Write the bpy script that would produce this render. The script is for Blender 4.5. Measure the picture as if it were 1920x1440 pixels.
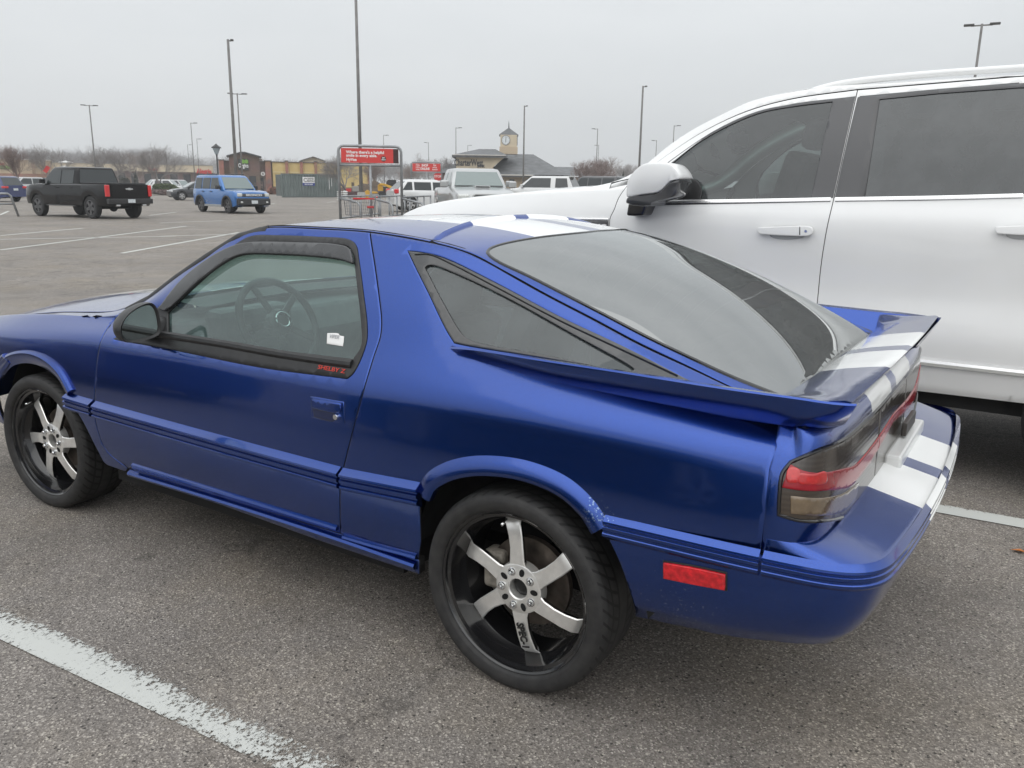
import bpy, bmesh, math, random
import numpy as np
from mathutils import Vector, Matrix, geometry
from mathutils.bvhtree import BVHTree
R = math.radians
random.seed(7)
scene = bpy.context.scene
for o in list(bpy.data.objects):
    bpy.data.objects.remove(o)
col = scene.collection

# ---------------------------------------------------------------- camera
CAM = np.array([-1.157, 2.676, 1.424])
YAW, PITCH, ROLL, FPX = R(-57.3), R(13.4), R(0.783), 1553.4
def cam_axes():
    cy, sy, cp, sp = math.cos(YAW), math.sin(YAW), math.cos(PITCH), math.sin(PITCH)
    f = np.array([cy*cp, sy*cp, -sp]); r = np.array([sy, -cy, 0.]); u = np.cross(r, f)
    c, s = math.cos(ROLL), math.sin(ROLL)
    return c*r+s*u, -s*r+c*u, f
CR, CU, CF = cam_axes()
cd = bpy.data.cameras.new('camera'); cam = bpy.data.objects.new('camera', cd); col.objects.link(cam)
cam.matrix_world = Matrix(((CR[0], CU[0], -CF[0], CAM[0]), (CR[1], CU[1], -CF[1], CAM[1]), (CR[2], CU[2], -CF[2], CAM[2]), (0, 0, 0, 1)))
cd.sensor_fit = 'HORIZONTAL'; cd.sensor_width = 36; cd.lens = 36*FPX/1920
cd.clip_start = .05; cd.clip_end = 3000
scene.camera = cam
scene.render.resolution_x = 1024; scene.render.resolution_y = 768

# ---------------------------------------------------------------- world, sun, exposure
SUN_EL, SUN_ROT = R(55), R(-20)
w = bpy.data.worlds.new('World'); scene.world = w; w.use_nodes = True
nt = w.node_tree; nt.nodes.clear()
out = nt.nodes.new('ShaderNodeOutputWorld'); bg = nt.nodes.new('ShaderNodeBackground')
sky = nt.nodes.new('ShaderNodeTexSky'); sky.sky_type = 'NISHITA'; sky.sun_disc = False
sky.sun_elevation = SUN_EL; sky.sun_rotation = SUN_ROT; sky.air_density = 1.0; sky.dust_density = 3.0
tc = nt.nodes.new('ShaderNodeTexCoord'); mp = nt.nodes.new('ShaderNodeMapping'); mp.inputs['Scale'].default_value = (1, 1, 3.2)
nz = nt.nodes.new('ShaderNodeTexNoise'); nz.inputs['Scale'].default_value = 1.6; nz.inputs['Detail'].default_value = 5; nz.inputs['Roughness'].default_value = .5
cr_ = nt.nodes.new('ShaderNodeValToRGB')
cr_.color_ramp.elements[0].position = .30; cr_.color_ramp.elements[0].color = (6.15, 6.41, 6.58, 1)
cr_.color_ramp.elements[1].position = .72; cr_.color_ramp.elements[1].color = (7.25, 7.46, 7.58, 1)
mx = nt.nodes.new('ShaderNodeMix'); mx.data_type = 'RGBA'; mx.inputs[0].default_value = .95
nt.links.new(tc.outputs['Generated'], mp.inputs[0]); nt.links.new(mp.outputs[0], nz.inputs['Vector']); nt.links.new(nz.outputs['Fac'], cr_.inputs[0])
nt.links.new(sky.outputs[0], mx.inputs['A']); nt.links.new(cr_.outputs[0], mx.inputs['B'])
# an overcast sky is brighter towards the zenith
sz = nt.nodes.new('ShaderNodeSeparateXYZ'); nt.links.new(tc.outputs['Generated'], sz.inputs[0])
zr = nt.nodes.new('ShaderNodeMapRange'); zr.inputs['From Min'].default_value = 0; zr.inputs['From Max'].default_value = 1
zr.inputs['To Min'].default_value = 1.0; zr.inputs['To Max'].default_value = 2.15; nt.links.new(sz.outputs['Z'], zr.inputs['Value'])
sv_ = nt.nodes.new('ShaderNodeVectorMath'); sv_.operation = 'SCALE'; nt.links.new(mx.outputs['Result'], sv_.inputs[0]); nt.links.new(zr.outputs[0], sv_.inputs['Scale'])
nt.links.new(sv_.outputs[0], bg.inputs['Color']); bg.inputs['Strength'].default_value = .100
nt.links.new(bg.outputs[0], out.inputs[0])
sd = bpy.data.lights.new('sun', 'SUN'); sd.energy = 1.0; sd.angle = R(90); sd.color = (1, .97, .93)
sun = bpy.data.objects.new('sun', sd); col.objects.link(sun)
# Nishita: sun direction at rotation 0 is +Y, turning clockwise seen from above
sdir = Vector((math.sin(SUN_ROT)*math.cos(SUN_EL), math.cos(SUN_ROT)*math.cos(SUN_EL), math.sin(SUN_EL)))
sun.rotation_euler = sdir.to_track_quat('Z', 'Y').to_euler()
scene.view_settings.view_transform = 'Standard'; scene.view_settings.look = 'None'
scene.view_settings.exposure = 0.0; scene.view_settings.gamma = 1.0

# ---------------------------------------------------------------- materials
MATS = {}
def nodes_of(m):
    return m.node_tree.nodes, m.node_tree.links
def mat(name, rgb, rough=.5, metal=0., coat=0., spec=.5, noise=None, bump=None, emit=None, coat_rough=.03):
    if name in MATS: return MATS[name]
    m = bpy.data.materials.new(name); m.use_nodes = True; N, L = nodes_of(m)
    b = N['Principled BSDF']
    b.inputs['Base Color'].default_value = (*rgb, 1); b.inputs['Roughness'].default_value = rough
    b.inputs['Metallic'].default_value = metal; b.inputs['Coat Weight'].default_value = coat
    b.inputs['Coat Roughness'].default_value = coat_rough; b.inputs['Specular IOR Level'].default_value = spec
    t = N.new('ShaderNodeTexCoord')
    if noise:                       # (scale, amount)
        n = N.new('ShaderNodeTexNoise'); n.inputs['Scale'].default_value = noise[0]; n.inputs['Detail'].default_value = 6
        L.new(t.outputs['Object'], n.inputs['Vector'])
        r = N.new('ShaderNodeValToRGB'); a = noise[1]
        r.color_ramp.elements[0].position = .3; r.color_ramp.elements[1].position = .7
        r.color_ramp.elements[0].color = (*[max(0, c*(1-a)) for c in rgb], 1); r.color_ramp.elements[1].color = (*[min(1, c*(1+a)) for c in rgb], 1)
        L.new(n.outputs['Fac'], r.inputs[0]); L.new(r.outputs[0], b.inputs['Base Color'])
    if bump:                        # (scale, strength, distance)
        n = N.new('ShaderNodeTexNoise'); n.inputs['Scale'].default_value = bump[0]; n.inputs['Detail'].default_value = 4
        L.new(t.outputs['Object'], n.inputs['Vector'])
        bu = N.new('ShaderNodeBump'); bu.inputs['Strength'].default_value = bump[1]; bu.inputs['Distance'].default_value = bump[2]
        L.new(n.outputs['Fac'], bu.inputs['Height']); L.new(bu.outputs[0], b.inputs['Normal'])
    if emit:
        b.inputs['Emission Color'].default_value = (*emit[0], 1); b.inputs['Emission Strength'].default_value = emit[1]
    MATS[name] = m
    return m
def glass_mat(name, tint, ior=1.5, dust=0., dust_rgb=(.3, .3, .29), boost=0.):
    if name in MATS: return MATS[name]
    m = bpy.data.materials.new(name); m.use_nodes = True; N, L = nodes_of(m); N.clear()
    o = N.new('ShaderNodeOutputMaterial'); tr = N.new('ShaderNodeBsdfTransparent'); tr.inputs[0].default_value = (*tint, 1)
    gl = N.new('ShaderNodeBsdfGlossy'); gl.inputs['Roughness'].default_value = .015; gl.inputs[0].default_value = (.97, 1, 1, 1)
    fr = N.new('ShaderNodeFresnel'); fr.inputs['IOR'].default_value = ior
    base = tr
    if dust > 0:
        df = N.new('ShaderNodeBsdfDiffuse'); df.inputs[0].default_value = (*dust_rgb, 1)
        tcn = N.new('ShaderNodeTexCoord'); n = N.new('ShaderNodeTexNoise'); n.inputs['Scale'].default_value = 9; n.inputs['Detail'].default_value = 7
        L.new(tcn.outputs['Object'], n.inputs['Vector'])
        mr = N.new('ShaderNodeMapRange'); mr.inputs['From Min'].default_value = .3; mr.inputs['From Max'].default_value = .7
        mr.inputs['To Min'].default_value = dust*.75; mr.inputs['To Max'].default_value = dust*1.25
        L.new(n.outputs['Fac'], mr.inputs['Value'])
        mm = N.new('ShaderNodeMixShader'); L.new(mr.outputs[0], mm.inputs[0])
        L.new(tr.outputs[0], mm.inputs[1]); L.new(df.outputs[0], mm.inputs[2]); base = mm
    ms = N.new('ShaderNodeMixShader')
    if boost:
        ad = N.new('ShaderNodeMath'); ad.operation = 'ADD'; ad.use_clamp = True; ad.inputs[1].default_value = boost
        L.new(fr.outputs[0], ad.inputs[0]); L.new(ad.outputs[0], ms.inputs[0])
    else: L.new(fr.outputs[0], ms.inputs[0])
    L.new(base.outputs[0], ms.inputs[1]); L.new(gl.outputs[0], ms.inputs[2])
    L.new(ms.outputs[0], o.inputs[0]); MATS[name] = m
    return m

# ---------------------------------------------------------------- object helpers
def tag(o, label=None, cat=None, group=None, kind=None):
    if label: o['label'] = label
    if cat: o['category'] = cat
    if group: o['group'] = group
    if kind: o['kind'] = kind
    return o
def empty(name, loc=(0, 0, 0), rz=0, **k):
    o = bpy.data.objects.new(name, None); col.objects.link(o); o.location = loc; o.rotation_euler = (0, 0, rz)
    o.empty_display_size = .2
    return tag(o, **k)
def link_mesh(name, verts, faces, m, parent=None, smooth=True, normals=None, **k):
    me = bpy.data.meshes.new(name); me.from_pydata([tuple(v) for v in verts], [], [tuple(f) for f in faces]); me.update()
    if m is not None:
        for mm in (m if isinstance(m, (list, tuple)) else [m]): me.materials.append(mm)
    if smooth: me.polygons.foreach_set('use_smooth', [True]*len(me.polygons))
    if normals is not None: me.normals_split_custom_set_from_vertices([tuple(n) for n in normals])
    o = bpy.data.objects.new(name, me); col.objects.link(o); o.parent = parent
    return tag(o, **k)
def copy_tree(o, parent=None):
    c = o.copy(); col.objects.link(c); c.parent = parent
    for ch in list(o.children): copy_tree(ch, c)
    return c
class MB:
    """collects simple shapes, then links them as ONE mesh object"""
    def __init__(s): s.v, s.f, s.mi = [], [], []; s.m = 0
    def add(s, vs, fs):
        b = len(s.v); s.v += [tuple(v) for v in vs]; s.f += [tuple(i+b for i in f) for f in fs]; s.mi += [s.m]*len(fs); return s
    def box(s, x0, x1, y0, y1, z0, z1, M=None):
        vs = [(x, y, z) for x in (x0, x1) for y in (y0, y1) for z in (z0, z1)]
        if M is not None: vs = [tuple(M @ Vector(v)) for v in vs]
        return s.add(vs, [(0, 1, 3, 2), (4, 6, 7, 5), (0, 4, 5, 1), (2, 3, 7, 6), (0, 2, 6, 4), (1, 5, 7, 3)])
    def tube(s, pts, rad, n=8, cap=True, closed=False):
        pts = [Vector(p) for p in pts]; k = len(pts)
        rads = rad if isinstance(rad, (list, tuple)) else [rad]*k
        vs = []; up = None
        for i, p in enumerate(pts):
            if closed: t = pts[(i+1) % k]-pts[i-1]
            else: t = (pts[min(i+1, k-1)]-pts[max(i-1, 0)])
            t.normalize()
            if up is None or abs(up.dot(t)) > .95:
                up = Vector((0, 0, 1)) if abs(t.z) < .9 else Vector((1, 0, 0))
            a = t.cross(up).normalized(); b = a.cross(t).normalized(); up = b
            for j in range(n):
                th = 2*math.pi*j/n
                vs.append(p+(a*math.cos(th)+b*math.sin(th))*rads[i])
        fs = []
        for i in range(k if closed else k-1):
            i2 = (i+1) % k
            for j in range(n):
                j2 = (j+1) % n; fs.append((i*n+j, i2*n+j, i2*n+j2, i*n+j2))
        if cap and not closed: fs += [tuple(range(n)), tuple((k-1)*n+j for j in reversed(range(n)))]
        return s.add(vs, fs)
    def lathe(s, prof, n=48, axis='y', c=(0, 0, 0), closed=False, sweep=2*math.pi):
        """prof: (radius, height along axis)"""
        vs = []; full = sweep > 6.28; nn = n if full else n+1
        for i in range(nn):
            a = sweep*i/n; ca, sa = math.cos(a), math.sin(a)
            for r, h in prof:
                p = {'y': (r*ca, h, r*sa), 'z': (r*ca, r*sa, h), 'x': (h, r*ca, r*sa)}[axis]
                vs.append((p[0]+c[0], p[1]+c[1], p[2]+c[2]))
        k = len(prof); fs = []
        for i in range(n):
            i2 = (i+1) % nn
            for j in range(k if closed else k-1):
                j2 = (j+1) % k; fs.append((i*k+j, i2*k+j, i2*k+j2, i*k+j2))
        return s.add(vs, fs)
    def prism(s, poly, h0, h1, axis='y', M=None):
        """poly in the plane normal to axis: y -> (x,z), z -> (x,y), x -> (y,z)"""
        def P(a, b, h): return {'y': (a, h, b), 'z': (a, b, h), 'x': (h, a, b)}[axis]
        n = len(poly); vs = [P(a, b, h0) for a, b in poly]+[P(a, b, h1) for a, b in poly]
        if M is not None: vs = [tuple(M @ Vector(v)) for v in vs]
        return s.add(vs, [tuple(range(n)), tuple(reversed(range(n, 2*n)))]+[(i, i+n, (i+1) % n+n, (i+1) % n) for i in range(n)])
    def sphere(s, c, r, nu=12, nv=8, sc=(1, 1, 1)):
        vs = [(c[0], c[1], c[2]-r*sc[2])]; fs = []
        for j in range(1, nv):
            ph = -math.pi/2+math.pi*j/nv
            for i in range(nu):
                th = 2*math.pi*i/nu; vs.append((c[0]+r*sc[0]*math.cos(ph)*math.cos(th), c[1]+r*sc[1]*math.cos(ph)*math.sin(th), c[2]+r*sc[2]*math.sin(ph)))
        vs.append((c[0], c[1], c[2]+r*sc[2]))
        for i in range(nu):
            fs.append((0, 1+(i+1) % nu, 1+i)); fs.append((len(vs)-1, len(vs)-1-nu+i, len(vs)-1-nu+(i+1) % nu))
        for j in range(nv-2):
            for i in range(nu): fs.append((1+j*nu+i, 1+j*nu+(i+1) % nu, 1+(j+1)*nu+(i+1) % nu, 1+(j+1)*nu+i))
        return s.add(vs, fs)
    def build(s, name, m, parent=None, smooth=False, bevel=0, fixn=True, auto=None, **k):
        o = link_mesh(name, s.v, s.f, m, parent, smooth or auto is not None, **k)
        if isinstance(m, (list, tuple)): o.data.polygons.foreach_set('material_index', s.mi)
        if fixn:
            b = bmesh.new(); b.from_mesh(o.data); bmesh.ops.recalc_face_normals(b, faces=b.faces)
            if auto is not None:
                for e in b.edges:
                    if len(e.link_faces) == 2 and e.calc_face_angle(0) > R(auto): e.smooth = False
            b.to_mesh(o.data); b.free()
        if bevel:
            bv = o.modifiers.new('bevel', 'BEVEL'); bv.width = bevel; bv.segments = 2; bv.limit_method = 'ANGLE'; bv.angle_limit = R(40)
            if smooth or auto is not None:
                pass
        return o
FONTS = {}
def text(name, s, size, m, parent, origin, right, up, thick=.001, bold=0., align='CENTER', sx=1., **k):
    """lettering as a real extruded mesh; right / up are the writing's axes"""
    cu = bpy.data.curves.new(name, 'FONT'); cu.body = s; cu.size = size; cu.extrude = thick; cu.offset = bold
    cu.align_x = align; cu.align_y = 'CENTER'; cu.resolution_u = 3
    t = bpy.data.objects.new(name, cu); col.objects.link(t)
    dg = bpy.context.evaluated_depsgraph_get(); dg.update()
    me = bpy.data.meshes.new_from_object(t.evaluated_get(dg)); bpy.data.objects.remove(t)
    me.name = name; me.materials.clear(); me.materials.append(m)
    r = Vector(right).normalized(); u = Vector(up); u = (u-r*u.dot(r)).normalized(); n = r.cross(u); o3 = Vector(origin)
    for v in me.vertices: v.co = o3+r*v.co.x*sx+u*v.co.y+n*v.co.z
    o = bpy.data.objects.new(name, me); col.objects.link(o); o.parent = parent
    return tag(o, **k)

# ---------------------------------------------------------------- sight lines of the survey photograph (to read positions on real surfaces)
def ray(px, py):
    return CF+CR*(px-960)/FPX+CU*(720-py)/FPX
def at(px, py, ax, v):
    d = ray(px, py); i = 'xyz'.index(ax); return CAM+d*((v-CAM[i])/d[i])
def gz(x, y):
    dx, dy = x-CAM[0], y-CAM[1]; d = math.hypot(dx, dy); fx, fy = math.cos(YAW), math.sin(YAW)
    a = math.atan2(dx*fy-dy*fx, dx*fx+dy*fy)              # bearing to the right of the view axis
    t = max(0, min(1, (a+.26)/.16)); t *= max(0, min(1, (2.2-a)/1.0)); t = t*t*(3-2*t)
    return .0055*min(max(0, d-9), 200)*t
def far(px, D, z=None):
    """ground point seen in column px at horizontal distance D"""
    lo, hi = -400., 2600.
    py = 340
    d = ray(px, py); h = np.array([d[0], d[1]]); h /= np.linalg.norm(h)
    x, y = CAM[0]+h[0]*D, CAM[1]+h[1]*D
    return Vector((x, y, gz(x, y) if z is None else z))
def face_dir(px):
    """heading angle pointing from column px back to the camera"""
    d = ray(px, 340); return math.atan2(-d[1], -d[0])

# ---------------------------------------------------------------- spline surfaces and panels cut from them
def nbasis(knots):
    k = np.asarray(knots, float); n = len(k); h = np.diff(k)
    A = np.zeros((n, n)); B = np.zeros((n, n)); A[0, 0] = A[-1, -1] = 1
    for i in range(1, n-1):
        A[i, i-1] = h[i-1]; A[i, i] = 2*(h[i-1]+h[i]); A[i, i+1] = h[i]
        B[i, i-1] = 6/h[i-1]; B[i, i] = -6/h[i-1]-6/h[i]; B[i, i+1] = 6/h[i]
    Mm = np.linalg.solve(A, B)
    def f(x):
        x = np.atleast_1d(np.asarray(x, float)); i = np.clip(np.searchsorted(k, x)-1, 0, n-2)
        H = h[i]; a = (k[i+1]-x)/H; b = (x-k[i])/H; W = np.zeros((len(x), n)); r = np.arange(len(x))
        W[r, i] += a; W[r, i+1] += b
        return W+((a**3-a)*H*H/6)[:, None]*Mm[i]+((b**3-b)*H*H/6)[:, None]*Mm[i+1]
    return f
def pchip(xs, ys):
    o = np.argsort(xs); xs = np.asarray(xs, float)[o]; ys = np.asarray(ys, float)[o]; h = np.diff(xs); d = np.diff(ys)/h; m = np.zeros(len(xs))
    for i in range(1, len(xs)-1):
        if d[i-1]*d[i] > 0:
            w1, w2 = 2*h[i]+h[i-1], h[i]+2*h[i-1]; m[i] = (w1+w2)/(w1/d[i-1]+w2/d[i])
    m[0], m[-1] = d[0], d[-1]
    def f(x):
        x = np.asarray(x, float); xx = np.clip(x, xs[0], xs[-1]); i = np.clip(np.searchsorted(xs, xx)-1, 0, len(xs)-2); t = (xx-xs[i])/h[i]
        return (2*t**3-3*t**2+1)*ys[i]+(t**3-2*t**2+t)*h[i]*m[i]+(-2*t**3+3*t**2)*ys[i+1]+(t**3-t**2)*h[i]*m[i+1]
    return f
class Surf:
    def __init__(s, fn, u0, u1, v0, v1, nu=200, nv=80, flip=False):
        s.fn, s.rng, s.flip = fn, (u0, u1, v0, v1), flip
        U, V = np.meshgrid(np.linspace(u0, u1, nu+1), np.linspace(v0, v1, nv+1), indexing='ij')
        s.uv = np.stack([U.ravel(), V.ravel()], 1); P = s.P(s.uv)
        tris = []
        for i in range(nu):
            for j in range(nv):
                a = i*(nv+1)+j; b = a+nv+1; tris += [(a, b, b+1), (a, b+1, a+1)]
        s.tris = tris; s.pts = P
        s.bvh = BVHTree.FromPolygons([Vector(p) for p in P], tris)
    def P(s, uv): uv = np.asarray(uv, float).reshape(-1, 2); return s.fn(uv[:, 0], uv[:, 1])
    def N(s, uv, e=2e-3):
        uv = np.asarray(uv, float).reshape(-1, 2)
        u0, u1, v0, v1 = s.rng
        ua = np.clip(uv[:, 0]-e, u0, u1); ub = np.clip(uv[:, 0]+e, u0, u1); va = np.clip(uv[:, 1]-e, v0, v1); vb = np.clip(uv[:, 1]+e, v0, v1)
        du = s.fn(ub, uv[:, 1])-s.fn(ua, uv[:, 1]); dv = s.fn(uv[:, 0], vb)-s.fn(uv[:, 0], va)
        n = np.cross(du, dv); n /= np.linalg.norm(n, axis=1)[:, None]+1e-12
        return -n if s.flip else n
    def hit(s, px, py):
        for k in range(12):
            loc, n, i, d = s.bvh.ray_cast(Vector(CAM), Vector(ray(px, py)).normalized())
            if loc is not None: break
            # just off the sheet: nearest point to the sight line
            dd = ray(px, py); t = s.pts-CAM; q = t@dd/(dd@dd); e = np.linalg.norm(t-q[:, None]*dd, axis=1); return tuple(s.uv[int(e.argmin())])
        a, b, c = s.tris[i]; A, B, C = (Vector(s.pts[j]) for j in (a, b, c))
        w_ = geometry.barycentric_transform(loc, A, B, C, Vector((*s.uv[a], 0)), Vector((*s.uv[b], 0)), Vector((*s.uv[c], 0)))
        return (w_.x, w_.y)
def smooth_loop(pts, n=5, closed=True):
    """Catmull-Rom through the points; a point with a third entry is a corner"""
    k = len(pts); P = [np.array(p[:2], float) for p in pts]; C = [len(p) > 2 for p in pts]
    if not closed: C[0] = C[-1] = True
    out_ = []
    for i in range(k if closed else k-1):
        p1, p2 = P[i], P[(i+1) % k]
        p0 = P[i-1] if not C[i] else 2*p1-p2; p3 = P[(i+2) % k] if not C[(i+1) % k] else 2*p2-p1
        d = [max(1e-6, np.linalg.norm(a-b)**.5) for a, b in ((p0, p1), (p1, p2), (p2, p3))]
        m1 = ((p1-p0)/d[0]-(p2-p0)/(d[0]+d[1])+(p2-p1)/d[1])*d[1]; m2 = ((p2-p1)/d[1]-(p3-p1)/(d[1]+d[2])+(p3-p2)/d[2])*d[1]
        for j in range(n):
            t = j/n; out_.append((2*t**3-3*t**2+1)*p1+(t**3-2*t**2+t)*m1+(-2*t**3+3*t**2)*p2+(t**3-t**2)*m2)
    if not closed: out_.append(P[-1])
    return out_
def seen(surf, pts, n=5, closed=True):
    return np.array([surf.hit(*p) for p in smooth_loop(pts, n, closed)])
def inpoly(q, poly):
    x, y = q[:, 0], q[:, 1]; r = np.zeros(len(q), bool); P = np.asarray(poly); j = len(P)-1
    for i in range(len(P)):
        xi, yi = P[i]; xj, yj = P[j]
        if yi != yj:
            c = ((yi > y) != (yj > y)) & (x < (xj-xi)*(y-yi)/(yj-yi)+xi); r ^= c
        j = i
    return r
def seg_dist(q, poly):
    P = np.asarray(poly); d = np.full(len(q), 1e9)
    for i in range(len(P)):
        a, b = P[i-1], P[i]; ab = b-a; L2 = ab@ab+1e-12; t = np.clip(((q-a)@ab)/L2, 0, 1)
        d = np.minimum(d, np.linalg.norm(q-a-t[:, None]*ab, axis=1))
    return d
def shrink(poly, g):
    P = np.asarray(poly, float); n = len(P)
    area = .5*np.sum(P[:, 0]*np.roll(P[:, 1], -1)-np.roll(P[:, 0], -1)*P[:, 1]); sg = 1 if area > 0 else -1
    o = []
    for i in range(n):
        a, b, c = P[i-1], P[i], P[(i+1) % n]; e1 = b-a; e2 = c-b
        l1, l2 = np.linalg.norm(e1), np.linalg.norm(e2)
        if l1 < 1e-6 or l2 < 1e-6: o.append(b); continue
        n1 = np.array([-e1[1], e1[0]])/l1*sg; n2 = np.array([-e2[1], e2[0]])/l2*sg; m_ = n1+n2; l = np.linalg.norm(m_)
        m_ = m_/l if l > .2 else n1
        o.append(b+m_*g/max(.5, m_@n1))
    return np.array(o)
def clean(poly, eps=1.5e-3):
    o = [poly[0]]
    for p in poly[1:]:
        if np.linalg.norm(p-o[-1]) > eps: o.append(p)
    if np.linalg.norm(o[0]-o[-1]) < eps: o.pop()
    return np.array(o)
def panel(name, surf, outer, m, parent, holes=(), off=0., depth=.007, res=.022, gap=.0030, mirror=False, rim=True, fold=None, **k):
    outer = clean(np.asarray(outer)); holes = [clean(np.asarray(h)) for h in holes]
    if gap: outer = shrink(outer, gap)
    u0, u1 = outer[:, 0].min(), outer[:, 0].max(); v0, v1 = outer[:, 1].min(), outer[:, 1].max()
    gx = np.arange(u0, u1, res); gy = np.arange(v0, v1, res*.87)
    g = np.array([(x+(res/2 if j % 2 else 0), y) for j, y in enumerate(gy) for x in gx]).reshape(-1, 2)
    if len(g):
        ok = inpoly(g, outer) & (seg_dist(g, outer) > res*.45)
        for h in holes: ok &= ~inpoly(g, h) & (seg_dist(g, h) > res*.45)
        g = g[ok]
    # a ring of points close to every edge keeps the rounded edge narrow
    if rim:
        ring = [shrink(outer, .0045)]+[shrink(h, -.0045) for h in holes]; ring = np.concatenate(ring)
        ok = inpoly(ring, outer) & (seg_dist(ring, outer) > .0035)
        for h in holes: ok &= ~inpoly(ring, h) & (seg_dist(ring, h) > .0035)
        g = np.concatenate([g.reshape(-1, 2), ring[ok]])
    pts = [tuple(p) for p in outer]; ed = [(i, (i+1) % len(outer)) for i in range(len(outer))]
    for h in holes:
        b = len(pts); pts += [tuple(p) for p in h]; ed += [(b+i, b+(i+1) % len(h)) for i in range(len(h))]
    pts += [tuple(p) for p in g]
    vo, eo, fo, *_ = geometry.delaunay_2d_cdt([Vector(p) for p in pts], ed, [], 0, 1e-6)
    uv = np.array([(v.x, v.y) for v in vo]); T = np.array([tuple(f) for f in fo]); cen = uv[T].mean(1)
    ok = inpoly(cen, outer)
    for h in holes: ok &= ~inpoly(cen, h)
    T = T[ok]; used = np.unique(T); re = -np.ones(len(uv), int); re[used] = np.arange(len(used)); uv = uv[used]; T = re[T]
    n = surf.N(uv); P = surf.P(uv)+n*off
    # orient triangles along n
    fn = np.cross(P[T[:, 1]]-P[T[:, 0]], P[T[:, 2]]-P[T[:, 0]]); bad = np.einsum('ij,ij->i', fn, n[T[:, 0]]) < 0
    T[bad] = T[bad][:, ::-1]
    V = [P]; NN = [n]; F = [tuple(t) for t in T]
    if rim:
        cnt = {}
        for t in T:
            for a, b in ((t[0], t[1]), (t[1], t[2]), (t[2], t[0])): cnt[(a, b)] = 1
        be = [(a, b) for (a, b) in cnt if (b, a) not in cnt]
        idx = sorted({i for e in be for i in e}); mp_ = {v: i for i, v in enumerate(idx)}
        o = np.zeros((len(idx), 3))
        for a, b in be:
            e = P[b]-P[a]; q = np.cross(e, n[a]+n[b]); q /= np.linalg.norm(q)+1e-12; o[mp_[a]] += q; o[mp_[b]] += q
        o /= np.linalg.norm(o, axis=1)[:, None]+1e-12
        bi = np.array(idx); base = len(P); Pb, nb = P[bi], n[bi]; K = len(bi)
        V += [Pb-nb*.0015+o*.0012, Pb-nb*depth+o*.0012]; nn = nb*.5+o; nn /= np.linalg.norm(nn, axis=1)[:, None]
        NN[0] = n.copy(); NN[0][bi] = (nb*.9+o*.35)/np.linalg.norm(nb*.9+o*.35, axis=1)[:, None]
        NN += [nn, o]
        n0 = len(F)
        for a, b in be:
            a2, b2 = base+mp_[a], base+mp_[b]; F += [(b, a, a2, b2), (b2, a2, a2+K, b2+K)]
        deep = [n0+2*i+1 for i in range(len(be))] if depth > .005 and off < .005 else []
    V = np.concatenate(V); NN = np.concatenate(NN)
    ob = link_mesh(name, V, F, m, parent, normals=NN, **k)
    def shade(o_):           # deep flange faces coloured near black, as shade inside the panel gaps
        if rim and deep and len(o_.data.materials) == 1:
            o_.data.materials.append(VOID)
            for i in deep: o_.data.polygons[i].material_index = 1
    shade(ob)
    res_ = [ob]
    if mirror:
        V2 = V*[1, -1, 1]; N2 = NN*[1, -1, 1]
        res_.append(link_mesh(name, V2, [tuple(reversed(f)) for f in F], m, parent if not isinstance(mirror, bpy.types.Object) else mirror, normals=N2, **k)); shade(res_[-1])
    return ob if not mirror else res_
def sweep_on(name, surf, uvs, prof, m, parent, side=1, closed=False, taper=0, mirror=False, **k):
    """prof: (distance out of the surface, distance across the path)"""
    uvs = np.asarray(uvs); P = surf.P(uvs); n = surf.N(uvs); K = len(P)
    t = np.gradient(P, axis=0) if not closed else np.roll(P, -1, 0)-np.roll(P, 1, 0)
    t /= np.linalg.norm(t, axis=1)[:, None]+1e-12; a = np.cross(n, t)*side
    V = []; q = len(prof)
    for i in range(K):
        s_ = 1.
        if taper and not closed:
            e = min(i, K-1-i); s_ = min(1., (e+.15)/taper)
        for d, h in prof: V.append(P[i]+n[i]*(d*s_ if d > 0 else d)+a[i]*h)
    F = [(i*q+j, ((i+1) % K)*q+j, ((i+1) % K)*q+j+1, i*q+j+1) for i in range(K if closed else K-1) for j in range(q-1)]
    if not closed: F += [tuple(range(q)), tuple((K-1)*q+j for j in reversed(range(q)))]
    def mk(VV, par):
        b = MB(); b.add(VV, F); return b.build(name, m, par, auto=28, **k)
    o = mk(V, parent)
    if mirror: mk([(x, -y, z) for x, y, z in V], mirror if isinstance(mirror, bpy.types.Object) else parent)
    return o
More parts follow.
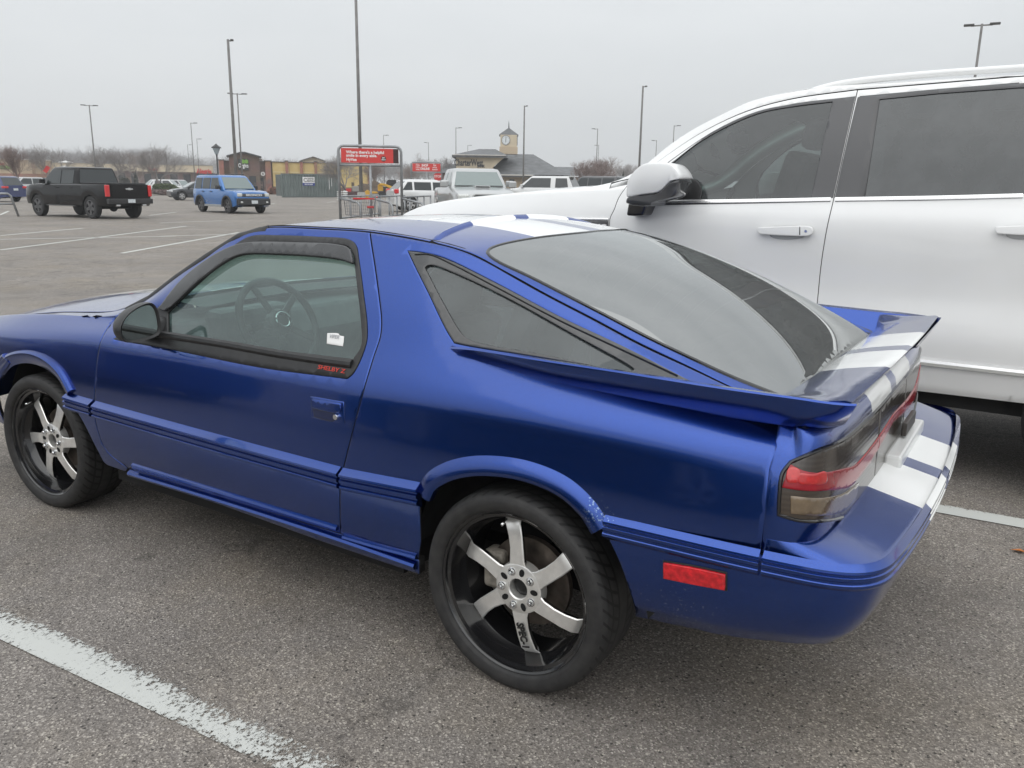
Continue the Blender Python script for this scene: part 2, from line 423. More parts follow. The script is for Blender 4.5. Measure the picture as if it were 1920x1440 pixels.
# ================================================================ ground and markings
def asphalt_mat():
    m = bpy.data.materials.new('worn_asphalt'); m.use_nodes = True; N, L = nodes_of(m); b = N['Principled BSDF']
    t = N.new('ShaderNodeTexCoord')
    def noise(sc, det, rough=.6):
        n = N.new('ShaderNodeTexNoise'); n.inputs['Scale'].default_value = sc; n.inputs['Detail'].default_value = det; n.inputs['Roughness'].default_value = rough; L.new(t.outputs['Object'], n.inputs['Vector']); return n
    vo = N.new('ShaderNodeTexVoronoi'); vo.inputs['Scale'].default_value = 215; L.new(t.outputs['Object'], vo.inputs['Vector'])
    sp = N.new('ShaderNodeSeparateColor'); L.new(vo.outputs['Color'], sp.inputs[0])
    r = N.new('ShaderNodeValToRGB'); r.color_ramp.interpolation = 'LINEAR'
    e = r.color_ramp.elements; e[0].position = .0; e[0].color = (.115, .103, .092, 1); e[1].position = 1; e[1].color = (.52, .48, .43, 1)
    for p, c in ((.35, (.187, .167, .150, 1)), (.75, (.245, .222, .200, 1)), (.93, (.335, .305, .275, 1))): k = e.new(p); k.color = c
    L.new(sp.outputs[0], r.inputs[0])
    # scattered larger stones, pale and dark
    v3 = N.new('ShaderNodeTexVoronoi'); v3.inputs['Scale'].default_value = 75; L.new(t.outputs['Object'], v3.inputs['Vector'])
    s3 = N.new('ShaderNodeSeparateColor'); L.new(v3.outputs['Color'], s3.inputs[0])
    def M(op, a, b_):
        q = N.new('ShaderNodeMath'); q.operation = op
        for i, v in enumerate((a, b_)):
            if isinstance(v, (int, float)): q.inputs[i].default_value = v
            else: L.new(v, q.inputs[i])
        return q.outputs[0]
    core = M('LESS_THAN', v3.outputs['Distance'], .32); pale = M('MULTIPLY', core, M('GREATER_THAN', s3.outputs[0], .90)); dark = M('MULTIPLY', core, M('LESS_THAN', s3.outputs[0], .09))
    mA = N.new('ShaderNodeMix'); mA.data_type = 'RGBA'; L.new(pale, mA.inputs[0]); L.new(r.outputs[0], mA.inputs['A']); mA.inputs['B'].default_value = (.42, .39, .34, 1)
    mB = N.new('ShaderNodeMix'); mB.data_type = 'RGBA'; L.new(dark, mB.inputs[0]); L.new(mA.outputs['Result'], mB.inputs['A']); mB.inputs['B'].default_value = (.055, .050, .045, 1)
    n1 = noise(.35, 5); n2 = noise(2.6, 7, .65)
    r1 = N.new('ShaderNodeMapRange'); r1.inputs['From Min'].default_value = .3; r1.inputs['From Max'].default_value = .7; r1.inputs['To Min'].default_value = .80; r1.inputs['To Max'].default_value = 1.10; L.new(n1.outputs['Fac'], r1.inputs['Value'])
    r2 = N.new('ShaderNodeMapRange'); r2.inputs['From Min'].default_value = .3; r2.inputs['From Max'].default_value = .7; r2.inputs['To Min'].default_value = .84; r2.inputs['To Max'].default_value = 1.14; L.new(n2.outputs['Fac'], r2.inputs['Value'])
    mu = N.new('ShaderNodeMath'); mu.operation = 'MULTIPLY'; L.new(r1.outputs[0], mu.inputs[0]); L.new(r2.outputs[0], mu.inputs[1])
    # oil spots
    n5 = noise(1.1, 3); r5 = N.new('ShaderNodeMapRange'); r5.inputs['From Min'].default_value = .28; r5.inputs['From Max'].default_value = .36; r5.inputs['To Min'].default_value = .72; r5.inputs['To Max'].default_value = 1; L.new(n5.outputs['Fac'], r5.inputs['Value'])
    mu2 = N.new('ShaderNodeMath'); mu2.operation = 'MULTIPLY'; L.new(mu.outputs[0], mu2.inputs[0]); L.new(r5.outputs[0], mu2.inputs[1])
    # cracks
    v2 = N.new('ShaderNodeTexVoronoi'); v2.feature = 'DISTANCE_TO_EDGE'; v2.inputs['Scale'].default_value = .16
    nd = noise(.8, 6); vm = N.new('ShaderNodeVectorMath'); vm.operation = 'SCALE'; vm.inputs['Scale'].default_value = 2.5; L.new(nd.outputs['Color'], vm.inputs[0])
    va = N.new('ShaderNodeVectorMath'); va.operation = 'ADD'; L.new(t.outputs['Object'], va.inputs[0]); L.new(vm.outputs[0], va.inputs[1]); L.new(va.outputs[0], v2.inputs['Vector'])
    rc = N.new('ShaderNodeMapRange'); rc.inputs['From Min'].default_value = .0015; rc.inputs['From Max'].default_value = .004; rc.inputs['To Min'].default_value = .72; rc.inputs['To Max'].default_value = 1; L.new(v2.outputs['Distance'], rc.inputs['Value'])
    mu3 = N.new('ShaderNodeMath'); mu3.operation = 'MULTIPLY'; L.new(mu2.outputs[0], mu3.inputs[0]); L.new(rc.outputs[0], mu3.inputs[1])
    n7 = noise(.9, 6, .7); r7 = N.new('ShaderNodeMapRange'); r7.inputs['From Min'].default_value = .45; r7.inputs['From Max'].default_value = .75; r7.inputs['To Min'].default_value = 0; r7.inputs['To Max'].default_value = .55; L.new(n7.outputs['Fac'], r7.inputs['Value'])
    mt = N.new('ShaderNodeMix'); mt.data_type = 'RGBA'; mt.blend_type = 'MULTIPLY'; L.new(r7.outputs[0], mt.inputs[0]); L.new(mB.outputs['Result'], mt.inputs['A']); mt.inputs['B'].default_value = (1.12, 1.03, .84, 1)
    sc = N.new('ShaderNodeVectorMath'); sc.operation = 'SCALE'; L.new(mt.outputs['Result'], sc.inputs[0]); L.new(mu3.outputs[0], sc.inputs['Scale'])
    L.new(sc.outputs[0], b.inputs['Base Color'])
    b.inputs['Roughness'].default_value = .78; b.inputs['Specular IOR Level'].default_value = .45
    bu = N.new('ShaderNodeBump'); bu.inputs['Strength'].default_value = .6; bu.inputs['Distance'].default_value = .004; L.new(vo.outputs['Distance'], bu.inputs['Height']); L.new(bu.outputs[0], b.inputs['Normal'])
    return m
ASPH = asphalt_mat()
# one radial sheet, falling very gently away from the viewer
rr = [0, 2, 4, 6, 8, 11, 15, 20, 27, 36, 48, 64, 85, 115, 160, 230, 320, 425]
V = [(CAM[0], CAM[1], 0)]; F = []; n = 96
for r_ in rr[1:]:
    for i in range(n):
        a = 2*math.pi*i/n; x, y = CAM[0]+r_*math.cos(a), CAM[1]+r_*math.sin(a); V.append((x, y, gz(x, y) if r_ < 500 else gz(x, y)-.0))
for i in range(n): F.append((0, 1+i, 1+(i+1) % n))
for k in range(len(rr)-2):
    for i in range(n): F.append((1+k*n+i, 1+(k+1)*n+i, 1+(k+1)*n+(i+1) % n, 1+k*n+(i+1) % n))
link_mesh('ground', V, F, ASPH, kind='structure')
def line_mat(name, wear, big):
    m = bpy.data.materials.new(name); m.use_nodes = True; N, L = nodes_of(m); b = N['Principled BSDF']; o = N['Material Output']
    b.inputs['Base Color'].default_value = (.54, .55, .52, 1); b.inputs['Roughness'].default_value = .8
    t = N.new('ShaderNodeTexCoord'); n = N.new('ShaderNodeTexNoise'); n.inputs['Scale'].default_value = 75; n.inputs['Detail'].default_value = 12; n.inputs['Roughness'].default_value = .8
    mp_ = N.new('ShaderNodeMapping'); mp_.inputs['Scale'].default_value = (1, .7, 1); L.new(t.outputs['Object'], mp_.inputs[0]); L.new(mp_.outputs[0], n.inputs['Vector'])
    n2 = N.new('ShaderNodeTexNoise'); n2.inputs['Scale'].default_value = 3.5; n2.inputs['Detail'].default_value = 3; L.new(t.outputs['Object'], n2.inputs['Vector'])
    a = N.new('ShaderNodeAttribute'); a.attribute_name = 'edge'
    # wear threshold rises towards one edge of the line
    m1 = N.new('ShaderNodeMath'); m1.operation = 'MULTIPLY_ADD'; m1.inputs[1].default_value = big; m1.inputs[2].default_value = wear-big*.5; L.new(n2.outputs['Fac'], m1.inputs[0])
    m2 = N.new('ShaderNodeMath'); m2.operation = 'ADD'; L.new(m1.outputs[0], m2.inputs[0]); L.new(a.outputs['Fac'], m2.inputs[1])
    g = N.new('ShaderNodeMath'); g.operation = 'SUBTRACT'; L.new(n.outputs['Fac'], g.inputs[0]); L.new(m2.outputs[0], g.inputs[1])
    g2_ = N.new('ShaderNodeMapRange'); g2_.inputs['From Min'].default_value = -.02; g2_.inputs['From Max'].default_value = .03; L.new(g.outputs[0], g2_.inputs['Value']); g = g2_
    tr = N.new('ShaderNodeBsdfTransparent'); ms = N.new('ShaderNodeMixShader'); L.new(g.outputs[0], ms.inputs[0]); L.new(tr.outputs[0], ms.inputs[1]); L.new(b.outputs[0], ms.inputs[2]); L.new(ms.outputs[0], o.inputs[0])
    return m
LM1 = line_mat('worn_line_paint', .40, .25); LM2 = line_mat('line_paint', .36, .15)
def stripe(x0, y0, x1, y1, w=.1, m=LM2, edge=(0, 0, 0, 0), end_wear=0, dz=.004):
    a = Vector((x0, y0, 0)); b_ = Vector((x1, y1, 0)); d = (b_-a); Lg = d.length; d.normalize(); s = Vector((-d.y, d.x, 0))
    n = max(2, int(Lg/.5)); V = []; att = []; cols = [-.5, -.28, 0, .28, .5]; ew = edge if len(edge) == 5 else (0, 0, 0, 0, 0)
    for i in range(n+1):
        p = a+d*Lg*i/n
        for c, e in zip(cols, ew):
            q = p+s*c*w; V.append((q.x, q.y, gz(q.x, q.y)+dz)); att.append(e+(end_wear if i == n else (end_wear*.4 if i == n-1 else 0)))
    F = [(i*5+j, i*5+j+1, i*5+j+6, i*5+j+5) for i in range(n) for j in range(4)]
    o = link_mesh('parking_line', V, F, m, kind='structure', smooth=False)
    at_ = o.data.attributes.new('edge', 'FLOAT', 'POINT'); at_.data.foreach_set('value', att)
    return o
# the two bay lines beside the blue car
P0, P1 = at(0, 1167, 'z', 0), at(600, 1440, 'z', 0)
d_ = (P1-P0)/np.linalg.norm(P1-P0); a_, b_ = P0-d_*1.2, P1+d_*.10
stripe(a_[0], a_[1], b_[0], b_[1], .125, LM1, (.03, -.045, -.01, .05, .15), end_wear=.14)
stripe(b_[0]-.02, b_[1], b_[0]-1.2, b_[1]-.02*0, .10, line_mat('almost_gone_line_paint', .56, .3), (.05, 0, 0, 0, .05))
Q0, Q1 = at(1765, 955, 'z', 0), at(1920, 983, 'z', 0); dq = (Q1-Q0)/np.linalg.norm(Q1-Q0)
q0, q1 = Q0-dq*5.0, Q1+dq*1.5
stripe(q0[0], q0[1], q1[0], q1[1], .12, LM1, (-.12, -.1, -.12, -.02, .08))
# bays across the lot
for (x0, y0, x1, y1) in [(0, 442, 155, 428), (0, 469, 350, 424), (228, 475, 448, 436), (0, 449, 330, 443), (300, 443, 560, 436), (505, 383, 555, 375), (583, 384, 630, 377), (280, 404, 330, 398), (0, 403, 16, 396), (300, 418, 420, 414), (560, 428, 625, 415)]:
    A, B = at(x0, y0, 'z', 0), at(x1, y1, 'z', 0)
    def drop(px, py):
        z = 0
        for _ in range(6): p = at(px, py, 'z', z); z = gz(p[0], p[1])
        return p
    A, B = drop(x0, y0), drop(x1, y1); stripe(A[0], A[1], B[0], B[1], .11, LM2, (0, 0, 0, 0, 0))
# ================================================================ the blue hatchback
def paint_mat():
    m = bpy.data.materials.new('blue_metallic_paint_with_white_stripes'); m.use_nodes = True; N, L = nodes_of(m); b = N['Principled BSDF']
    t = N.new('ShaderNodeTexCoord'); sx = N.new('ShaderNodeSeparateXYZ'); L.new(t.outputs['Object'], sx.inputs[0])
    ab = N.new('ShaderNodeMath'); ab.operation = 'ABSOLUTE'; L.new(sx.outputs['Y'], ab.inputs[0])
    su = N.new('ShaderNodeMath'); su.operation = 'SUBTRACT'; su.inputs[1].default_value = .19; L.new(ab.outputs[0], su.inputs[0])
    a2 = N.new('ShaderNodeMath'); a2.operation = 'ABSOLUTE'; L.new(su.outputs[0], a2.inputs[0])
    lt = N.new('ShaderNodeMath'); lt.operation = 'LESS_THAN'; lt.inputs[1].default_value = .145; L.new(a2.outputs[0], lt.inputs[0])
    fl = N.new('ShaderNodeTexNoise'); fl.inputs['Scale'].default_value = 900; fl.inputs['Detail'].default_value = 1; L.new(t.outputs['Object'], fl.inputs['Vector'])
    r = N.new('ShaderNodeValToRGB'); r.color_ramp.elements[0].position = .35; r.color_ramp.elements[1].position = .7
    r.color_ramp.elements[0].color = (.010, .045, .245, 1); r.color_ramp.elements[1].color = (.017, .072, .345, 1); L.new(fl.outputs['Fac'], r.inputs[0])
    mx_ = N.new('ShaderNodeMix'); mx_.data_type = 'RGBA'; L.new(lt.outputs[0], mx_.inputs[0]); L.new(r.outputs[0], mx_.inputs['A']); mx_.inputs['B'].default_value = (.90, .91, .90, 1)
    # chips and road rash: low behind the rear wheel and along the arch edge
    nz_ = N.new('ShaderNodeTexNoise'); nz_.inputs['Scale'].default_value = 120; nz_.inputs['Detail'].default_value = 3; L.new(t.outputs['Object'], nz_.inputs['Vector'])
    vd = N.new('ShaderNodeVectorMath'); vd.operation = 'DISTANCE'; vd.inputs[1].default_value = (-.50, .86, .36); L.new(t.outputs['Object'], vd.inputs[0])
    rr = N.new('ShaderNodeMapRange'); rr.inputs['From Min'].default_value = .03; rr.inputs['From Max'].default_value = .22; rr.inputs['To Min'].default_value = .60; rr.inputs['To Max'].default_value = .80
    L.new(vd.outputs['Value'], rr.inputs['Value'])
    vd2 = N.new('ShaderNodeVectorMath'); vd2.operation = 'DISTANCE'; vd2.inputs[1].default_value = (-.265, .87, .605); L.new(t.outputs['Object'], vd2.inputs[0])
    r2 = N.new('ShaderNodeMapRange'); r2.inputs['From Min'].default_value = .02; r2.inputs['From Max'].default_value = .09; r2.inputs['To Min'].default_value = .55; r2.inputs['To Max'].default_value = .85
    L.new(vd2.outputs['Value'], r2.inputs['Value'])
    mn = N.new('ShaderNodeMath'); mn.operation = 'MINIMUM'; L.new(rr.outputs[0], mn.inputs[0]); L.new(r2.outputs[0], mn.inputs[1])
    gt = N.new('ShaderNodeMath'); gt.operation = 'GREATER_THAN'; L.new(nz_.outputs['Fac'], gt.inputs[0]); L.new(mn.outputs[0], gt.inputs[1])
    m2 = N.new('ShaderNodeMix'); m2.data_type = 'RGBA'; L.new(gt.outputs[0], m2.inputs[0]); L.new(mx_.outputs['Result'], m2.inputs['A']); m2.inputs['B'].default_value = (.17, .24, .42, 1)
    L.new(m2.outputs['Result'], b.inputs['Base Color'])
    mm = N.new('ShaderNodeMapRange'); mm.inputs['To Min'].default_value = .97; mm.inputs['To Max'].default_value = 0; L.new(lt.outputs[0], mm.inputs['Value']); L.new(mm.outputs[0], b.inputs['Metallic'])
    # faint dust film: roughness breaks up
    n3 = N.new('ShaderNodeTexNoise'); n3.inputs['Scale'].default_value = 6; n3.inputs['Detail'].default_value = 8; L.new(t.outputs['Object'], n3.inputs['Vector'])
    m3 = N.new('ShaderNodeMapRange'); m3.inputs['To Min'].default_value = .02; m3.inputs['To Max'].default_value = .14; L.new(n3.outputs['Fac'], m3.inputs['Value']); L.new(m3.outputs[0], b.inputs['Coat Roughness'])
    b.inputs['Roughness'].default_value = .27; b.inputs['Coat Weight'].default_value = 1.; b.inputs['Coat IOR'].default_value = 1.5
    n4 = N.new('ShaderNodeTexNoise'); n4.inputs['Scale'].default_value = 7; n4.inputs['Detail'].default_value = 2; L.new(t.outputs['Object'], n4.inputs['Vector'])
    bu = N.new('ShaderNodeBump'); bu.inputs['Strength'].default_value = .25; bu.inputs['Distance'].default_value = .004; L.new(n4.outputs['Fac'], bu.inputs['Height']); L.new(bu.outputs[0], b.inputs['Coat Normal'])
    return m
PAINT = paint_mat()
BLACK = mat('black_trim', (.018, .018, .019), .42, noise=(30, .3))
BLACKG = mat('gloss_black_trim', (.012, .012, .013), .12, coat=.5)
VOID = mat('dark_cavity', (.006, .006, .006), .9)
RUB = mat('tyre_rubber', (.022, .022, .023), .72, noise=(40, .35), bump=(160, .25, .002))
FRIT = mat('window_black_border', (.035, .036, .037), .08, coat=.6, noise=(60, .15))
RED = mat('red_lens', (.62, .02, .025), .12, coat=1.)
CHROME = mat('chrome', (.75, .76, .77), .12, metal=1.)
STEEL = mat('brushed_machined_aluminium', (.86, .85, .82), .30, metal=.68, noise=(24, .12))
RIMB = mat('gloss_black_rim', (.010, .010, .011), .18, coat=.7)
WHITE = mat('sticker_white', (.75, .75, .74), .6)

car = empty('hatchback_car', (0, 0, 0), label='blue two door hatchback with white racing stripes and rear spoiler, closest to the viewer', cat='car')

# ---- rails of the body side: x -> (y, z)
XS = np.array([3.44, 3.3, 3.1, 2.9, 2.7, 2.5, 2.3, 2.1, 1.95, 1.8, 1.65, 1.5, 1.35, 1.22, 1.1, .95, .8, .65, .5, .35, .2, .05, -.1, -.25, -.4, -.55, -.70])
def rail(xs, ys, zs): return np.stack([XS, pchip(xs, ys)(XS), pchip(xs, zs)(XS)], 1)
A_ = [3.44, 3.0, 2.46, 1.9, 1.2, .6, 0, -.4, -.70]
L0 = rail(A_, [.66, .80, .835, .838, .838, .838, .835, .825, .80], [.30, .30, .28, .275, .262, .245, .245, .28, .33])
L1 = rail(A_, [.69, .83, .862, .866, .866, .866, .864, .857, .838], [.42]*9)
L2 = rail(A_, [.70, .845, .873, .877, .877, .877, .876, .870, .853], [.55]*9)
L3 = rail(A_, [.70, .843, .871, .875, .875, .875, .874, .869, .850], [.62, .65, .67, .67, .67, .67, .67, .67, .67])
L4 = rail(A_, [.69, .828, .858, .864, .864, .864, .864, .857, .838], [.655, .72, .752, .765, .765, .765, .768, .768, .768])
L5 = rail(A_, [.66, .798, .832, .845, .848, .848, .847, .835, .810], [.68, .755, .797, .828, .838, .838, .845, .845, .840])
gl = [(267, 566, .715), (316.6, 528, .695), (375, 487.5, .668), (433, 448, .64), (456.6, 436.5, .625), (491.6, 425.7, .608), (560, 425.5, .595), (608, 428, .59), (693, 433, .586), (763, 445, .585),
      (849, 462, .587), (915, 491, .59), (990, 534, .597), (1115, 600, .61), (1209, 650, .622), (1276, 681, .632), (1383, 732, .65)]
G = np.array([at(a, b, 'y', c) for a, b, c in gl])
gx_ = list(G[:, 0])+[3.44, 2.9, 2.46, 2.1]; gy_ = [c for _, _, c in gl]+[.55, .66, .69, .715]; gz_ = list(G[:, 2])+[.705, .80, .858, .895]
if G[-1, 0] > -.70: gx_.append(-.72); gy_.append(.66); gz_.append(.885)
L8 = rail(gx_, gy_, gz_)
L6 = rail(A_, [.62, .755, .79, .80, .812, .81, .800, .78, .755], [.692, .782, .836, .868, .905, .908, .905, .895, .872])
L7 = L6*.5+L8*.5; L7[:, 1] += np.interp(XS, [-.7, 0, 1.6, 2.1, 3.4], [.0, .012, .014, .012, .012]); L7[:, 2] += np.interp(XS, [-.7, 1.6, 2.1, 3.4], [0, 0, .006, .008])
TL = [.26, .42, .55, .67, .765, .84, .90, 1.08, 1.27]
KEYS = np.stack([L0, L1, L2, L3, L4, L5, L6, L7, L8], 1)          # (station, level, xyz)
bu_, bt_ = nbasis(-XS), nbasis(TL)
def side_fn(u, t):
    A = bu_(u); B = bt_(t); return np.einsum('ni,ijk,nj->nk', A, KEYS, B, optimize=True)
SIDE = Surf(side_fn, -3.44, .70, .26, 1.27, 220, 70, flip=False)
_n = SIDE.N([(-1., .6)])[0]
SIDE.flip = _n[1] < 0

# ---- roof, hood, windscreen, hatch: z over (x, y)
ex, ey, ez = L8[:, 0], L8[:, 1], L8[:, 2]
EY, EZ = pchip(ex, ey), pchip(ex, ez)
def top_fn(zc, p):
    def f(u, v):
        x = -u; y0 = EY(x); z0 = EZ(x); c = zc(x); pp = p(x) if callable(p) else p
        return np.stack([x, v*y0, z0+(c-z0)*(1-np.abs(v)**pp)], 1)
    return f
ZR = pchip([1.40, 1.25, 1.1, .8, .5, .3, .16, 0, -.15, -.3, -.5, -.60, -.70], [1.255, 1.287, 1.303, 1.317, 1.309, 1.289, 1.268, 1.232, 1.187, 1.131, 1.034, .975, .905])
PR = pchip([-.70, -.3, .1, .45, .8], [3.5, 3.5, 3.1, 2.4, 2.3])
ROOF = Surf(top_fn(ZR, PR), -1.36, .69, -1, 1, 120, 80)
ROOF.flip = ROOF.N([(-.5, 0)])[0][2] < 0
ZH = pchip([3.44, 3.2, 2.9, 2.4, 2.05, 1.8], [.735, .80, .86, .925, .955, .975])
HOOD = Surf(top_fn(ZH, 2.6), -3.44, -1.78, -1, 1, 80, 50)
HOOD.flip = HOOD.N([(-2.5, 0)])[0][2] < 0

# ---- outlines read off the photograph onto the surfaces
DOOR_GAP_R = [(638, 1001, 1), (637, 960), (638, 905), (645, 872), (663, 800), (682, 730), (700, 670), (713, 630), (715, 600), (711, 560), (703, 500), (696, 455), (693, 433, 1)]
DOOR_GAP_F = [(267, 568, 1), (232, 584), (207, 608), (189, 640), (181, 680), (178, 730), (177, 772), (183, 805), (200, 845), (240, 878, 1)]
def side_rail_uv(x0, x1, t, n=24): return [(-x, t) for x in np.linspace(x0, x1, n)]
gr = np.array([SIDE.hit(*p) for p in smooth_loop(DOOR_GAP_R, 4, False)]); gf = np.array([SIDE.hit(*p) for p in smooth_loop(DOOR_GAP_F, 4, False)])
TOPT = 1.268
gr[-1, 1] = TOPT; gf[0, 1] = TOPT
door_bot = np.array([SIDE.hit(*p) for p in smooth_loop([(240, 878, 1), (420, 934), (638, 1001, 1)], 10, False)])
door_out = np.concatenate([gf[:-1], door_bot[:-1], gr, np.array(side_rail_uv(-gr[-1, 0], -gf[0, 0], TOPT, 40))[1:-1]])
FRAME_O = [(214, 636, 1), (302, 651), (491.6, 688.7), (652, 709, 1), (664, 697), (686, 645), (688, 612), (681, 550), (672.5, 487.5), (667, 460), (655, 450), (600, 445), (520.8, 442), (473, 443), (448, 455), (375, 512), (310, 566), (262, 606)]
GLASS_O = [(316, 586, 1), (316, 623, 1), (420, 640), (521, 656.6), (663, 674, 1), (678, 650), (679, 616), (671, 540), (664, 480, 1), (655, 463), (600, 457), (480, 457), (445, 472), (380, 524)]
door_hole = seen(SIDE, FRAME_O, 5)
dl = panel('door', SIDE, door_out, PAINT, car, holes=[door_hole], mirror=True, res=.024)
door, door_r = dl
frame_uv = door_hole; glass_uv = seen(SIDE, GLASS_O, 5)
for q, par in zip(panel('window_frame', SIDE, frame_uv, BLACK, door, holes=[glass_uv], off=.003, gap=.0, mirror=door_r, res=.02), (door, door_r)): pass
DG = glass_mat('green_tinted_side_glass', (.55, .72, .69), 1.55, dust=.17, dust_rgb=(.26, .36, .35), boost=.03)
panel('window_pane', SIDE, shrink(clean(glass_uv), -.004), DG, door, off=-.006, gap=0, rim=False, mirror=door_r, res=.04)
VIS = [(303, 580, 1), (335, 540), (363, 513), (410, 480), (447, 463), (478, 458), (560, 459), (637, 463), (658, 470), (666, 497, 1), (640, 489), (579, 482), (520, 479), (463, 479), (434, 489), (375, 531), (316, 583)]
SMK = mat('smoked_rain_guard', (.03, .031, .033), .16, coat=.4, noise=(20, .3))
panel('rain_guard', SIDE, seen(SIDE, VIS, 4), SMK, door, off=.016, gap=0, depth=.012, mirror=door_r, res=.02)
rub = seen(SIDE, [(300, 628), (420, 646), (521, 664), (600, 676), (661, 684)], 6, False)
sweep_on('belt_moulding', SIDE, rub, [(0, .016), (.010, .013), (.014, .004), (.012, -.006), (.004, -.013), (0, -.014)], BLACK, door, mirror=door_r)

# door handle: recess, flap, lock
HO = [(584, 745, 1), (643, 755, 1), (645, 792, 1), (586, 781, 1)]
rec = seen(SIDE, [(583, 743, 1), (645, 754, 1), (646, 794, 1), (585, 783, 1)], 4)
hd = panel('door_handle', SIDE, rec, PAINT, door, off=.0025, gap=0, depth=.01, res=.01, mirror=door_r)
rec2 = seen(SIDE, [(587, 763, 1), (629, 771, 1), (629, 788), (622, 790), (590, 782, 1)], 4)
panel('handle_recess', SIDE, rec2, mat('shaded_blue_cup', (.006, .014, .06), .25, coat=.6), door, off=.0034, gap=0, depth=.004, res=.01)  # darker blue paints in the shade of the handle recess
flap = seen(SIDE, [(587, 748, 1), (640, 757, 1), (640, 770), (634, 773), (587, 764, 1)], 4)
panel('handle_flap', SIDE, flap, PAINT, door, off=.008, gap=0, depth=.006, res=.01, mirror=door_r)
lk = SIDE.P([SIDE.hit(633, 781)])[0]; b = MB(); b.lathe([(0, .012), (.0085, .012), (.0095, .009), (.0095, -.004)], 20, 'y', lk); b.v = [(x, y, z) for x, y, z in b.v]
b.build('door_lock', CHROME, door, auto=40)

# quarter panel, fender, rocker
GQ = np.array(side_rail_uv(-gr[-1, 0], -.70, TOPT, 60))
QW = [(763, 469, 1), (796, 473), (834, 483), (927.5, 528), (1052.5, 594), (1177.5, 653), (1303, 719, 1), (1209, 703), (1021, 672), (880, 650), (851, 644, 1), (834, 616), (802.5, 550), (777.5, 500)]
qw = seen(SIDE, QW, 5)
ARCH_R = [(792, 1083, 1), (789, 1000), (787, 940, 1), (800, 908), (830, 886), (880, 874), (940, 874), (1000, 886), (1060, 914), (1105, 956), (1132, 1000, 1)]
arch_r = np.array([SIDE.hit(*p) for p in smooth_loop(ARCH_R, 5, False)])
seam_bot = SIDE.hit(1420, 1062)
q_out = np.concatenate([gr[::-1][:-1], [SIDE.hit(638, 1001)], [SIDE.hit(700, 1024), SIDE.hit(785, 1049)],
    arch_r[4:], [(.30, .568), (.5, .568), (.685, .568)], [(.685, .7), (.685, .85), (.685, .95), (.685, 1.1), (.685, TOPT)], GQ[::-1][1:-1]])
ql = panel('rear_quarter_panel', SIDE, q_out, PAINT, car, holes=[qw], mirror=True, res=.024)
quarter, quarter_r = ql
QG = [(796, 502, 1), (801, 498), (812, 497), (865, 517), (959, 562), (1084, 631), (1186, 688), (1190, 693), (1183, 697), (1021, 666), (881, 638), (866, 627), (834, 575)]
qg = seen(SIDE, QG, 5)
qwn = panel('quarter_window', SIDE, qw, FRIT, quarter, holes=[qg], off=.002, gap=.004, depth=.0045, mirror=quarter_r, res=.02)
QGM = glass_mat('grey_tinted_quarter_glass', (.48, .56, .56), 1.55, dust=.16, dust_rgb=(.26, .30, .31), boost=.02)
panel('window_pane', SIDE, shrink(clean(qg), -.006), QGM, quarter, off=-.006, gap=0, rim=False, mirror=quarter_r, res=.04)
ql2 = seen(SIDE, [(779, 478), (806, 478), (850, 497), (927, 537), (1052, 603), (1177, 662), (1270, 706)], 6, False)
sweep_on('window_seal', SIDE, ql2, [(.002, .003), (.006, .001), (.006, -.001), (.002, -.003)], BLACK, quarter, mirror=quarter_r)
# rocker (below the door, between the wheels)
rk = np.concatenate([[SIDE.hit(240, 878)], door_bot[1:], [SIDE.hit(700, 1024), SIDE.hit(786, 1050), SIDE.hit(790, 1085)], [(-.36, .262), (-.8, .262), (-1.4, .262), (-1.84, .262)]])
rocker, rocker_r = panel('sill', SIDE, rk, PAINT, car, mirror=True, res=.03, depth=.03)
ledge = np.array([SIDE.hit(*p) for p in smooth_loop([(246, 885), (430, 941), (640, 1009), (782, 1058)], 8, False)])
sweep_on('sill_ridge', SIDE, ledge, [(0, .012), (.014, .008), (.020, .001), (.018, -.008), (.006, -.016), (0, -.018)], PAINT, rocker, mirror=rocker_r)
led2 = np.array([SIDE.hit(*p) for p in smooth_loop([(250, 872), (430, 927), (634, 990)], 8, False)])
sweep_on('door_ridge', SIDE, led2, [(0, .010), (.008, .006), (.012, 0), (.008, -.006), (0, -.008)], PAINT, door, mirror=door_r)
led3 = np.array([SIDE.hit(*p) for p in smooth_loop([(646, 1005), (700, 1021), (783, 1043)], 6, False)])
sweep_on('lower_ridge', SIDE, led3, [(0, .010), (.010, .006), (.014, 0), (.010, -.006), (0, -.008)], PAINT, quarter, mirror=quarter_r)
# front fender
ARCH_F = [(235, 884, 1), (205, 880), (180, 840), (160, 800), (143, 770), (126, 738), (105, 706), (75, 686), (45, 680), (15, 692), (2, 710)]
af = [SIDE.hit(*p) for p in smooth_loop(ARCH_F, 5, False)]
cx, cz_ = 2.464, .31
xe = af[-1]
for th in np.linspace(70, -5, 12):
    x = cx+.40*math.cos(R(th)); z = cz_+.38*math.sin(R(th)); af.append((-x, max(.262, z)))
af = [p for i, p in enumerate(af)]
# keep the arch monotonic
f_out = np.concatenate([gf[::-1][:-1] if False else gf[::-1], []]).reshape(-1, 2) if False else gf
fx = [p for p in af]
f_poly = np.array([tuple(p) for p in gf[::-1]][::-1])
f_out = [tuple(p) for p in gf] + [tuple(p) for p in fx] + [(-2.87, .262), (-3.1, .262), (-3.43, .262), (-3.43, .5), (-3.43, .8), (-3.43, 1.0), (-3.43, TOPT)] + [(-x, TOPT) for x in np.linspace(3.4, -gf[0, 0]+.03, 40)]
fender, fender_r = panel('front_fender', SIDE, np.array(f_out), PAINT, car, mirror=True, res=.026)

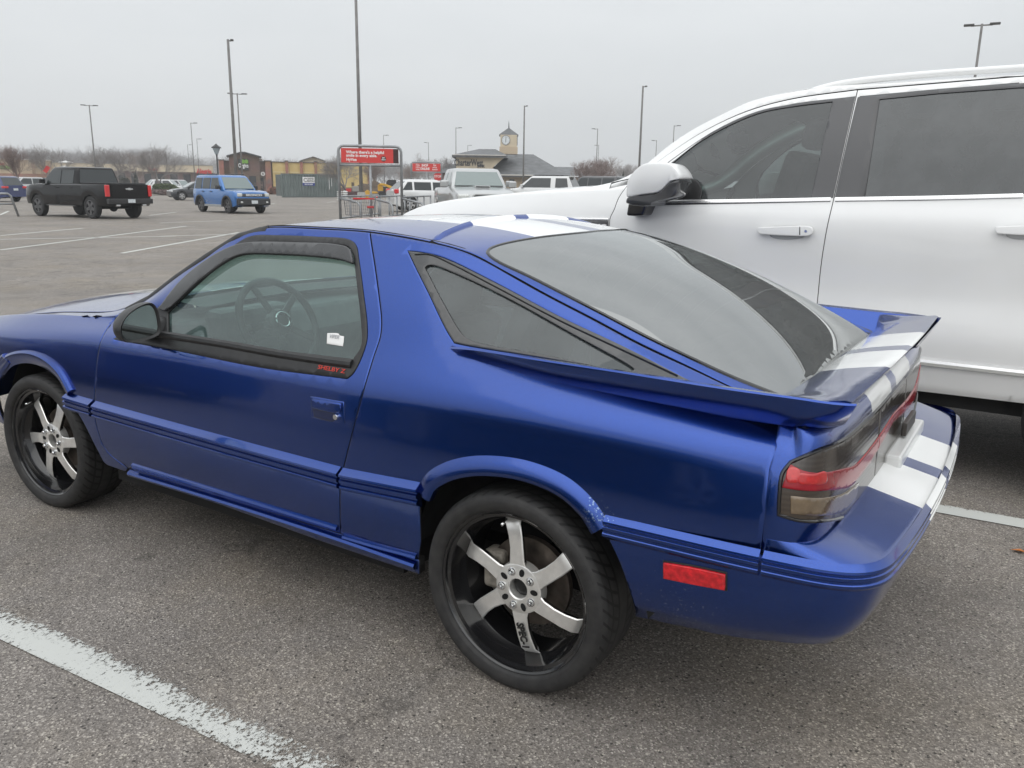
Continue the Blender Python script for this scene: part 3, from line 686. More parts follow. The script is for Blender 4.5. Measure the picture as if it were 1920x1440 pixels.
# arch flares
FLP = [(-.004, -.032), (.012, -.029), (.018, -.018), (.017, -.005), (.011, .010), (.004, .020), (0, .026)]
fr_ = [SIDE.hit(*p) for p in smooth_loop([(796, 926), (808, 903), (835, 885), (880, 873), (940, 873), (1000, 885), (1060, 912), (1104, 952), (1128, 990)], 7, False)]
sweep_on('arch_flare', SIDE, fr_, FLP, PAINT, quarter, side=1, mirror=quarter_r)
ff_ = [p for p in [SIDE.hit(*p) for p in smooth_loop([(132, 738), (112, 703), (85, 680), (55, 670), (25, 674), (2, 692)], 7, False)]]
for th in np.linspace(66, 14, 12): ff_.append((-(cx+.41*math.cos(R(th))), cz_+.39*math.sin(R(th))))
sweep_on('arch_flare', SIDE, ff_, FLP, PAINT, fender, side=1, mirror=fender_r)

# ribbed side moulding, piece by piece
MOP = [(0, .040), (.004, .036), (.024, .024), (.026, .018), (.020, .013), (.020, .009), (.026, .006), (.026, -.003), (.020, -.007), (.020, -.011), (.027, -.015), (.027, -.022), (.010, -.034), (0, -.036)]
for nm, par, par_r, pts in (('side_moulding', fender, fender_r, [(128, 752), (150, 759), (177, 767)]),
                     ('side_moulding', door, door_r, [(182, 769), (330, 811), (480, 853), (641, 897)]),
                     ('side_moulding', quarter, quarter_r, [(646, 899), (710, 912), (790, 928)])):
    sweep_on(nm, SIDE, [SIDE.hit(*p) for p in smooth_loop(pts, 8, False)], MOP, PAINT, par, side=-1 if False else 1, mirror=par_r)

# ---- bumper: a wrap-round piece with its own rails, s runs along the plan outline
bp = [(-.25, .874), (-.40, .872), (-.55, .870), (-.69, .867), (-.78, .862), (-.85, .850), (-.895, .826), (-.925, .785), (-.940, .72), (-.950, .62), (-.960, .48), (-.968, .30), (-.972, .15), (-.973, 0)]
bp = np.array(bp+[(x, -y) for x, y in bp[-2::-1]]); ds = np.r_[0, np.cumsum(np.linalg.norm(np.diff(bp, axis=0), axis=1))]; SB = ds[-1]
px_, py_ = nbasis(ds)(np.linspace(0, SB, 60))@bp[:, 0], nbasis(ds)(np.linspace(0, SB, 60))@bp[:, 1]
bpb = nbasis(ds)
up = [(-.25, .862), (-.40, .858), (-.55, .855), (-.69, .850), (-.735, .841), (-.765, .822), (-.785, .789), (-.797, .74), (-.803, .68), (-.808, .60), (-.813, .48), (-.818, .30), (-.820, .15), (-.820, 0)]
up = np.array(up+[(x, -y) for x, y in up[-2::-1]])
def bump_fn(s, t):
    W_ = bpb(s); C = W_@bp; U = W_@up
    e = 1e-3; T_ = (bpb(np.clip(s+e, 0, SB))-bpb(np.clip(s-e, 0, SB)))@bp; T_ /= np.linalg.norm(T_, axis=1)[:, None]; Nn = np.stack([T_[:, 1], -T_[:, 0]], 1)
    if not hasattr(bump_fn, 'sg'): bump_fn.sg = 1 if (Nn[0, 1] > 0) else -1
    Nn *= bump_fn.sg
    side_amt = np.clip((C[:, 0]+.25)/-.5, 0, 1)
    # levels t: 0 bottom .. .6 outer edge .. 1 inner end of shelf
    off = pchip([0, .12, .3, .45, .56, .60, .615], [-.075, -.035, -.008, 0, 0, -.004, -.016])(np.minimum(t, .615))
    zb = np.interp(C[:, 0], [-.98, -.9, -.6, -.25], [.405, .385, .33, .30])
    z = np.where(t < .615, zb+(.607-zb)*np.clip(t/.615, 0, 1), .607+(t-.615)/.385*.030)
    q = np.clip((t-.615)/.385, 0, 1)[:, None]
    XY = (C+Nn*off[:, None])*(1-q)+U*q
    return np.column_stack([XY, z])
BUMP = Surf(bump_fn, 0, SB, 0, 1, 200, 50)
BUMP.flip = BUMP.N([(SB/2, .3)])[0][0] > 0
s_seam = float(np.interp(.69, -bp[:14, 0], ds[:14])); s0 = .10
bo = [(s0, 0), (s0+.02, .3), (s0, .52)]
ab = [BUMP.hit(*p) for p in smooth_loop([(1195, 1157), (1178, 1100), (1160, 1050), (1140, 1008)], 5, False)]
blo = [tuple(p) for p in ab]+[(s, .60) for s in np.linspace(ab[-1][0]+.03, s_seam, 8)]
blo += [(s_seam+.002, .62), (s_seam+.002, 1.0)] + [(s, 1.0) for s in np.linspace(s_seam+.03, SB-s_seam-.03, 70)]+[(SB-s_seam, 1.0), (SB-s_seam, .60)]
blo += [(s, .60) for s in np.linspace(SB-s_seam-.05, SB-ab[-1][0], 6)]+[(SB-p[0], p[1]) for p in ab[::-1][1:]]
blo += [(s, 0.0) for s in np.linspace(SB-ab[0][0]-.03, ab[0][0]+.03, 70)]
bumper = panel('rear_bumper', BUMP, np.array(blo), PAINT, car, res=.024, gap=.001, depth=.02)
mo_b = [(s, .555) for s in np.r_[np.linspace(ab[-1][0]-.01, s_seam-.004, 12)]]
MOPB = [(d*.62, h*.85) for d, h in MOP]
sweep_on('side_moulding', BUMP, mo_b, MOPB, PAINT, quarter, mirror=quarter_r)
mo_c = [(s, .555) for s in np.linspace(s_seam+.004, SB-s_seam-.004, 110)]
sweep_on('bumper_moulding', BUMP, mo_c, MOPB, PAINT, bumper)
mk_ = seen(BUMP, [(1247, 1054, 1), (1300, 1063), (1360, 1076, 1), (1360, 1103, 1), (1300, 1092), (1247, 1081, 1)], 4)
REDM = mat('side_marker_lens', (.60, .012, .02), .2, coat=.8, noise=(70, .35))
marker = panel('side_marker_lamp', BUMP, mk_, REDM, bumper, off=.010, gap=0, depth=.012, res=.012)
mk2 = seen(BUMP, [(1244, 1051, 1), (1300, 1060), (1363, 1073, 1), (1363, 1107, 1), (1300, 1095), (1244, 1084, 1)], 4)
panel('lamp_bezel', BUMP, mk2, BLACK, marker, off=.003, gap=0, depth=.004, res=.012)

# ---- rear fascia above the bumper
dsu = ds
def up_fn(s, t):
    W_ = bpb(s); U = W_@up
    off = pchip([.60, .66, .76, .86, .885, .90], [.0, .0, -.002, -.010, -.022, -.045])(t)
    k_ = np.clip((U[:, 0]+.80)/.07, 0, 1); k_ = k_*k_*(3-2*k_); off = off*(1-k_)+k_*pchip([.60, .67, .765, .84, .90], [0, -.001, -.012, -.040, -.094])(t)
    e = 1e-3; T_ = (bpb(np.clip(s+e, 0, SB))-bpb(np.clip(s-e, 0, SB)))@up; T_ /= np.linalg.norm(T_, axis=1)[:, None]
    Nn = np.stack([T_[:, 1], -T_[:, 0]], 1)*bump_fn.sg
    XY = U+Nn*off[:, None]
    return np.column_stack([XY, t])
FASC = Surf(up_fn, 0, SB, .60, .90, 220, 30)
FASC.flip = FASC.N([(SB/2, .75)])[0][0] > 0
sm = s_seam-.012
LAMP = [(1482, 866), (1466, 888), (1461, 925), (1459, 966, 1), (1500, 977), (1550, 977), (1583, 969), (1607, 947), (1640, 900), (1690, 815)]
lp = [FASC.hit(*p) for p in smooth_loop(LAMP, 5, False)]
LT = [(1482, 866), (1530, 845), (1583, 823), (1640, 772), (1690, 714)]
lt_ = [FASC.hit(*p) for p in smooth_loop(LT, 5, False)]
lampL = [p for p in lp if p[0] < SB/2-.02]; lampT = [p for p in lt_ if p[0] < SB/2-.02]
zb_, zt_ = lampL[-1][1], lampT[-1][1]
half_b = lampL; half_t = lampT
lamp_poly = np.array(half_b+[(SB-p[0], p[1]) for p in half_b[::-1]]+[(SB-p[0], p[1]) for p in half_t[1:]]+[p for p in half_t[::-1][:-1]])
f_o = [(sm, .60), (sm, .70), (sm, .80), (sm, .895)]+[(s, .895) for s in np.linspace(sm+.03, SB-sm-.03, 60)]+[(SB-sm, .895), (SB-sm, .8), (SB-sm, .7), (SB-sm, .6)]+[(s, .60) for s in np.linspace(SB-sm-.03, sm+.03, 60)]
fascia = panel('rear_panel', FASC, np.array(f_o), PAINT, car, holes=[shrink(clean(lamp_poly), .004)], res=.024, gap=.001)
def lamp_mat():
    m = bpy.data.materials.new('smoked_tail_lamp_lens'); m.use_nodes = True; N, L = nodes_of(m); b = N['Principled BSDF']
    t = N.new('ShaderNodeTexCoord'); s_ = N.new('ShaderNodeSeparateXYZ'); L.new(t.outputs['Object'], s_.inputs[0])
    r = N.new('ShaderNodeValToRGB'); r.color_ramp.interpolation = 'CONSTANT'
    mr = N.new('ShaderNodeMapRange'); mr.inputs['From Min'].default_value = .65; mr.inputs['From Max'].default_value = .87; L.new(s_.outputs['Z'], mr.inputs['Value'])
    e = r.color_ramp.elements; e[0].position = 0; e[0].color = (.06, .046, .036, 1); e[1].position = .5; e[1].color = (.055, .046, .04, 1)
    L.new(mr.outputs[0], r.inputs[0])
    w_ = N.new('ShaderNodeTexWave'); w_.wave_type = 'BANDS'; w_.bands_direction = 'Z'; w_.inputs['Scale'].default_value = 26; L.new(t.outputs['Object'], w_.inputs['Vector'])
    bu = N.new('ShaderNodeBump'); bu.inputs['Strength'].default_value = .05; bu.inputs['Distance'].default_value = .002; L.new(w_.outputs['Fac'], bu.inputs['Height'])
    mx_ = N.new('ShaderNodeMix'); mx_.data_type = 'RGBA'; mx_.blend_type = 'MULTIPLY'; mx_.inputs[0].default_value = .2; L.new(r.outputs[0], mx_.inputs['A']); L.new(w_.outputs['Color'], mx_.inputs['B'])
    L.new(mx_.outputs['Result'], b.inputs['Base Color']); L.new(bu.outputs[0], b.inputs['Normal'])
    b.inputs['Roughness'].default_value = .16; b.inputs['Coat Weight'].default_value = .35; b.inputs['Specular IOR Level'].default_value = .5
    return m
LENS = lamp_mat()
sL, sRr = SB*.5-.24, SB*.5+.24                                     # the garnish between two lamps
def band(a, b_):
    lo = pchip([p[0] for p in half_b[::1] if True][8:], [p[1] for p in half_b][8:]) if False else None
def cut(poly, a, b_):
    """part of the lamp band with s between a and b"""
    P = [tuple(p) for p in poly]
    def clip(P, f):
        o = []
        for i in range(len(P)):
            p, q = P[i-1], P[i]; fp, fq = f(p), f(q)
            if (fp > 0) != (fq > 0): t = fp/(fp-fq); o.append((p[0]+(q[0]-p[0])*t, p[1]+(q[1]-p[1])*t))
            if fq > 0: o.append(q)
        return o
    P = clip(P, lambda p: p[0]-a); return np.array(clip(P, lambda p: b_-p[0]))
lampo = panel('tail_lamp', FASC, cut(lamp_poly, -1, sL), LENS, car, off=.002, gap=.003, depth=.02, res=.016, label='left tail lamp wrapping round the rear corner')
garn = panel('tail_garnish', FASC, cut(lamp_poly, sL, sRr), LENS, car, off=.002, gap=.003, depth=.02, res=.02)
lampr = panel('tail_lamp', FASC, cut(lamp_poly, sRr, 99), LENS, car, off=.002, gap=.003, depth=.02, res=.02)
RB_T = [(1481, 871), (1505, 883), (1533, 887), (1577, 880), (1617, 860), (1645, 826), (1673, 790), (1700, 757)]
RB_B = [(1467, 913), (1490, 917), (1520, 919), (1567, 917), (1610, 897), (1643, 853), (1677, 807), (1703, 773)]
rt_ = [p for p in [FASC.hit(*q) for q in smooth_loop(RB_T, 4, False)] if p[0] < SB/2-.05]; rb_ = [p for p in [FASC.hit(*q) for q in smooth_loop(RB_B, 4, False)] if p[0] < SB/2-.05]
def tidy(P):
    a_ = [p for p in P if p[0] < .93*SB/2*.8][::3]; xs_ = [p[0] for p in a_]+[SB/2]; zs_ = [p[1] for p in a_]
    return a_
rt_, rb_ = tidy(rt_), tidy(rb_)
def band_z(P, zc):
    f = pchip([p[0] for p in P]+[SB/2], [p[1] for p in P]+[zc]); return [(s, float(f(s))) for s in np.linspace(P[0][0], SB/2, 40)]
rt_, rb_ = band_z(rt_, .768), band_z(rb_, .744)
rb_poly = rb_+[(SB-a, b_) for a, b_ in rb_[::-1]]+[(SB-a, b_) for a, b_ in rt_]+rt_[::-1]
REDS = mat('deep_red_band_lens', (.30, .008, .018), .2, coat=.2, noise=(20, .15))
for par_, a, b_ in ((lampo, -1, sL-.002), (garn, sL+.002, sRr-.002), (lampr, sRr+.002, 99)):
    panel('red_band', FASC, cut(rb_poly, a, b_), REDS, par_, off=.0045, gap=0, depth=.003, res=.015)
# bright reflector behind the left lens and the pale block in the lower half
REDB = mat('bright_red_reflector', (.52, .018, .02), .15, coat=1, noise=(60, .2))
panel('lamp_reflector', FASC, seen(FASC, [(1479, 878), (1498, 880), (1498, 902), (1477, 903)], 4), REDB, lampo, off=.0055, gap=0, depth=.001, res=.01)
panel('lamp_reflector', FASC, seen(FASC, [(1498, 888), (1522, 889), (1545, 884), (1545, 905), (1522, 907), (1498, 905)], 4), REDB, lampo, off=.0055, gap=0, depth=.001, res=.01)
TAN = mat('smoked_amber_lens', (.16, .115, .07), .15, coat=1, noise=(30, .2))
panel('turn_signal_lens', FASC, seen(FASC, [(1483, 930, 1), (1530, 934), (1575, 927), (1608, 905, 1), (1600, 938), (1575, 960), (1535, 966), (1483, 962, 1)], 4), TAN, lampo, off=.0035, gap=0, depth=.001, res=.012)
sweep_on('lamp_seal', FASC, [p for p in lamp_poly], [(.0, .007), (.006, .003), (.006, -.001), (0, -.004)], BLACKG, fascia, closed=True)

# licence plate pocket in the shelf, number plate housing
b = MB(); b.box(-.868, -.82, -.41, .09, .612, .662); b.build('plate_housing', mat('body_white_plastic', (.75, .76, .75), .3, coat=.5), bumper, bevel=.008)
b = MB(); b.box(-.848, -.832, -.32, -.12, .668, .712); b.build('plate_lamp', mat('taupe_plastic', (.05, .045, .04), .4), fascia, bevel=.004)

# deck between fascia and glass
b = MB(); rows = []
for i in range(25):
    f_ = -1+2*i/24; y = .70*f_
    s_ = float(np.interp(-y, -up[::1, 1], ds))
    pz = FASC.P([(s_, .893)])[0]
    rows.append([(pz[0], pz[1], .893), (-.76, y, .903), (-.70, y, .900), (-.645, y*.92, .890)])
vs = [p for r_ in rows for p in r_]; b.add(vs, [(i*4+j, i*4+j+1, i*4+j+5, i*4+j+4) for i in range(24) for j in range(3)])
b.build('rear_deck', PAINT, fascia, smooth=True)

# ---- roof, hatch, glass, hood, windscreen
def rv(x, y): return (-x, y/float(EY(x)))
seam = [(x, y) for x, y in [(.50, .575), (.51, .55), (.525, .45), (.54, .3), (.548, .15), (.55, 0)]]
seam = seam+[(x, -y) for x, y in seam[-2::-1]]
seam_uv = np.array([rv(*p) for p in smooth_loop([(a, b_) for a, b_ in seam], 4, False)])
hdr = [(1.235, .59), (1.27, .45), (1.30, .2), (1.305, 0), (1.30, -.2), (1.27, -.45), (1.235, -.59)]
hdr_uv = np.array([rv(*p) for p in smooth_loop(hdr, 4, False)])
def vedge(x0, x1, v, n=30): return [(-x, v) for x in np.linspace(x0, x1, n)]
roof_poly = np.array(vedge(1.23, .505, .995)+[tuple(p) for p in seam_uv[1:-1]]+vedge(.505, 1.23, -.995)+[tuple(p) for p in hdr_uv[::-1][1:-1]])
SRF = [(1.17, .35), (1.19, 0), (1.17, -.35), (1.12, -.40), (.80, -.40), (.73, -.36), (.70, 0), (.73, .36), (.80, .40), (1.12, .40)]
sr_uv = np.array([rv(*p) for p in smooth_loop(SRF, 5)])
roof = panel('roof', ROOF, roof_poly, PAINT, car, holes=[sr_uv], res=.03, gap=.002)
panel('sunroof', ROOF, sr_uv, PAINT, roof, off=-.001, res=.03, gap=.003)
sr_gap_path = np.array([rv(*p) for p in smooth_loop(SRF, 8)])
GLE = [(910, 470), (903, 474), (908, 481), (930, 490), (990, 517), (1115, 581), (1250, 650), (1335, 690), (1390, 715), (1440, 733)]
ge = [ROOF.hit(*p) for p in smooth_loop(GLE, 5, False)]
ge = [p for p in ge if p[1] > .3]
GTE = [(910, 470), (930, 461), (1000, 447), (1060, 440), (1120, 434)]
gt_ = [ROOF.hit(*p) for p in smooth_loop(GTE, 4, False)]; gt_ = [p for p in gt_ if p[1] > .03]
xc = -float(gt_[-1][0])
top_half = [tuple(p) for p in gt_[::-1]]; side_half = [tuple(p) for p in ge]
U1 = .662
side_half = [p for p in side_half if p[0] < U1]
lastv = side_half[-1][1]
def relax(P, it=10, n=90):
    P = np.array(P); 
    for _ in range(3):
        d = np.r_[0, np.cumsum(np.linalg.norm(np.diff(P, axis=0), axis=1))]; t = np.linspace(0, d[-1], n); P = np.stack([np.interp(t, d, P[:, 0]), np.interp(t, d, P[:, 1])], 1)
        for _ in range(it): P[1:-1] = .25*P[:-2]+.5*P[1:-1]+.25*P[2:]
    return [tuple(p) for p in P]
half = relax([(gt_[-1][0]-.004, 0.)]+top_half[1:]+side_half[1:]+[(U1, lastv*.985)], 3)
gpoly = np.array(half+[(U1, v) for v in np.linspace(lastv*.9, -lastv*.9, 20)]+[(u, -v) for u, v in half[::-1][:-1]])
hat_o = np.array([tuple(p) for p in seam_uv]+vedge(.495, -.67, -.995, 50)[1:]+[(.67, v) for v in np.linspace(-.9, .9, 20)]+vedge(-.67, .495, .995, 50)[:-1])
hatch = panel('hatch_lid', ROOF, hat_o, PAINT, car, holes=[gpoly], res=.03, gap=.002, off=.0)
HG = glass_mat('dusty_tinted_hatch_glass', (.10, .11, .11), 2.05, dust=.22, dust_rgb=(.22, .22, .215), boost=.10)
FR2 = mat('hatch_glass_border', (.055, .054, .052), .12, coat=1., noise=(50, .2))
inner = gpoly*[1, 1]; cu_ = np.array([.25, 0])
gin = shrink(clean(gpoly), .055)
hg = panel('hatch_glass', ROOF, gpoly, HG, hatch, off=.001, gap=.003, depth=.004, res=.03)
seal_path = [(u, -v) for u, v in half[::-1][1:-1]][0:]+half[1:-1]
sweep_on('hatch_seal', ROOF, clean(np.array(seal_path)), [(0, .006), (.004, .003), (.004, -.003), (0, -.006)], BLACKG, hatch)
# ceramic border and heater lines lie under the glass
b = MB(); 
for i in range(14):
    x = .22-.045*i; vs_ = [(-x, v) for v in np.linspace(-.80, .80, 30)]; P = ROOF.P(vs_)-ROOF.N(vs_)*.002
    if i % 1 == 0: b.tube([tuple(p) for p in P], .0012, 4, cap=False)
b.build('heater_lines', mat('heater_line', (.35, .33, .30), .5), hatch)
def ringpanel(name, outer, inner_, m, off): return panel(name, ROOF, outer, m, hatch, holes=[inner_], off=off, gap=.006, rim=False, res=.03)
try: ringpanel('glass_border', gpoly, gin, mat('ceramic_border', (.10, .095, .085), .6), -.0012)
except Exception as e: print('border', e)
# raised lip at the front edge of the hatch
sweep_on('hatch_lip', ROOF, seam_uv[2:-2]*[1, 1]+[.012, 0], [(0, .014), (.010, .009), (.012, 0), (.006, -.010), (0, -.014)], PAINT, hatch, taper=4)
# hood
cowl = [(1.83, .70), (1.86, .60), (1.92, .35), (1.94, 0), (1.92, -.35), (1.86, -.60), (1.83, -.70)]
cu2 = np.array([rv(*p) for p in smooth_loop(cowl, 4, False)])
hpoly = np.array([tuple(p) for p in cu2]+[(-x, -.985) for x in np.linspace(1.86, 3.42, 30)]+[(-3.42, v) for v in np.linspace(-.9, .9, 12)]+[(-x, .985) for x in np.linspace(3.42, 1.86, 30)])
hood = panel('hood', HOOD, hpoly, PAINT, car, res=.04)
b = MB(); cw = [tuple(p) for p in HOOD.P(cu2)]
b.add([(x-.002, y*.86, z-.014) for x, y, z in cw]+[(x-.16, y*.84, z-.03) for x, y, z in cw], [(i, i+1, i+1+len(cw), i+len(cw)) for i in range(len(cw)-1)])
b.build('cowl_panel', BLACK, hood, fixn=False)
# windscreen: ruled between cowl and roof header
WG = glass_mat('clear_windscreen_glass', (.62, .74, .70), 1.5, dust=.04, boost=.0)
b = MB(); hp = [tuple(p) for p in ROOF.P(hdr_uv)]; n = len(hp); base = [(c[0]-.03, c[1]*.97, c[2]-.012) for c in [cw[int(round(i*(len(cw)-1)/(n-1)))] for i in range(n)]]
M_ = 8
for k in range(M_+1):
    t = k/M_; b.v += [(a[0]*(1-t)+c[0]*t, a[1]*(1-t)+c[1]*t, a[2]*(1-t)+c[2]*t+.05*math.sin(math.pi*t)) for a, c in zip(base, hp)]
b.f = [(k*n+i, k*n+i+1, (k+1)*n+i+1, (k+1)*n+i) for k in range(M_) for i in range(n-1)]
b.mi = [0]*len(b.f)
b.build('windscreen', WG, car, smooth=True, fixn=False)
for sg in (1, -1):
    pil = [(L8[i, 0], sg*(L8[i, 1]-.012), L8[i, 2]-.006) for i in range(len(XS)) if 1.2 < L8[i, 0] < 1.97]
    b = MB(); b.tube([(p[0]+.012, p[1], p[2]-.012) for p in pil], .024, 8); b.build('windscreen_pillar', BLACK, car, smooth=True)
# front end: closing face, grille, lamps, bumper
b = MB(); fz = [(3.43, .66, .30), (3.44, .70, .42), (3.44, .70, .60), (3.42, .64, .69), (3.42, .55, .705)]
vs = []; 
for sg in np.linspace(-1, 1, 21):
    for (x, y, z) in fz: vs.append((x+.09*(1-abs(sg)**2.2), y*sg, z+(.03 if z > .65 else 0)*(1-sg*sg)))
b.add(vs, [(i*5+j, i*5+j+1, (i+1)*5+j+1, (i+1)*5+j) for i in range(20) for j in range(4)]); b.build('front_bumper', PAINT, car, smooth=True)
b = MB(); b.box(3.50, 3.535, -.50, .50, .63, .69); b.build('grille', BLACK, car, bevel=.008)
for sg in (1, -1):
    b = MB(); b.box(3.455, 3.50, sg*.60-.07, sg*.60+.07, .625, .69); b.build('headlamp', mat('clear_lamp', (.6, .62, .62), .1, coat=1), car, bevel=.01)
# ---- spoiler: hoop from one side blade across the tail to the other
def blade(sg):
    st = []
    tops = [(843, 651, .795), (900, 656, .812), (1000, 672, .822), (1140, 693, .826), (1280, 715, .826), (1400, 733, .82), (1490, 745, .812), (1560, 755, .80), (1606, 758, .785)]
    bots = [(845, 655), (880, 672), (1000, 706), (1110, 731), (1240, 757), (1370, 783), (1450, 795), (1528, 803), (1584, 796)]
    for (a, b_, y), (c, d) in zip(tops, bots):
        A = at(a, b_, 'y', y); 
        if c < 1440: B = SIDE.P([SIDE.hit(c, d)])[0]
        else: B = FASC.P([FASC.hit(c, d)])[0]
        st.append((A, B))
    return st
st = blade(1)
SPX = [float(a[0]) for a, b_ in st]; K_ = len(st)
tt = np.linspace(0, K_-1, 60); BA, BB = nbasis(range(K_))(tt)@np.array([a for a, b_ in st]), nbasis(range(K_))(tt)@np.array([b_ for a, b_ in st])
def blade_mesh(sg):
    V = []; q = 7
    for A, B in zip(BA, BB):
        g = np.clip((BA[0][0]-A[0])/.35, 0, 1); w_ = .004+.030*g
        m_ = (A+B)/2; bul = np.array([0, .010*g, -.004*g])
        inn = A+np.array([0, -w_, -.004]); low = B+np.array([0, -w_-.01, .012]); BI = B+np.array([0, -.02, 0])
        for p in (B, B*.6+A*.4+bul, B*.25+A*.75+bul, A+np.array([0, .0, -.004]), A+np.array([0, -.005, 0]), inn, low): V.append((p[0], p[1]*sg, p[2]))
    n = len(BA); F = [(i*q+j, (i+1)*q+j, (i+1)*q+(j+1) % q, i*q+(j+1) % q) for i in range(n-1) for j in range(q)]+[tuple(range(q)), tuple((n-1)*q+j for j in reversed(range(q)))]
    return V, F
spo = empty('rear_spoiler'); spo.parent = car
for sg in (1, -1):
    b = MB(); b.add(*blade_mesh(sg)); b.build('side_blade', PAINT, spo, auto=35)
b = MB(); q = 9; n = 61; V = []
for i in range(n):
    f_ = -1+2*i/(n-1); a = abs(f_)
    y = .785*f_; lift = .012*a**10
    xr = -.842+.010*f_*f_; xf = -.640+.012*a**3
    sec = [(xf+.0, .895), (xf-.006, .924), (xf-.03, .940), (xf-.09, .956), ((xr+.05), .968), (xr+.012, .974), (xr, .972), (xr+.004, .962), (xr+.07, .925)]
    e_ = max(0, min(1, (a-.84)/.16)); e_ = e_*e_*(3-2*e_)
    for x, z in sec: V.append((x, y, z+(max(z, .967)-z)*e_*.9))
b.add(V, [(i*q+j, (i+1)*q+j, (i+1)*q+(j+1) % q, i*q+(j+1) % q) for i in range(n-1) for j in range(q)]+[tuple(range(q)), tuple((n-1)*q+j for j in reversed(range(q)))])
b.build('spoiler_wing', PAINT, spo, auto=50)

# ---- door mirror
def mirror_unit(sg, par):
    root_pts = [(1.62, .80, .90)]
    C0 = at(262, 603, 'y', .93); cx_, cz0 = C0[0], C0[2]
    hw = MB()
    # housing: rounded shell, outline read from the photograph, glass facing rearwards
    outl = [(-.010, -.066), (.02, -.072), (.115, -.060), (.128, -.045), (.125, .03), (.105, .062), (.06, .060), (.0, .030), (-.03, -.01), (-.03, -.045)]
    sm_ = smooth_loop([(a, b_) for a, b_ in outl], 4)
    prof = [(0.0, .86), (-.006, .97), (.010, 1.0), (.035, .96), (.06, .82), (.08, .58), (.09, .25)]
    V = []; cy_, cz1 = .05, -.005
    for dx, sc in prof:
        for yy, zz in sm_: V.append((cx_+dx, sg*(.93+.0-(yy-cy_)*sc), cz0+cz1+(zz-cz1)*sc))
    k = len(sm_); F = [(i*k+j, i*k+(j+1) % k, (i+1)*k+(j+1) % k, (i+1)*k+j) for i in range(len(prof)-1) for j in range(k)]+[tuple((len(prof)-1)*k+j for j in range(k))]
    hw.add(V, F); h_ = hw.build('mirror_housing', mat('satin_black_plastic', (.02, .02, .021), .38, noise=(60, .2)), par, auto=50)
    g = MB(); vs_ = [(cx_+.001, sg*(.93-(yy-cy_)*.88), cz0+cz1+(zz-cz1)*.88) for yy, zz in sm_]; g.add(vs_, [tuple(range(k))])
    g.build('mirror_glass', mat('mirror_silver', (.55, .62, .62), .03, metal=1.), par)
    # foot
    f = MB(); f.add([(1.74, sg*.80, .86), (1.58, sg*.80, .855), (1.58, sg*.90, .87), (1.70, sg*.90, .875), (1.72, sg*.775, .94), (1.60, sg*.775, .93), (1.62, sg*.86, .91), (1.69, sg*.86, .915)],
                    [(0, 1, 2, 3), (4, 7, 6, 5), (0, 4, 5, 1), (1, 5, 6, 2), (2, 6, 7, 3), (3, 7, 4, 0)])
    f.build('mirror_foot', BLACK, par, bevel=.012)
mirror_unit(1, door); mirror_unit(-1, door_r)

# ---- writing and sticker on the door
sp = SIDE.P([SIDE.hit(623, 693)])[0]; t1 = SIDE.P([SIDE.hit(646, 697)])[0]-SIDE.P([SIDE.hit(601, 689)])[0]; nn_ = SIDE.N([SIDE.hit(623, 693)])[0]
rgt = Vector(t1).normalized(); upv = Vector(nn_).cross(rgt)
text('door_lettering', 'SHELBY Z', .019, mat('red_lettering', (.65, .05, .03), .5), door, Vector(sp)+Vector(nn_)*.0045, rgt, upv, thick=.0006, sx=1.45)
st_ = seen(SIDE, [(612, 624, 1), (633, 625), (634, 628), (643, 630, 1), (641, 648, 1), (611, 643, 1)], 3)
stk = panel('window_sticker', SIDE, st_, WHITE, door, off=-.004, gap=0, depth=.0008, res=.02)
sq = SIDE.P([SIDE.hit(626, 631)])[0]; nn2 = SIDE.N([SIDE.hit(626, 631)])[0]
text('sticker_lettering', 'VIPER', .018, mat('pencil_grey', (.35, .36, .38), .7), stk, Vector(sq)+Vector(nn2)*-.0026, rgt, Vector(nn2).cross(rgt), thick=.0003)

# ---- dark shell behind the panels, wheel housings, floor
for sg in (1, -1):
    pass
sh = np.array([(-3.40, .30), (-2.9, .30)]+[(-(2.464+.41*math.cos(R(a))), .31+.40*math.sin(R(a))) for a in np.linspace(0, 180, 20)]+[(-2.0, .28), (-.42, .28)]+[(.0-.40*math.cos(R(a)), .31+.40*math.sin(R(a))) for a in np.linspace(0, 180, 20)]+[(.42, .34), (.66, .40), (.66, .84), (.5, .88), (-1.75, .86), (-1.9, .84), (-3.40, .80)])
gap_l, gap_r = panel('inner_body', SIDE, sh, VOID, car, off=-.016, gap=0, rim=False, mirror=True, res=.05)
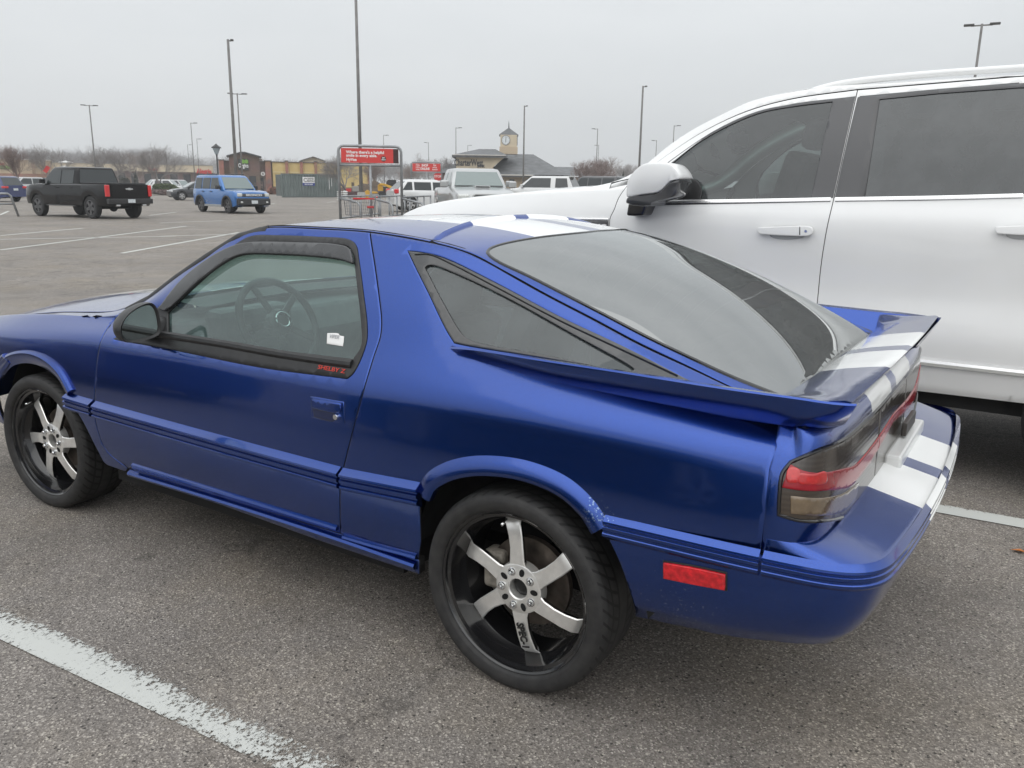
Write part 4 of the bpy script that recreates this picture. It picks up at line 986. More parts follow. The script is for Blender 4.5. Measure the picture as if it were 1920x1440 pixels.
# dark strips stand in for shade behind the upper door, roof and hatch gaps
for pth, sf in ((gr[::-1], SIDE), (np.array(side_rail_uv(1.9, -.66, 1.262, 50)), SIDE)):
    sweep_on('gap_shade_strip', sf, pth, [(-.010, .022), (-.008, .02), (-.008, -.02), (-.010, -.022)], VOID, car, mirror=True)
sweep_on('gap_shade_strip', ROOF, seam_uv, [(-.010, .022), (-.008, .02), (-.008, -.02), (-.010, -.022)], VOID, car)
sweep_on('gap_shade_strip', ROOF, sr_gap_path, [(-.010, .022), (-.008, .02), (-.008, -.02), (-.010, -.022)], VOID, roof, closed=True)
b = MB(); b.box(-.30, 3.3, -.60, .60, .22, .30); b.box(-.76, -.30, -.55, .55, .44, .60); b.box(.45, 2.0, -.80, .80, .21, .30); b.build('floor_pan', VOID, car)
for wx in (0, 2.464):
    for sg in (1, -1):
        b = MB(); pr = [(.405, .0), (.405, .30)]
        vs = []; n_ = 24
        for i in range(n_+1):
            a = R(2)+R(171)*i/n_
            for r_, y_ in ((.40, .785), (.405, .75), (.405, .56), (.05, .56)):
                vs.append((wx+r_*math.cos(a), sg*y_, .31+r_*math.sin(a)))
        b.add(vs, [(i*4+j, i*4+j+1, (i+1)*4+j+1, (i+1)*4+j) for i in range(n_) for j in range(3)])
        b.build('wheel_housing', mat('wheel_housing_liner', (.012, .012, .013), .85, noise=(14, .5)), car, smooth=True)

# ---- wheels
def build_wheel(steer=0., spin=0., sg=1):
    """axle along +y, outer face at y = +.105"""
    w_ = empty('wheel'); 
    Rt, Wd = .303, .112
    t = MB()
    prof = [(.236, -.105), (.25, -.115), (.275, -.119), (.292, -.112), (.3, -.098), (Rt, -.08), (Rt+.001, 0), (Rt, .075), (.3, .094), (.292, .106), (.276, .114), (.258, .112), (.247, .106), (.243, .098)]
    pd = []
    tri = nbasis(range(len(prof))); ts = np.linspace(0, len(prof)-1, 53); PP = tri(ts)@np.array(prof)
    n = 216; vs = []
    for i in range(n):
        a = 2*math.pi*i/n; ca, sa = math.cos(a), math.sin(a)
        for r_, h in PP: vs.append((r_*ca, h, r_*sa))
    k = len(PP); t.add(vs, [(i*k+j, ((i+1) % n)*k+j, ((i+1) % n)*k+j+1, i*k+j+1) for i in range(n) for j in range(k-1)])
    ty = t.build('tyre', tyre_mat(), w_, smooth=True)
    r = MB()
    r.lathe([(.232, -.10), (.241, -.102), (.245, -.098), (.245, -.09), (.226, -.08), (.205, -.06), (.205, .03), (.214, .045), (.222, .07), (.224, .084), (.234, .088), (.236, .096), (.2415, .1005), (.2445, .1), (.2455, .095), (.2445, .088)], 72, 'y')
    rim = r.build('rim', RIMB, w_, auto=30)
    s_ = MB()
    NS = 6
    for i in range(NS):
        a0 = spin+2*math.pi*i/NS
        ra, rad_ = [], [(.052, .058), (.085, .062), (.12, .058), (.155, .054), (.190, .049), (.206, .036), (.212, .010)]
        hwid = [.032, .0245, .0225, .0235, .0255, .0275, .029]
        top, thick = [], .022
        V = []
        for (rr_, hh), hw_ in zip(rad_, hwid):
            sk = -.10*((rr_-.05)/.15)**2        # slight sweep
            for sd_, dz in ((-1, 0), (-1, -.002), (1, -.002), (1, 0)): pass
            ca, sa = math.cos(a0+sk), math.sin(a0+sk); tx, tz = -sa, ca
            for off_, dh in ((-hw_, -.003), (-hw_+.003, 0), (hw_-.003, 0), (hw_, -.003), (hw_*.75, -thick), (-hw_*.75, -thick)):
                V.append((rr_*ca+tx*off_, hh+dh, rr_*sa+tz*off_))
        q = 6; K = len(rad_)
        s_.add(V, [(i_*q+j, (i_+1)*q+j, (i_+1)*q+(j+1) % q, i_*q+(j+1) % q) for i_ in range(K-1) for j in range(q)]+[tuple(range(q)), tuple((K-1)*q+j for j in reversed(range(q)))])
    # two materials: machined faces, black flanks
    sp_ = s_.build('spokes', [STEEL, RIMB], w_, auto=35, bevel=0)
    for p in sp_.data.polygons: p.material_index = 0 if p.normal.y > .25 or (p.normal.y > -.2 and p.center.y < .045 and math.hypot(p.center.x, p.center.z) > .19 and abs(p.normal.y) < .9 and p.normal.dot(Vector((p.center.x, 0, p.center.z)).normalized()) > .5) else 1
    h_ = MB(); h_.lathe([(.030, .030), (.030, .060), (.033, .064), (.070, .063), (.076, .060), (.078, .052), (.078, .03)], 60, 'y'); h_.build('hub_face', STEEL, w_, auto=35)
    h_ = MB(); h_.lathe([(0, .046), (.016, .048), (.022, .044), (.030, .036)], 30, 'y'); h_.build('centre_bore', mat('hub_black', (.012, .012, .013), .35), w_, smooth=True)
    for i in range(5):
        l_ = MB(); hl = MB(); a = spin+R(90)+2*math.pi*i/5; c_ = (.054*math.cos(a), 0, .054*math.sin(a))
        l_.lathe([(0, .078), (.006, .078), (.0085, .074), (.0095, .066), (.013, .0645), (.013, .06)], 6 if False else 12, 'y', c_)
        a += R(36); V = []
        for j in range(16):
            th = 2*math.pi*j/16; rr_ = .0125*math.cos(th); tt_ = .0085*math.sin(th); V.append(((.055+rr_)*math.cos(a)-tt_*math.sin(a), .0648, (.055+rr_)*math.sin(a)+tt_*math.cos(a)))
        hl.add(V, [tuple(range(16))])
        l_.build('lug_nut', CHROME, w_, auto=40); hl.build('hub_hole', VOID, w_)
    d = MB(); d.lathe([(.06, .0), (.135, .0), (.135, -.02), (.06, -.02)], 48, 'y'); d.lathe([(0, .02), (.055, .02), (.06, .0)], 32, 'y')
    d.build('brake_disc', mat('rusty_disc', (.12, .10, .085), .5, metal=.7, noise=(14, .7)), w_, auto=30)
    cpr = MB(); cpr.box(.075, .145, -.03, .03, -.045, .075); cpr.build('brake_caliper', mat('caliper', (.22, .20, .17), .6, noise=(40, .5)), w_, bevel=.012)
    v_ = MB(); a = R(172)+spin; v_.tube([(.208*math.cos(a), .06, .208*math.sin(a)), (.200*math.cos(a), .088, .200*math.sin(a))], .0045, 8); v_.build('valve_stem', CHROME, w_, smooth=True)
    return w_
def tyre_mat():
    if 'tyre_tread' in MATS: return MATS['tyre_tread']
    m = bpy.data.materials.new('tyre_tread'); m.use_nodes = True; N, L = nodes_of(m); b = N['Principled BSDF']
    t = N.new('ShaderNodeTexCoord'); s_ = N.new('ShaderNodeSeparateXYZ'); L.new(t.outputs['Object'], s_.inputs[0])
    def M(op, a, b_=None, c=None):
        n = N.new('ShaderNodeMath'); n.operation = op
        for i, v in enumerate((a, b_, c)):
            if v is None: continue
            if isinstance(v, (int, float)): n.inputs[i].default_value = v
            else: L.new(v, n.inputs[i])
        return n.outputs[0]
    ang = M('ARCTAN2', s_.outputs['Z'], s_.outputs['X']); ay = M('ABSOLUTE', s_.outputs['Y'])
    rad_ = M('SQRT', M('ADD', M('MULTIPLY', s_.outputs['X'], s_.outputs['X']), M('MULTIPLY', s_.outputs['Z'], s_.outputs['Z'])))
    # slanted grooves across the shoulder + two round grooves
    ph = M('ADD', M('MULTIPLY', ang, 50/(2*math.pi)), M('MULTIPLY', M('POWER', M('DIVIDE', ay, .1), 2.), 1.5))
    fr_ = M('ABSOLUTE', M('SUBTRACT', M('FRACT', ph), .5)); g1 = M('LESS_THAN', fr_, .13)
    g1 = M('MULTIPLY', g1, M('GREATER_THAN', ay, .022)); g1 = M('MULTIPLY', g1, M('LESS_THAN', ay, .104)); g1 = M('MULTIPLY', g1, M('GREATER_THAN', rad_, .2885))
    g2 = M('LESS_THAN', M('ABSOLUTE', M('SUBTRACT', ay, .026)), .0045); g3 = M('LESS_THAN', M('ABSOLUTE', M('SUBTRACT', ay, .062)), .004); g2 = M('MULTIPLY', M('MAXIMUM', g2, g3), M('GREATER_THAN', rad_, .2885))
    g = M('MAXIMUM', g1, g2)
    # side wall rings
    rg = M('LESS_THAN', M('ABSOLUTE', M('SUBTRACT', rad_, .2535)), .0012); rg2 = M('LESS_THAN', M('ABSOLUTE', M('SUBTRACT', rad_, .286)), .001)
    hgt = M('SUBTRACT', M('MULTIPLY', M('ADD', rg, rg2), .3), g)
    bu = N.new('ShaderNodeBump'); bu.inputs['Strength'].default_value = .9; bu.inputs['Distance'].default_value = .006; L.new(hgt, bu.inputs['Height']); L.new(bu.outputs[0], b.inputs['Normal'])
    nz_ = N.new('ShaderNodeTexNoise'); nz_.inputs['Scale'].default_value = 30; nz_.inputs['Detail'].default_value = 8; L.new(t.outputs['Object'], nz_.inputs['Vector'])
    r = N.new('ShaderNodeValToRGB'); r.color_ramp.elements[0].position = .3; r.color_ramp.elements[1].position = .75; r.color_ramp.elements[0].color = (.015, .015, .016, 1); r.color_ramp.elements[1].color = (.036, .035, .034, 1); L.new(nz_.outputs['Fac'], r.inputs[0])
    mx_ = N.new('ShaderNodeMix'); mx_.data_type = 'RGBA'; L.new(g, mx_.inputs[0]); L.new(r.outputs[0], mx_.inputs['A']); mx_.inputs['B'].default_value = (.004, .004, .004, 1); L.new(mx_.outputs['Result'], b.inputs['Base Color'])
    b.inputs['Roughness'].default_value = .62
    MATS['tyre_tread'] = m; return m
w1 = build_wheel(spin=R(-94)); w1.parent = car; w1.location = (0, .765, .299)
# lettering down the lowest spoke of the rear wheel
text('spoke_lettering', 'SPEC-1', .033, mat('spoke_black_lettering', (.02, .02, .02), .5), w1, (-.0165, .0590, -.146), (-.235, -.11, -1), (-1, 0, .235), thick=.0016, bold=.0008, sx=.86)
w2 = copy_tree(w1, car); 
for c in list(w2.children):
    if c.name.startswith('spoke_lettering'): bpy.data.objects.remove(c)
w2.location = (2.464, .755, .299); w2.rotation_euler = (0, R(28), R(3))
for wx in (0, 2.464):
    w3 = copy_tree(w2, car); w3.location = (wx, -.76, .299); w3.rotation_euler = (0, R(10), math.pi)

# ---- interior
INT = mat('charcoal_cloth', (.035, .036, .038), .9, noise=(40, .3)); INT2 = mat('grey_plastic_interior', (.13, .14, .145), .6, noise=(20, .2))
def seat(y):
    s_ = empty('front_seat'); s_.parent = car
    b = MB(); b.box(.78, 1.28, y-.24, y+.24, .36, .52); b.build('seat_cushion', INT, s_, bevel=.05)
    M = Matrix.Translation((.78, y, .50)) @ Matrix.Rotation(R(-22), 4, 'Y'); b = MB(); b.box(-.10, .06, -.23, .23, 0, .54, M); b.build('seat_back', INT, s_, bevel=.05)
    M2 = Matrix.Translation((.60, y, .985)) @ Matrix.Rotation(R(-18), 4, 'Y'); b = MB(); b.box(-.05, .05, -.13, .13, 0, .17, M2); b.build('headrest', INT, s_, bevel=.04)
seat(.36); seat(-.36)
b = MB(); b.box(-.05, .42, -.55, .55, .42, .56); M = Matrix.Translation((-.05, 0, .50)) @ Matrix.Rotation(R(-20), 4, 'Y'); b.box(-.06, .06, -.56, .56, 0, .40, M); b.build('rear_bench', INT, car, bevel=.04)
b = MB(); b.prism([(1.66, .55), (1.62, .78), (1.68, .885), (1.93, .90), (1.96, .55)], -.72, .72, 'y'); b.build('dashboard', INT2, car, bevel=.02)
b = MB(); b.box(1.58, 1.70, .18, .56, .78, .925); b.build('instrument_hood', INT2, car, bevel=.03)
b = MB(); b.box(.5, 1.5, -.11, .11, .30, .58); b.build('centre_console', INT2, car, bevel=.03)
b = MB(); b.box(-.62, 0.0, -.62, .62, .56, .60); b.build('cargo_floor', INT, car)
sw = empty('steering_wheel', (1.46, .37, .87)); sw.parent = car; sw.rotation_euler = (0, R(-62), 0)
b = MB(); b.tube([(.185*math.cos(a), .185*math.sin(a), 0) for a in np.linspace(0, 2*math.pi, 48, endpoint=False)], .0155, 10, closed=True); b.build('wheel_ring', mat('leather_black', (.03, .03, .032), .45), sw, smooth=True)
b = MB(); b.lathe([(0, .03), (.045, .028), (.055, .015), (.055, -.02)], 24, 'z')
for a in (0, 72, 144, 216, 288):
    M = Matrix.Rotation(R(a+20), 4, 'Z'); b.box(.04, .178, -.014, .014, -.006, .006, M)
b.build('wheel_spokes', mat('dark_spoke', (.05, .05, .05), .3), sw, bevel=.003)
b = MB(); b.lathe([(.026, .031), (.030, .035), (.036, .035), (.038, .030)], 24, 'z'); b.build('wheel_badge', CHROME, sw, smooth=True)
b = MB()
for a in (92, 164): 
    M = Matrix.Rotation(R(a), 4, 'Z'); b.box(.09, .15, -.016, .016, .007, .009, M)
b.build('spoke_trim', CHROME, sw)
b = MB(); b.tube([(1.70, .37, .76), (1.48, .37, .86)], .03, 8); b.build('steering_column', INT2, car)
for dpar, sg in ((door, 1), (door_r, -1)):
    b = MB(); b.box(.62, 1.72, sg*.77-.02, sg*.77+.02, .36, .835); b.build('door_card', INT2, dpar, bevel=.015)
b = MB(); b.box(1.30, 1.33, -.13, .13, 1.15, 1.20); b.build('rear_view_mirror', BLACK, car, bevel=.01)
b = MB()
rp = [(-u, v*.97) for u, v in []]
lin = ROOF.P([(-x, v) for x in np.linspace(.55, 1.2, 8) for v in np.linspace(-.93, .93, 12)]); lin[:, 2] -= .03
b.add([tuple(p) for p in lin], [(i*12+j, i*12+j+1, (i+1)*12+j+1, (i+1)*12+j) for i in range(7) for j in range(11)]); b.build('headliner', mat('headliner_grey', (.14, .15, .15), .9), roof)
# ================================================================ the big white SUV in the next bay
YC = -2.81
suv = empty('suv', (.25, YC, 0), label='large white four door SUV with dark tinted windows parked beside the blue hatchback', cat='SUV')
SW = mat('pearl_white_paint', (.82, .825, .82), .38, coat=.7, noise=(3, .02), coat_rough=.02)
SXS = np.array([2.93, 2.88, 2.8, 2.65, 2.5, 2.3, 2.1, 1.9, 1.7, 1.5, 1.35, 1.2, 1.08, .95, .8, .65, .5, .35, .2, 0, -.25, -.5, -.8, -1.1, -1.5, -1.9, -2.2, -2.38])
def srail(xs, hs, zs): return np.stack([SXS, YC+pchip(xs, hs)(SXS), pchip(xs, zs)(SXS)], 1)
SA = [2.93, 2.75, 2.4, 1.6, .5, -1, -2, -2.38]
T0 = srail(SA, [.80, .90, .97, .985, .985, .985, .97, .93], [.50, .46, .45, .44, .44, .44, .45, .50])
T1 = srail(SA, [.82, .93, 1.005, 1.02, 1.02, 1.02, 1.0, .95], [.58]*8)
T2 = srail(SA, [.83, .945, 1.02, 1.038, 1.038, 1.038, 1.02, .96], [.75]*8)
T3 = srail(SA, [.83, .94, 1.012, 1.022, 1.018, 1.018, 1.01, .96], [.90]*8)
T4 = srail(SA, [.82, .93, 1.008, 1.022, 1.020, 1.020, 1.01, .96], [1.0, 1.05, 1.10, 1.12, 1.12, 1.12, 1.12, 1.12])
T5 = srail(SA, [.80, .915, .998, 1.014, 1.015, 1.015, 1.0, .95], [1.05, 1.13, 1.20, 1.25, 1.285, 1.285, 1.29, 1.29])
T6 = srail([2.93, 2.75, 2.4, 1.6, 1.1, .5, -1, -2, -2.38], [.77, .88, .955, .978, .985, .988, .988, .97, .92], [1.09, 1.19, 1.275, 1.345, 1.365, 1.362, 1.36, 1.37, 1.37])
og = [(1172.6, 333, -1.96), (1219.6, 301, -1.99), (1271, 260, -2.02), (1356, 213, -2.05), (1416, 187, -2.06), (1484.5, 172, -2.065), (1544, 163, -2.07), (1700, 153, -2.075), (1911, 141, -2.08)]
OG = np.array([at(a, b_, 'y', c) for a, b_, c in og])
T8 = srail([2.93, 2.75, 2.4, 2.0, 1.6, 1.3]+list(OG[:, 0])+[-1.6, -2.0, -2.38], [.70, .78, .84, .86, .87, .87]+list(OG[:, 1]-YC)+[.72, .69, .64], [1.12, 1.235, 1.32, 1.365, 1.40, 1.425]+list(OG[:, 2])+[1.975, 1.94, 1.88])
T7 = T6*.52+T8*.48; T7[:, 1] += np.interp(SXS, [-2.4, 1.0, 1.3, 2.9], [.03, .03, .02, .02])
STL = [.44, .58, .75, .90, 1.12, 1.26, 1.36, 1.66, 1.94]
SK = np.stack([T0, T1, T2, T3, T4, T5, T6, T7, T8], 1); su_, stb = nbasis(-SXS), nbasis(STL)
SS = Surf(lambda u, t: np.einsum('ni,ijk,nj->nk', su_(u), SK, stb(t), optimize=True), -2.93, 2.38, .44, 1.94, 200, 70)
SS.flip = SS.N([(.2, .9)])[0][1] < 0
EX, EYs, EZs = T8[:, 0], pchip(T8[:, 0], T8[:, 1]-YC), pchip(T8[:, 0], T8[:, 2])
def stop_fn(zc, p): 
    def f(u, v):
        x = -u; z0 = EZs(x); return np.stack([x, YC+v*EYs(x), z0+(zc(x)-z0)*(1-np.abs(v)**p)], 1)
    return f
SROOF = Surf(stop_fn(pchip([.45, .2, -.2, -.8, -1.6, -2.3], [1.90, 1.965, 2.00, 2.015, 2.01, 1.95]), 2.2), -.45, 2.3, -1, 1, 60, 30)
SHOOD = Surf(stop_fn(pchip([2.9, 2.74, 2.46, 2.14, 1.8, 1.6, 1.3], [1.20, 1.292, 1.347, 1.377, 1.414, 1.432, 1.45]), 3.), -2.9, -1.25, -1, 1, 60, 30)
SROOF.flip = SROOF.N([(.5, 0)])[0][2] < 0; SHOOD.flip = SHOOD.N([(-2, 0)])[0][2] < 0
def mir(o):
    """the same part on the far side of the SUV"""
    res = []
    for ob in (o if isinstance(o, (list, tuple)) else [o]):
        me = ob.data.copy(); 
        n = np.zeros(len(me.vertices)*3)
        me.transform(Matrix(((1, 0, 0, 0), (0, -1, 0, 2*YC), (0, 0, 1, 0), (0, 0, 0, 1)))); me.flip_normals()
        c = bpy.data.objects.new(ob.name, me); col.objects.link(c); c.parent = ob.parent; res.append(c)
    return res
FD = [(1177, 346, 1), (1160, 371), (1151, 394), (1144, 409), (1142, 428)]
fd = [SS.hit(*p) for p in smooth_loop(FD, 5, False)]; fd = [(fd[0][0], 1.50)]+fd if fd[0][1] < 1.5 else fd
x_fd = fd[-1][0]; fd += [(x_fd+.006, 1.0), (x_fd+.02, .8), (x_fd+.03, .64), (x_fd+.035, .60)]
RD = [SS.hit(*p) for p in smooth_loop([(1608, 168), (1586, 268), (1564, 369), (1550, 430), (1539, 500), (1533, 560)], 5, False)]
RD += [(RD[-1][0]+.002, .75), (RD[-1][0]+.004, .60)]
TU = 1.905
FDtop = [p for p in [SS.hit(*q) for q in smooth_loop([(1608, 168), (1484.5, 185.4), (1399, 209), (1313.6, 249.5), (1236.7, 301), (1200, 330)], 5, False)]]
line2 = smooth_loop([(1606, 181), (1463, 200), (1356, 236.7), (1255, 303), (1215, 335)], 5, False)
sdoor_o = fd[::-1]+[]  # bottom-front up to the pillar
poly = [tuple(p) for p in fd]+[(u, .60) for u in np.linspace(fd[-1][0]+.05, RD[-1][0]-.03, 20)]+[tuple(p) for p in RD[::-1]]+[tuple(p) for p in FDtop[1:]]
SWIN = [(1257, 309, 1), (1295, 278), (1339, 249.5), (1420, 213), (1490, 199), (1561, 190.5, 1), (1541, 280), (1521, 371, 1), (1400, 375), (1265, 378), (1232, 378, 1), (1235, 340)]
win_f = seen(SS, SWIN, 5)
WALL_F = [(1250, 312, 1), (1339, 246), (1420, 209), (1490, 195), (1603, 182, 1), (1583, 270), (1561, 371, 1), (1400, 375), (1265, 379), (1222, 379, 1), (1228, 345)]
wall_f = seen(SS, WALL_F, 5)
TINT = glass_mat('dark_tinted_suv_glass', (.32, .37, .36), 1.55, dust=.10, dust_rgb=(.30, .31, .33), boost=.02)
TINTR = glass_mat('darker_tinted_suv_glass', (.03, .032, .034), 1.55, dust=.13, dust_rgb=(.28, .29, .31), boost=.03)
BP = mat('gloss_black_pillar', (.045, .046, .05), .12, coat=.6)
fdoor = panel('front_door', SS, np.array(poly), SW, suv, holes=[wall_f], res=.05, gap=.003)
wf = panel('window_frame', SS, wall_f, BP, fdoor, holes=[win_f], off=.001, gap=0, res=.04)
panel('window_pane', SS, win_f, TINT, fdoor, off=-.004, gap=0, rim=False, res=.08)
RDT = [p for p in [SS.hit(*q) for q in smooth_loop([(1612, 168), (1911, 143)], 6, False)]]
ur = RDT[-1][0]; ru = max(ur+.15, 1.36)
poly = [(p[0]+.0, p[1]) for p in RD]+[(u, .60) for u in np.linspace(RD[-1][0]+.05, ru-.03, 20)]+[(ru, .62), (ru, 1.0), (ru, 1.35), (ru-.02, 1.7), (ru-.03, RDT[-1][1])]+[tuple(p) for p in RDT[::-1]]
WALL_R = [(1609.5, 182, 1), (1760, 167), (1918, 156, 1)]
wr = [SS.hit(*q) for q in smooth_loop(WALL_R, 5, False)]
lo = [SS.hit(*q) for q in smooth_loop([(1918, 364), (1760, 368), (1567, 371, 1), (1588.5, 270), (1609, 184)], 5, False)][:-1]
wall_r = np.array(wr+[(ru-.06, wr[-1][1]+.01), (ru-.05, 1.365)]+lo)
wi = [SS.hit(*q) for q in [(1649, 186), (1760, 175), (1911, 164)]]+[(ru-.09, 1.87), (ru-.09, 1.375)]+[SS.hit(*q) for q in [(1911, 364.5), (1760, 368), (1621, 371), (1635, 280)]]
rdoor = panel('rear_door', SS, np.array(poly), SW, suv, holes=[wall_r], res=.05, gap=.003)
panel('window_frame', SS, wall_r, BP, rdoor, holes=[np.array(wi)], off=.001, gap=0, res=.05)
panel('window_pane', SS, np.array(wi), TINTR, rdoor, off=-.004, gap=0, rim=False, res=.08)
# front fender with wheel opening
FX = 1.98; fax = [(-(FX+.47*math.cos(R(a))), .44+.43*math.sin(R(a))) for a in np.linspace(180, 0, 20)]
poly = [tuple(p) for p in fd]+[(-1.45, .60)]+[p for p in fax]+[(-2.6, .445), (-2.9, .445), (-2.925, .8), (-2.925, 1.2), (-2.925, 1.5), (-2.925, 1.935)]+[(-x, 1.935) for x in np.linspace(2.85, 1.12, 30)]+[(-1.10, 1.75)]
ffen = panel('front_fender', SS, np.array(poly), SW, suv, res=.05, gap=.003)
# rear quarter
RXW = -1.08-.02; RW = -1.10
RWX = -1.13
qx = 1.09+0; 
WXR = -1.09
rqa = [(1.09+.0-.0+0*a, 0) for a in []]
RCX = FX-3.53
raq = [(-(RCX)+.0+.47*(-math.cos(R(a))), .44+.43*math.sin(R(a))) for a in np.linspace(0, 180, 20)]
poly = [(ru+.004, .60)] if False else [(ru+.004, 1.0), (ru+.004, TU), (2.36, TU), (2.36, .8), (2.36, .445), (1.75, .445)]
# the rear wheel opening cuts the lower rear door as on the real body
poly += [(1.56, .55), (1.5, .75), (ru+.01, .87)]
rq = panel('rear_quarter', SS, np.array(poly), SW, suv, holes=[np.array([(ru+.12, 1.38), (ru+.12, 1.82), (2.15, 1.78), (2.22, 1.40)])], res=.06, gap=.003)
panel('quarter_window', SS, np.array([(ru+.12, 1.38), (ru+.12, 1.82), (2.15, 1.78), (2.22, 1.40)]), TINTR, rq, off=-.003, gap=0, res=.08)
mir([fdoor, rdoor, ffen, rq]); 
for o in list(fdoor.children)+list(rdoor.children)+list(rq.children): mir(o)
# upper cant rail between the doors and the roof
up_e = [tuple(p) for p in FDtop[::-1]]+[tuple(p) for p in RDT[1:]]+[(ru, TU), (2.36, TU)]
cant = panel('roof_side', SS, np.array([(u, v+.002) for u, v in up_e]+[(2.36, 1.94)]+[(u, 1.94) for u in np.linspace(2.3, -1.13, 70)]), SW, suv, res=.028, gap=.002); mir(cant)
panel('pillar_edge', SS, seen(SS, [(1601, 181.5, 1), (1582, 270), (1560, 371, 1), (1562.4, 371, 1), (1584.3, 270), (1604, 181.5, 1)], 3), BP, fdoor, off=.0022, gap=0, depth=.001, rim=False, res=.05)
panel('pillar_edge', SS, seen(SS, [(1608, 183, 1), (1587.4, 270), (1565.2, 371, 1), (1570, 371, 1), (1591, 270), (1612, 183, 1)], 3), BP, rdoor, off=.0022, gap=0, depth=.001, rim=False, res=.05)
line2p = [SS.hit(*p) for p in line2]
sweep_on('door_frame_groove', SS, line2p, [(.0, .003), (.0015, 0), (.0, -.003)], mat('seam_grey', (.10, .10, .105), .5), fdoor)
for pth in (RD, fd):
    o = sweep_on('gap_shade_strip', SS, pth, [(-.010, .022), (-.008, .02), (-.008, -.02), (-.010, -.022)], VOID, suv); mir(o)  # near-black strips put the shade into the door gaps
l3 = [SS.hit(*p) for p in smooth_loop([(1612, 181), (1760, 168), (1911, 155.5)], 5, False)]
sweep_on('door_frame_groove', SS, l3, [(.0, .003), (.0015, 0), (.0, -.003)], mat('seam_grey', (.1, .1, .1)), rdoor)
# bright strip under the windows, along the sills, on the fender
def strip(par, pts, prof, m, n=6):
    o = sweep_on('chrome_strip', SS, [SS.hit(*p) if len(p) < 3 else p[:2] for p in smooth_loop(pts, n, False)], prof, m, par)
    mir(o); return o
CS = [(0, .011), (.007, .009), (.009, 0), (.007, -.009), (0, -.011)]
SAT = mat('satin_chrome', (.80, .80, .80), .22, metal=.85)
strip(fdoor, [(1212, 379.5), (1400, 377), (1558, 374)], CS, SAT); strip(rdoor, [(1566, 374), (1760, 371), (1918, 367)], CS, SAT)
strip(fdoor, [(1214, 384), (1400, 381), (1557, 377.5)], [(0, .003), (.002, .002), (.002, -.002), (0, -.003)], BP); strip(rdoor, [(1566, 377.5), (1760, 374.5), (1918, 370.5)], [(0, .003), (.002, .002), (.002, -.002), (0, -.003)], BP)
low = [(u, .615) for u in np.linspace(-1.0, 1.30, 40)]
o = sweep_on('sill_strip', SS, low, [(0, .022), (.020, .016), (.026, .004), (.022, -.012), (0, -.016)], SAT, suv); mir(o)
o = panel('rocker', SS, np.array([(-1.42, .595), (-1.42, .46), (-.5, .45), (.5, .45), (1.48, .46), (1.48, .595), (.5, .597), (-.5, .597)]), SW, suv, res=.06, depth=.03); mir(o)
for sg in (1, -1):
    b = MB(); b.prism([(YC+sg*.80, .40), (YC+sg*1.02, .37), (YC+sg*1.03, .34), (YC+sg*1.01, .31), (YC+sg*.80, .31)], -.62-.1, 1.42, 'x'); b.build('running_board', mat('dark_step', (.022, .023, .026), .45, noise=(30, .3)), suv, bevel=.01)
# body side crease kept as a soft bright edge
# badge
bq = seen(SS, [(1058, 413.5, 1), (1141, 414.5, 1), (1140.5, 429, 1), (1105, 424)], 3)
bd = panel('fender_badge', SS, bq, BP, ffen, off=.006, gap=0, depth=.006, res=.02)
bs = seen(SS, [(1060, 408.5, 1), (1141.5, 410, 1), (1141.5, 413, 1), (1060, 412, 1)], 3)
panel('badge_strip', SS, bs, SAT, bd, off=.010, gap=0, depth=.008, res=.02)
q = SS.hit(1120, 425.5); nq = Vector(SS.N([q])[0]); text('badge_lettering', 'GMC', .042, mat('badge_white', (.8, .8, .8), .3), bd, Vector(SS.P([q])[0])+nq*.0075, (-1, 0, 0), (0, 0, 1), thick=.001, bold=.002, sx=1.35)
# handles
def handle(px, par, w=100):
    dx = lambda a, b_: SS.hit(px+a, b_)
    hp = [(px, 427, 1), (px+60, 425), (px+98, 426.5), (px+101, 433), (px+97, 440), (px+55, 441), (px+2, 438, 1), (px-1, 432)]
    o = panel('door_handle', SS, seen(SS, hp, 4), SW, par, off=.035, gap=0, depth=.018, res=.03); 
    cup = panel('handle_cup', SS, seen(SS, [(px+18, 428), (px+50, 424), (px+85, 428), (px+85, 442), (px+50, 449), (px+20, 443)], 4), mat('cup_grey', (.50, .51, .51), .3, coat=.6), par, off=.0015, gap=0, depth=.001, res=.03)
    for e in (8, 88):
        P = Vector(SS.P([dx(e, 433)])[0]); b = MB(); b.box(P.x-.012, P.x+.012, P.y-.01, P.y+.022, P.z-.012, P.z+.012); b.build('handle_post', SW, par)
    k = Vector(SS.P([dx(89, 433)])[0]); b = MB(); b.lathe([(0, .037), (.007, .037), (.009, .030)], 16, 'y', k); b.build('key_lock', CHROME, par)
    sl = panel('handle_split', SS, seen(SS, [(px+77, 426, 1), (px+78.5, 426, 1), (px+78.5, 440, 1), (px+77, 440, 1)], 2), BP, par, off=.0358, gap=0, depth=.001, res=.03)
handle(1425, fdoor); handle(1868, rdoor)
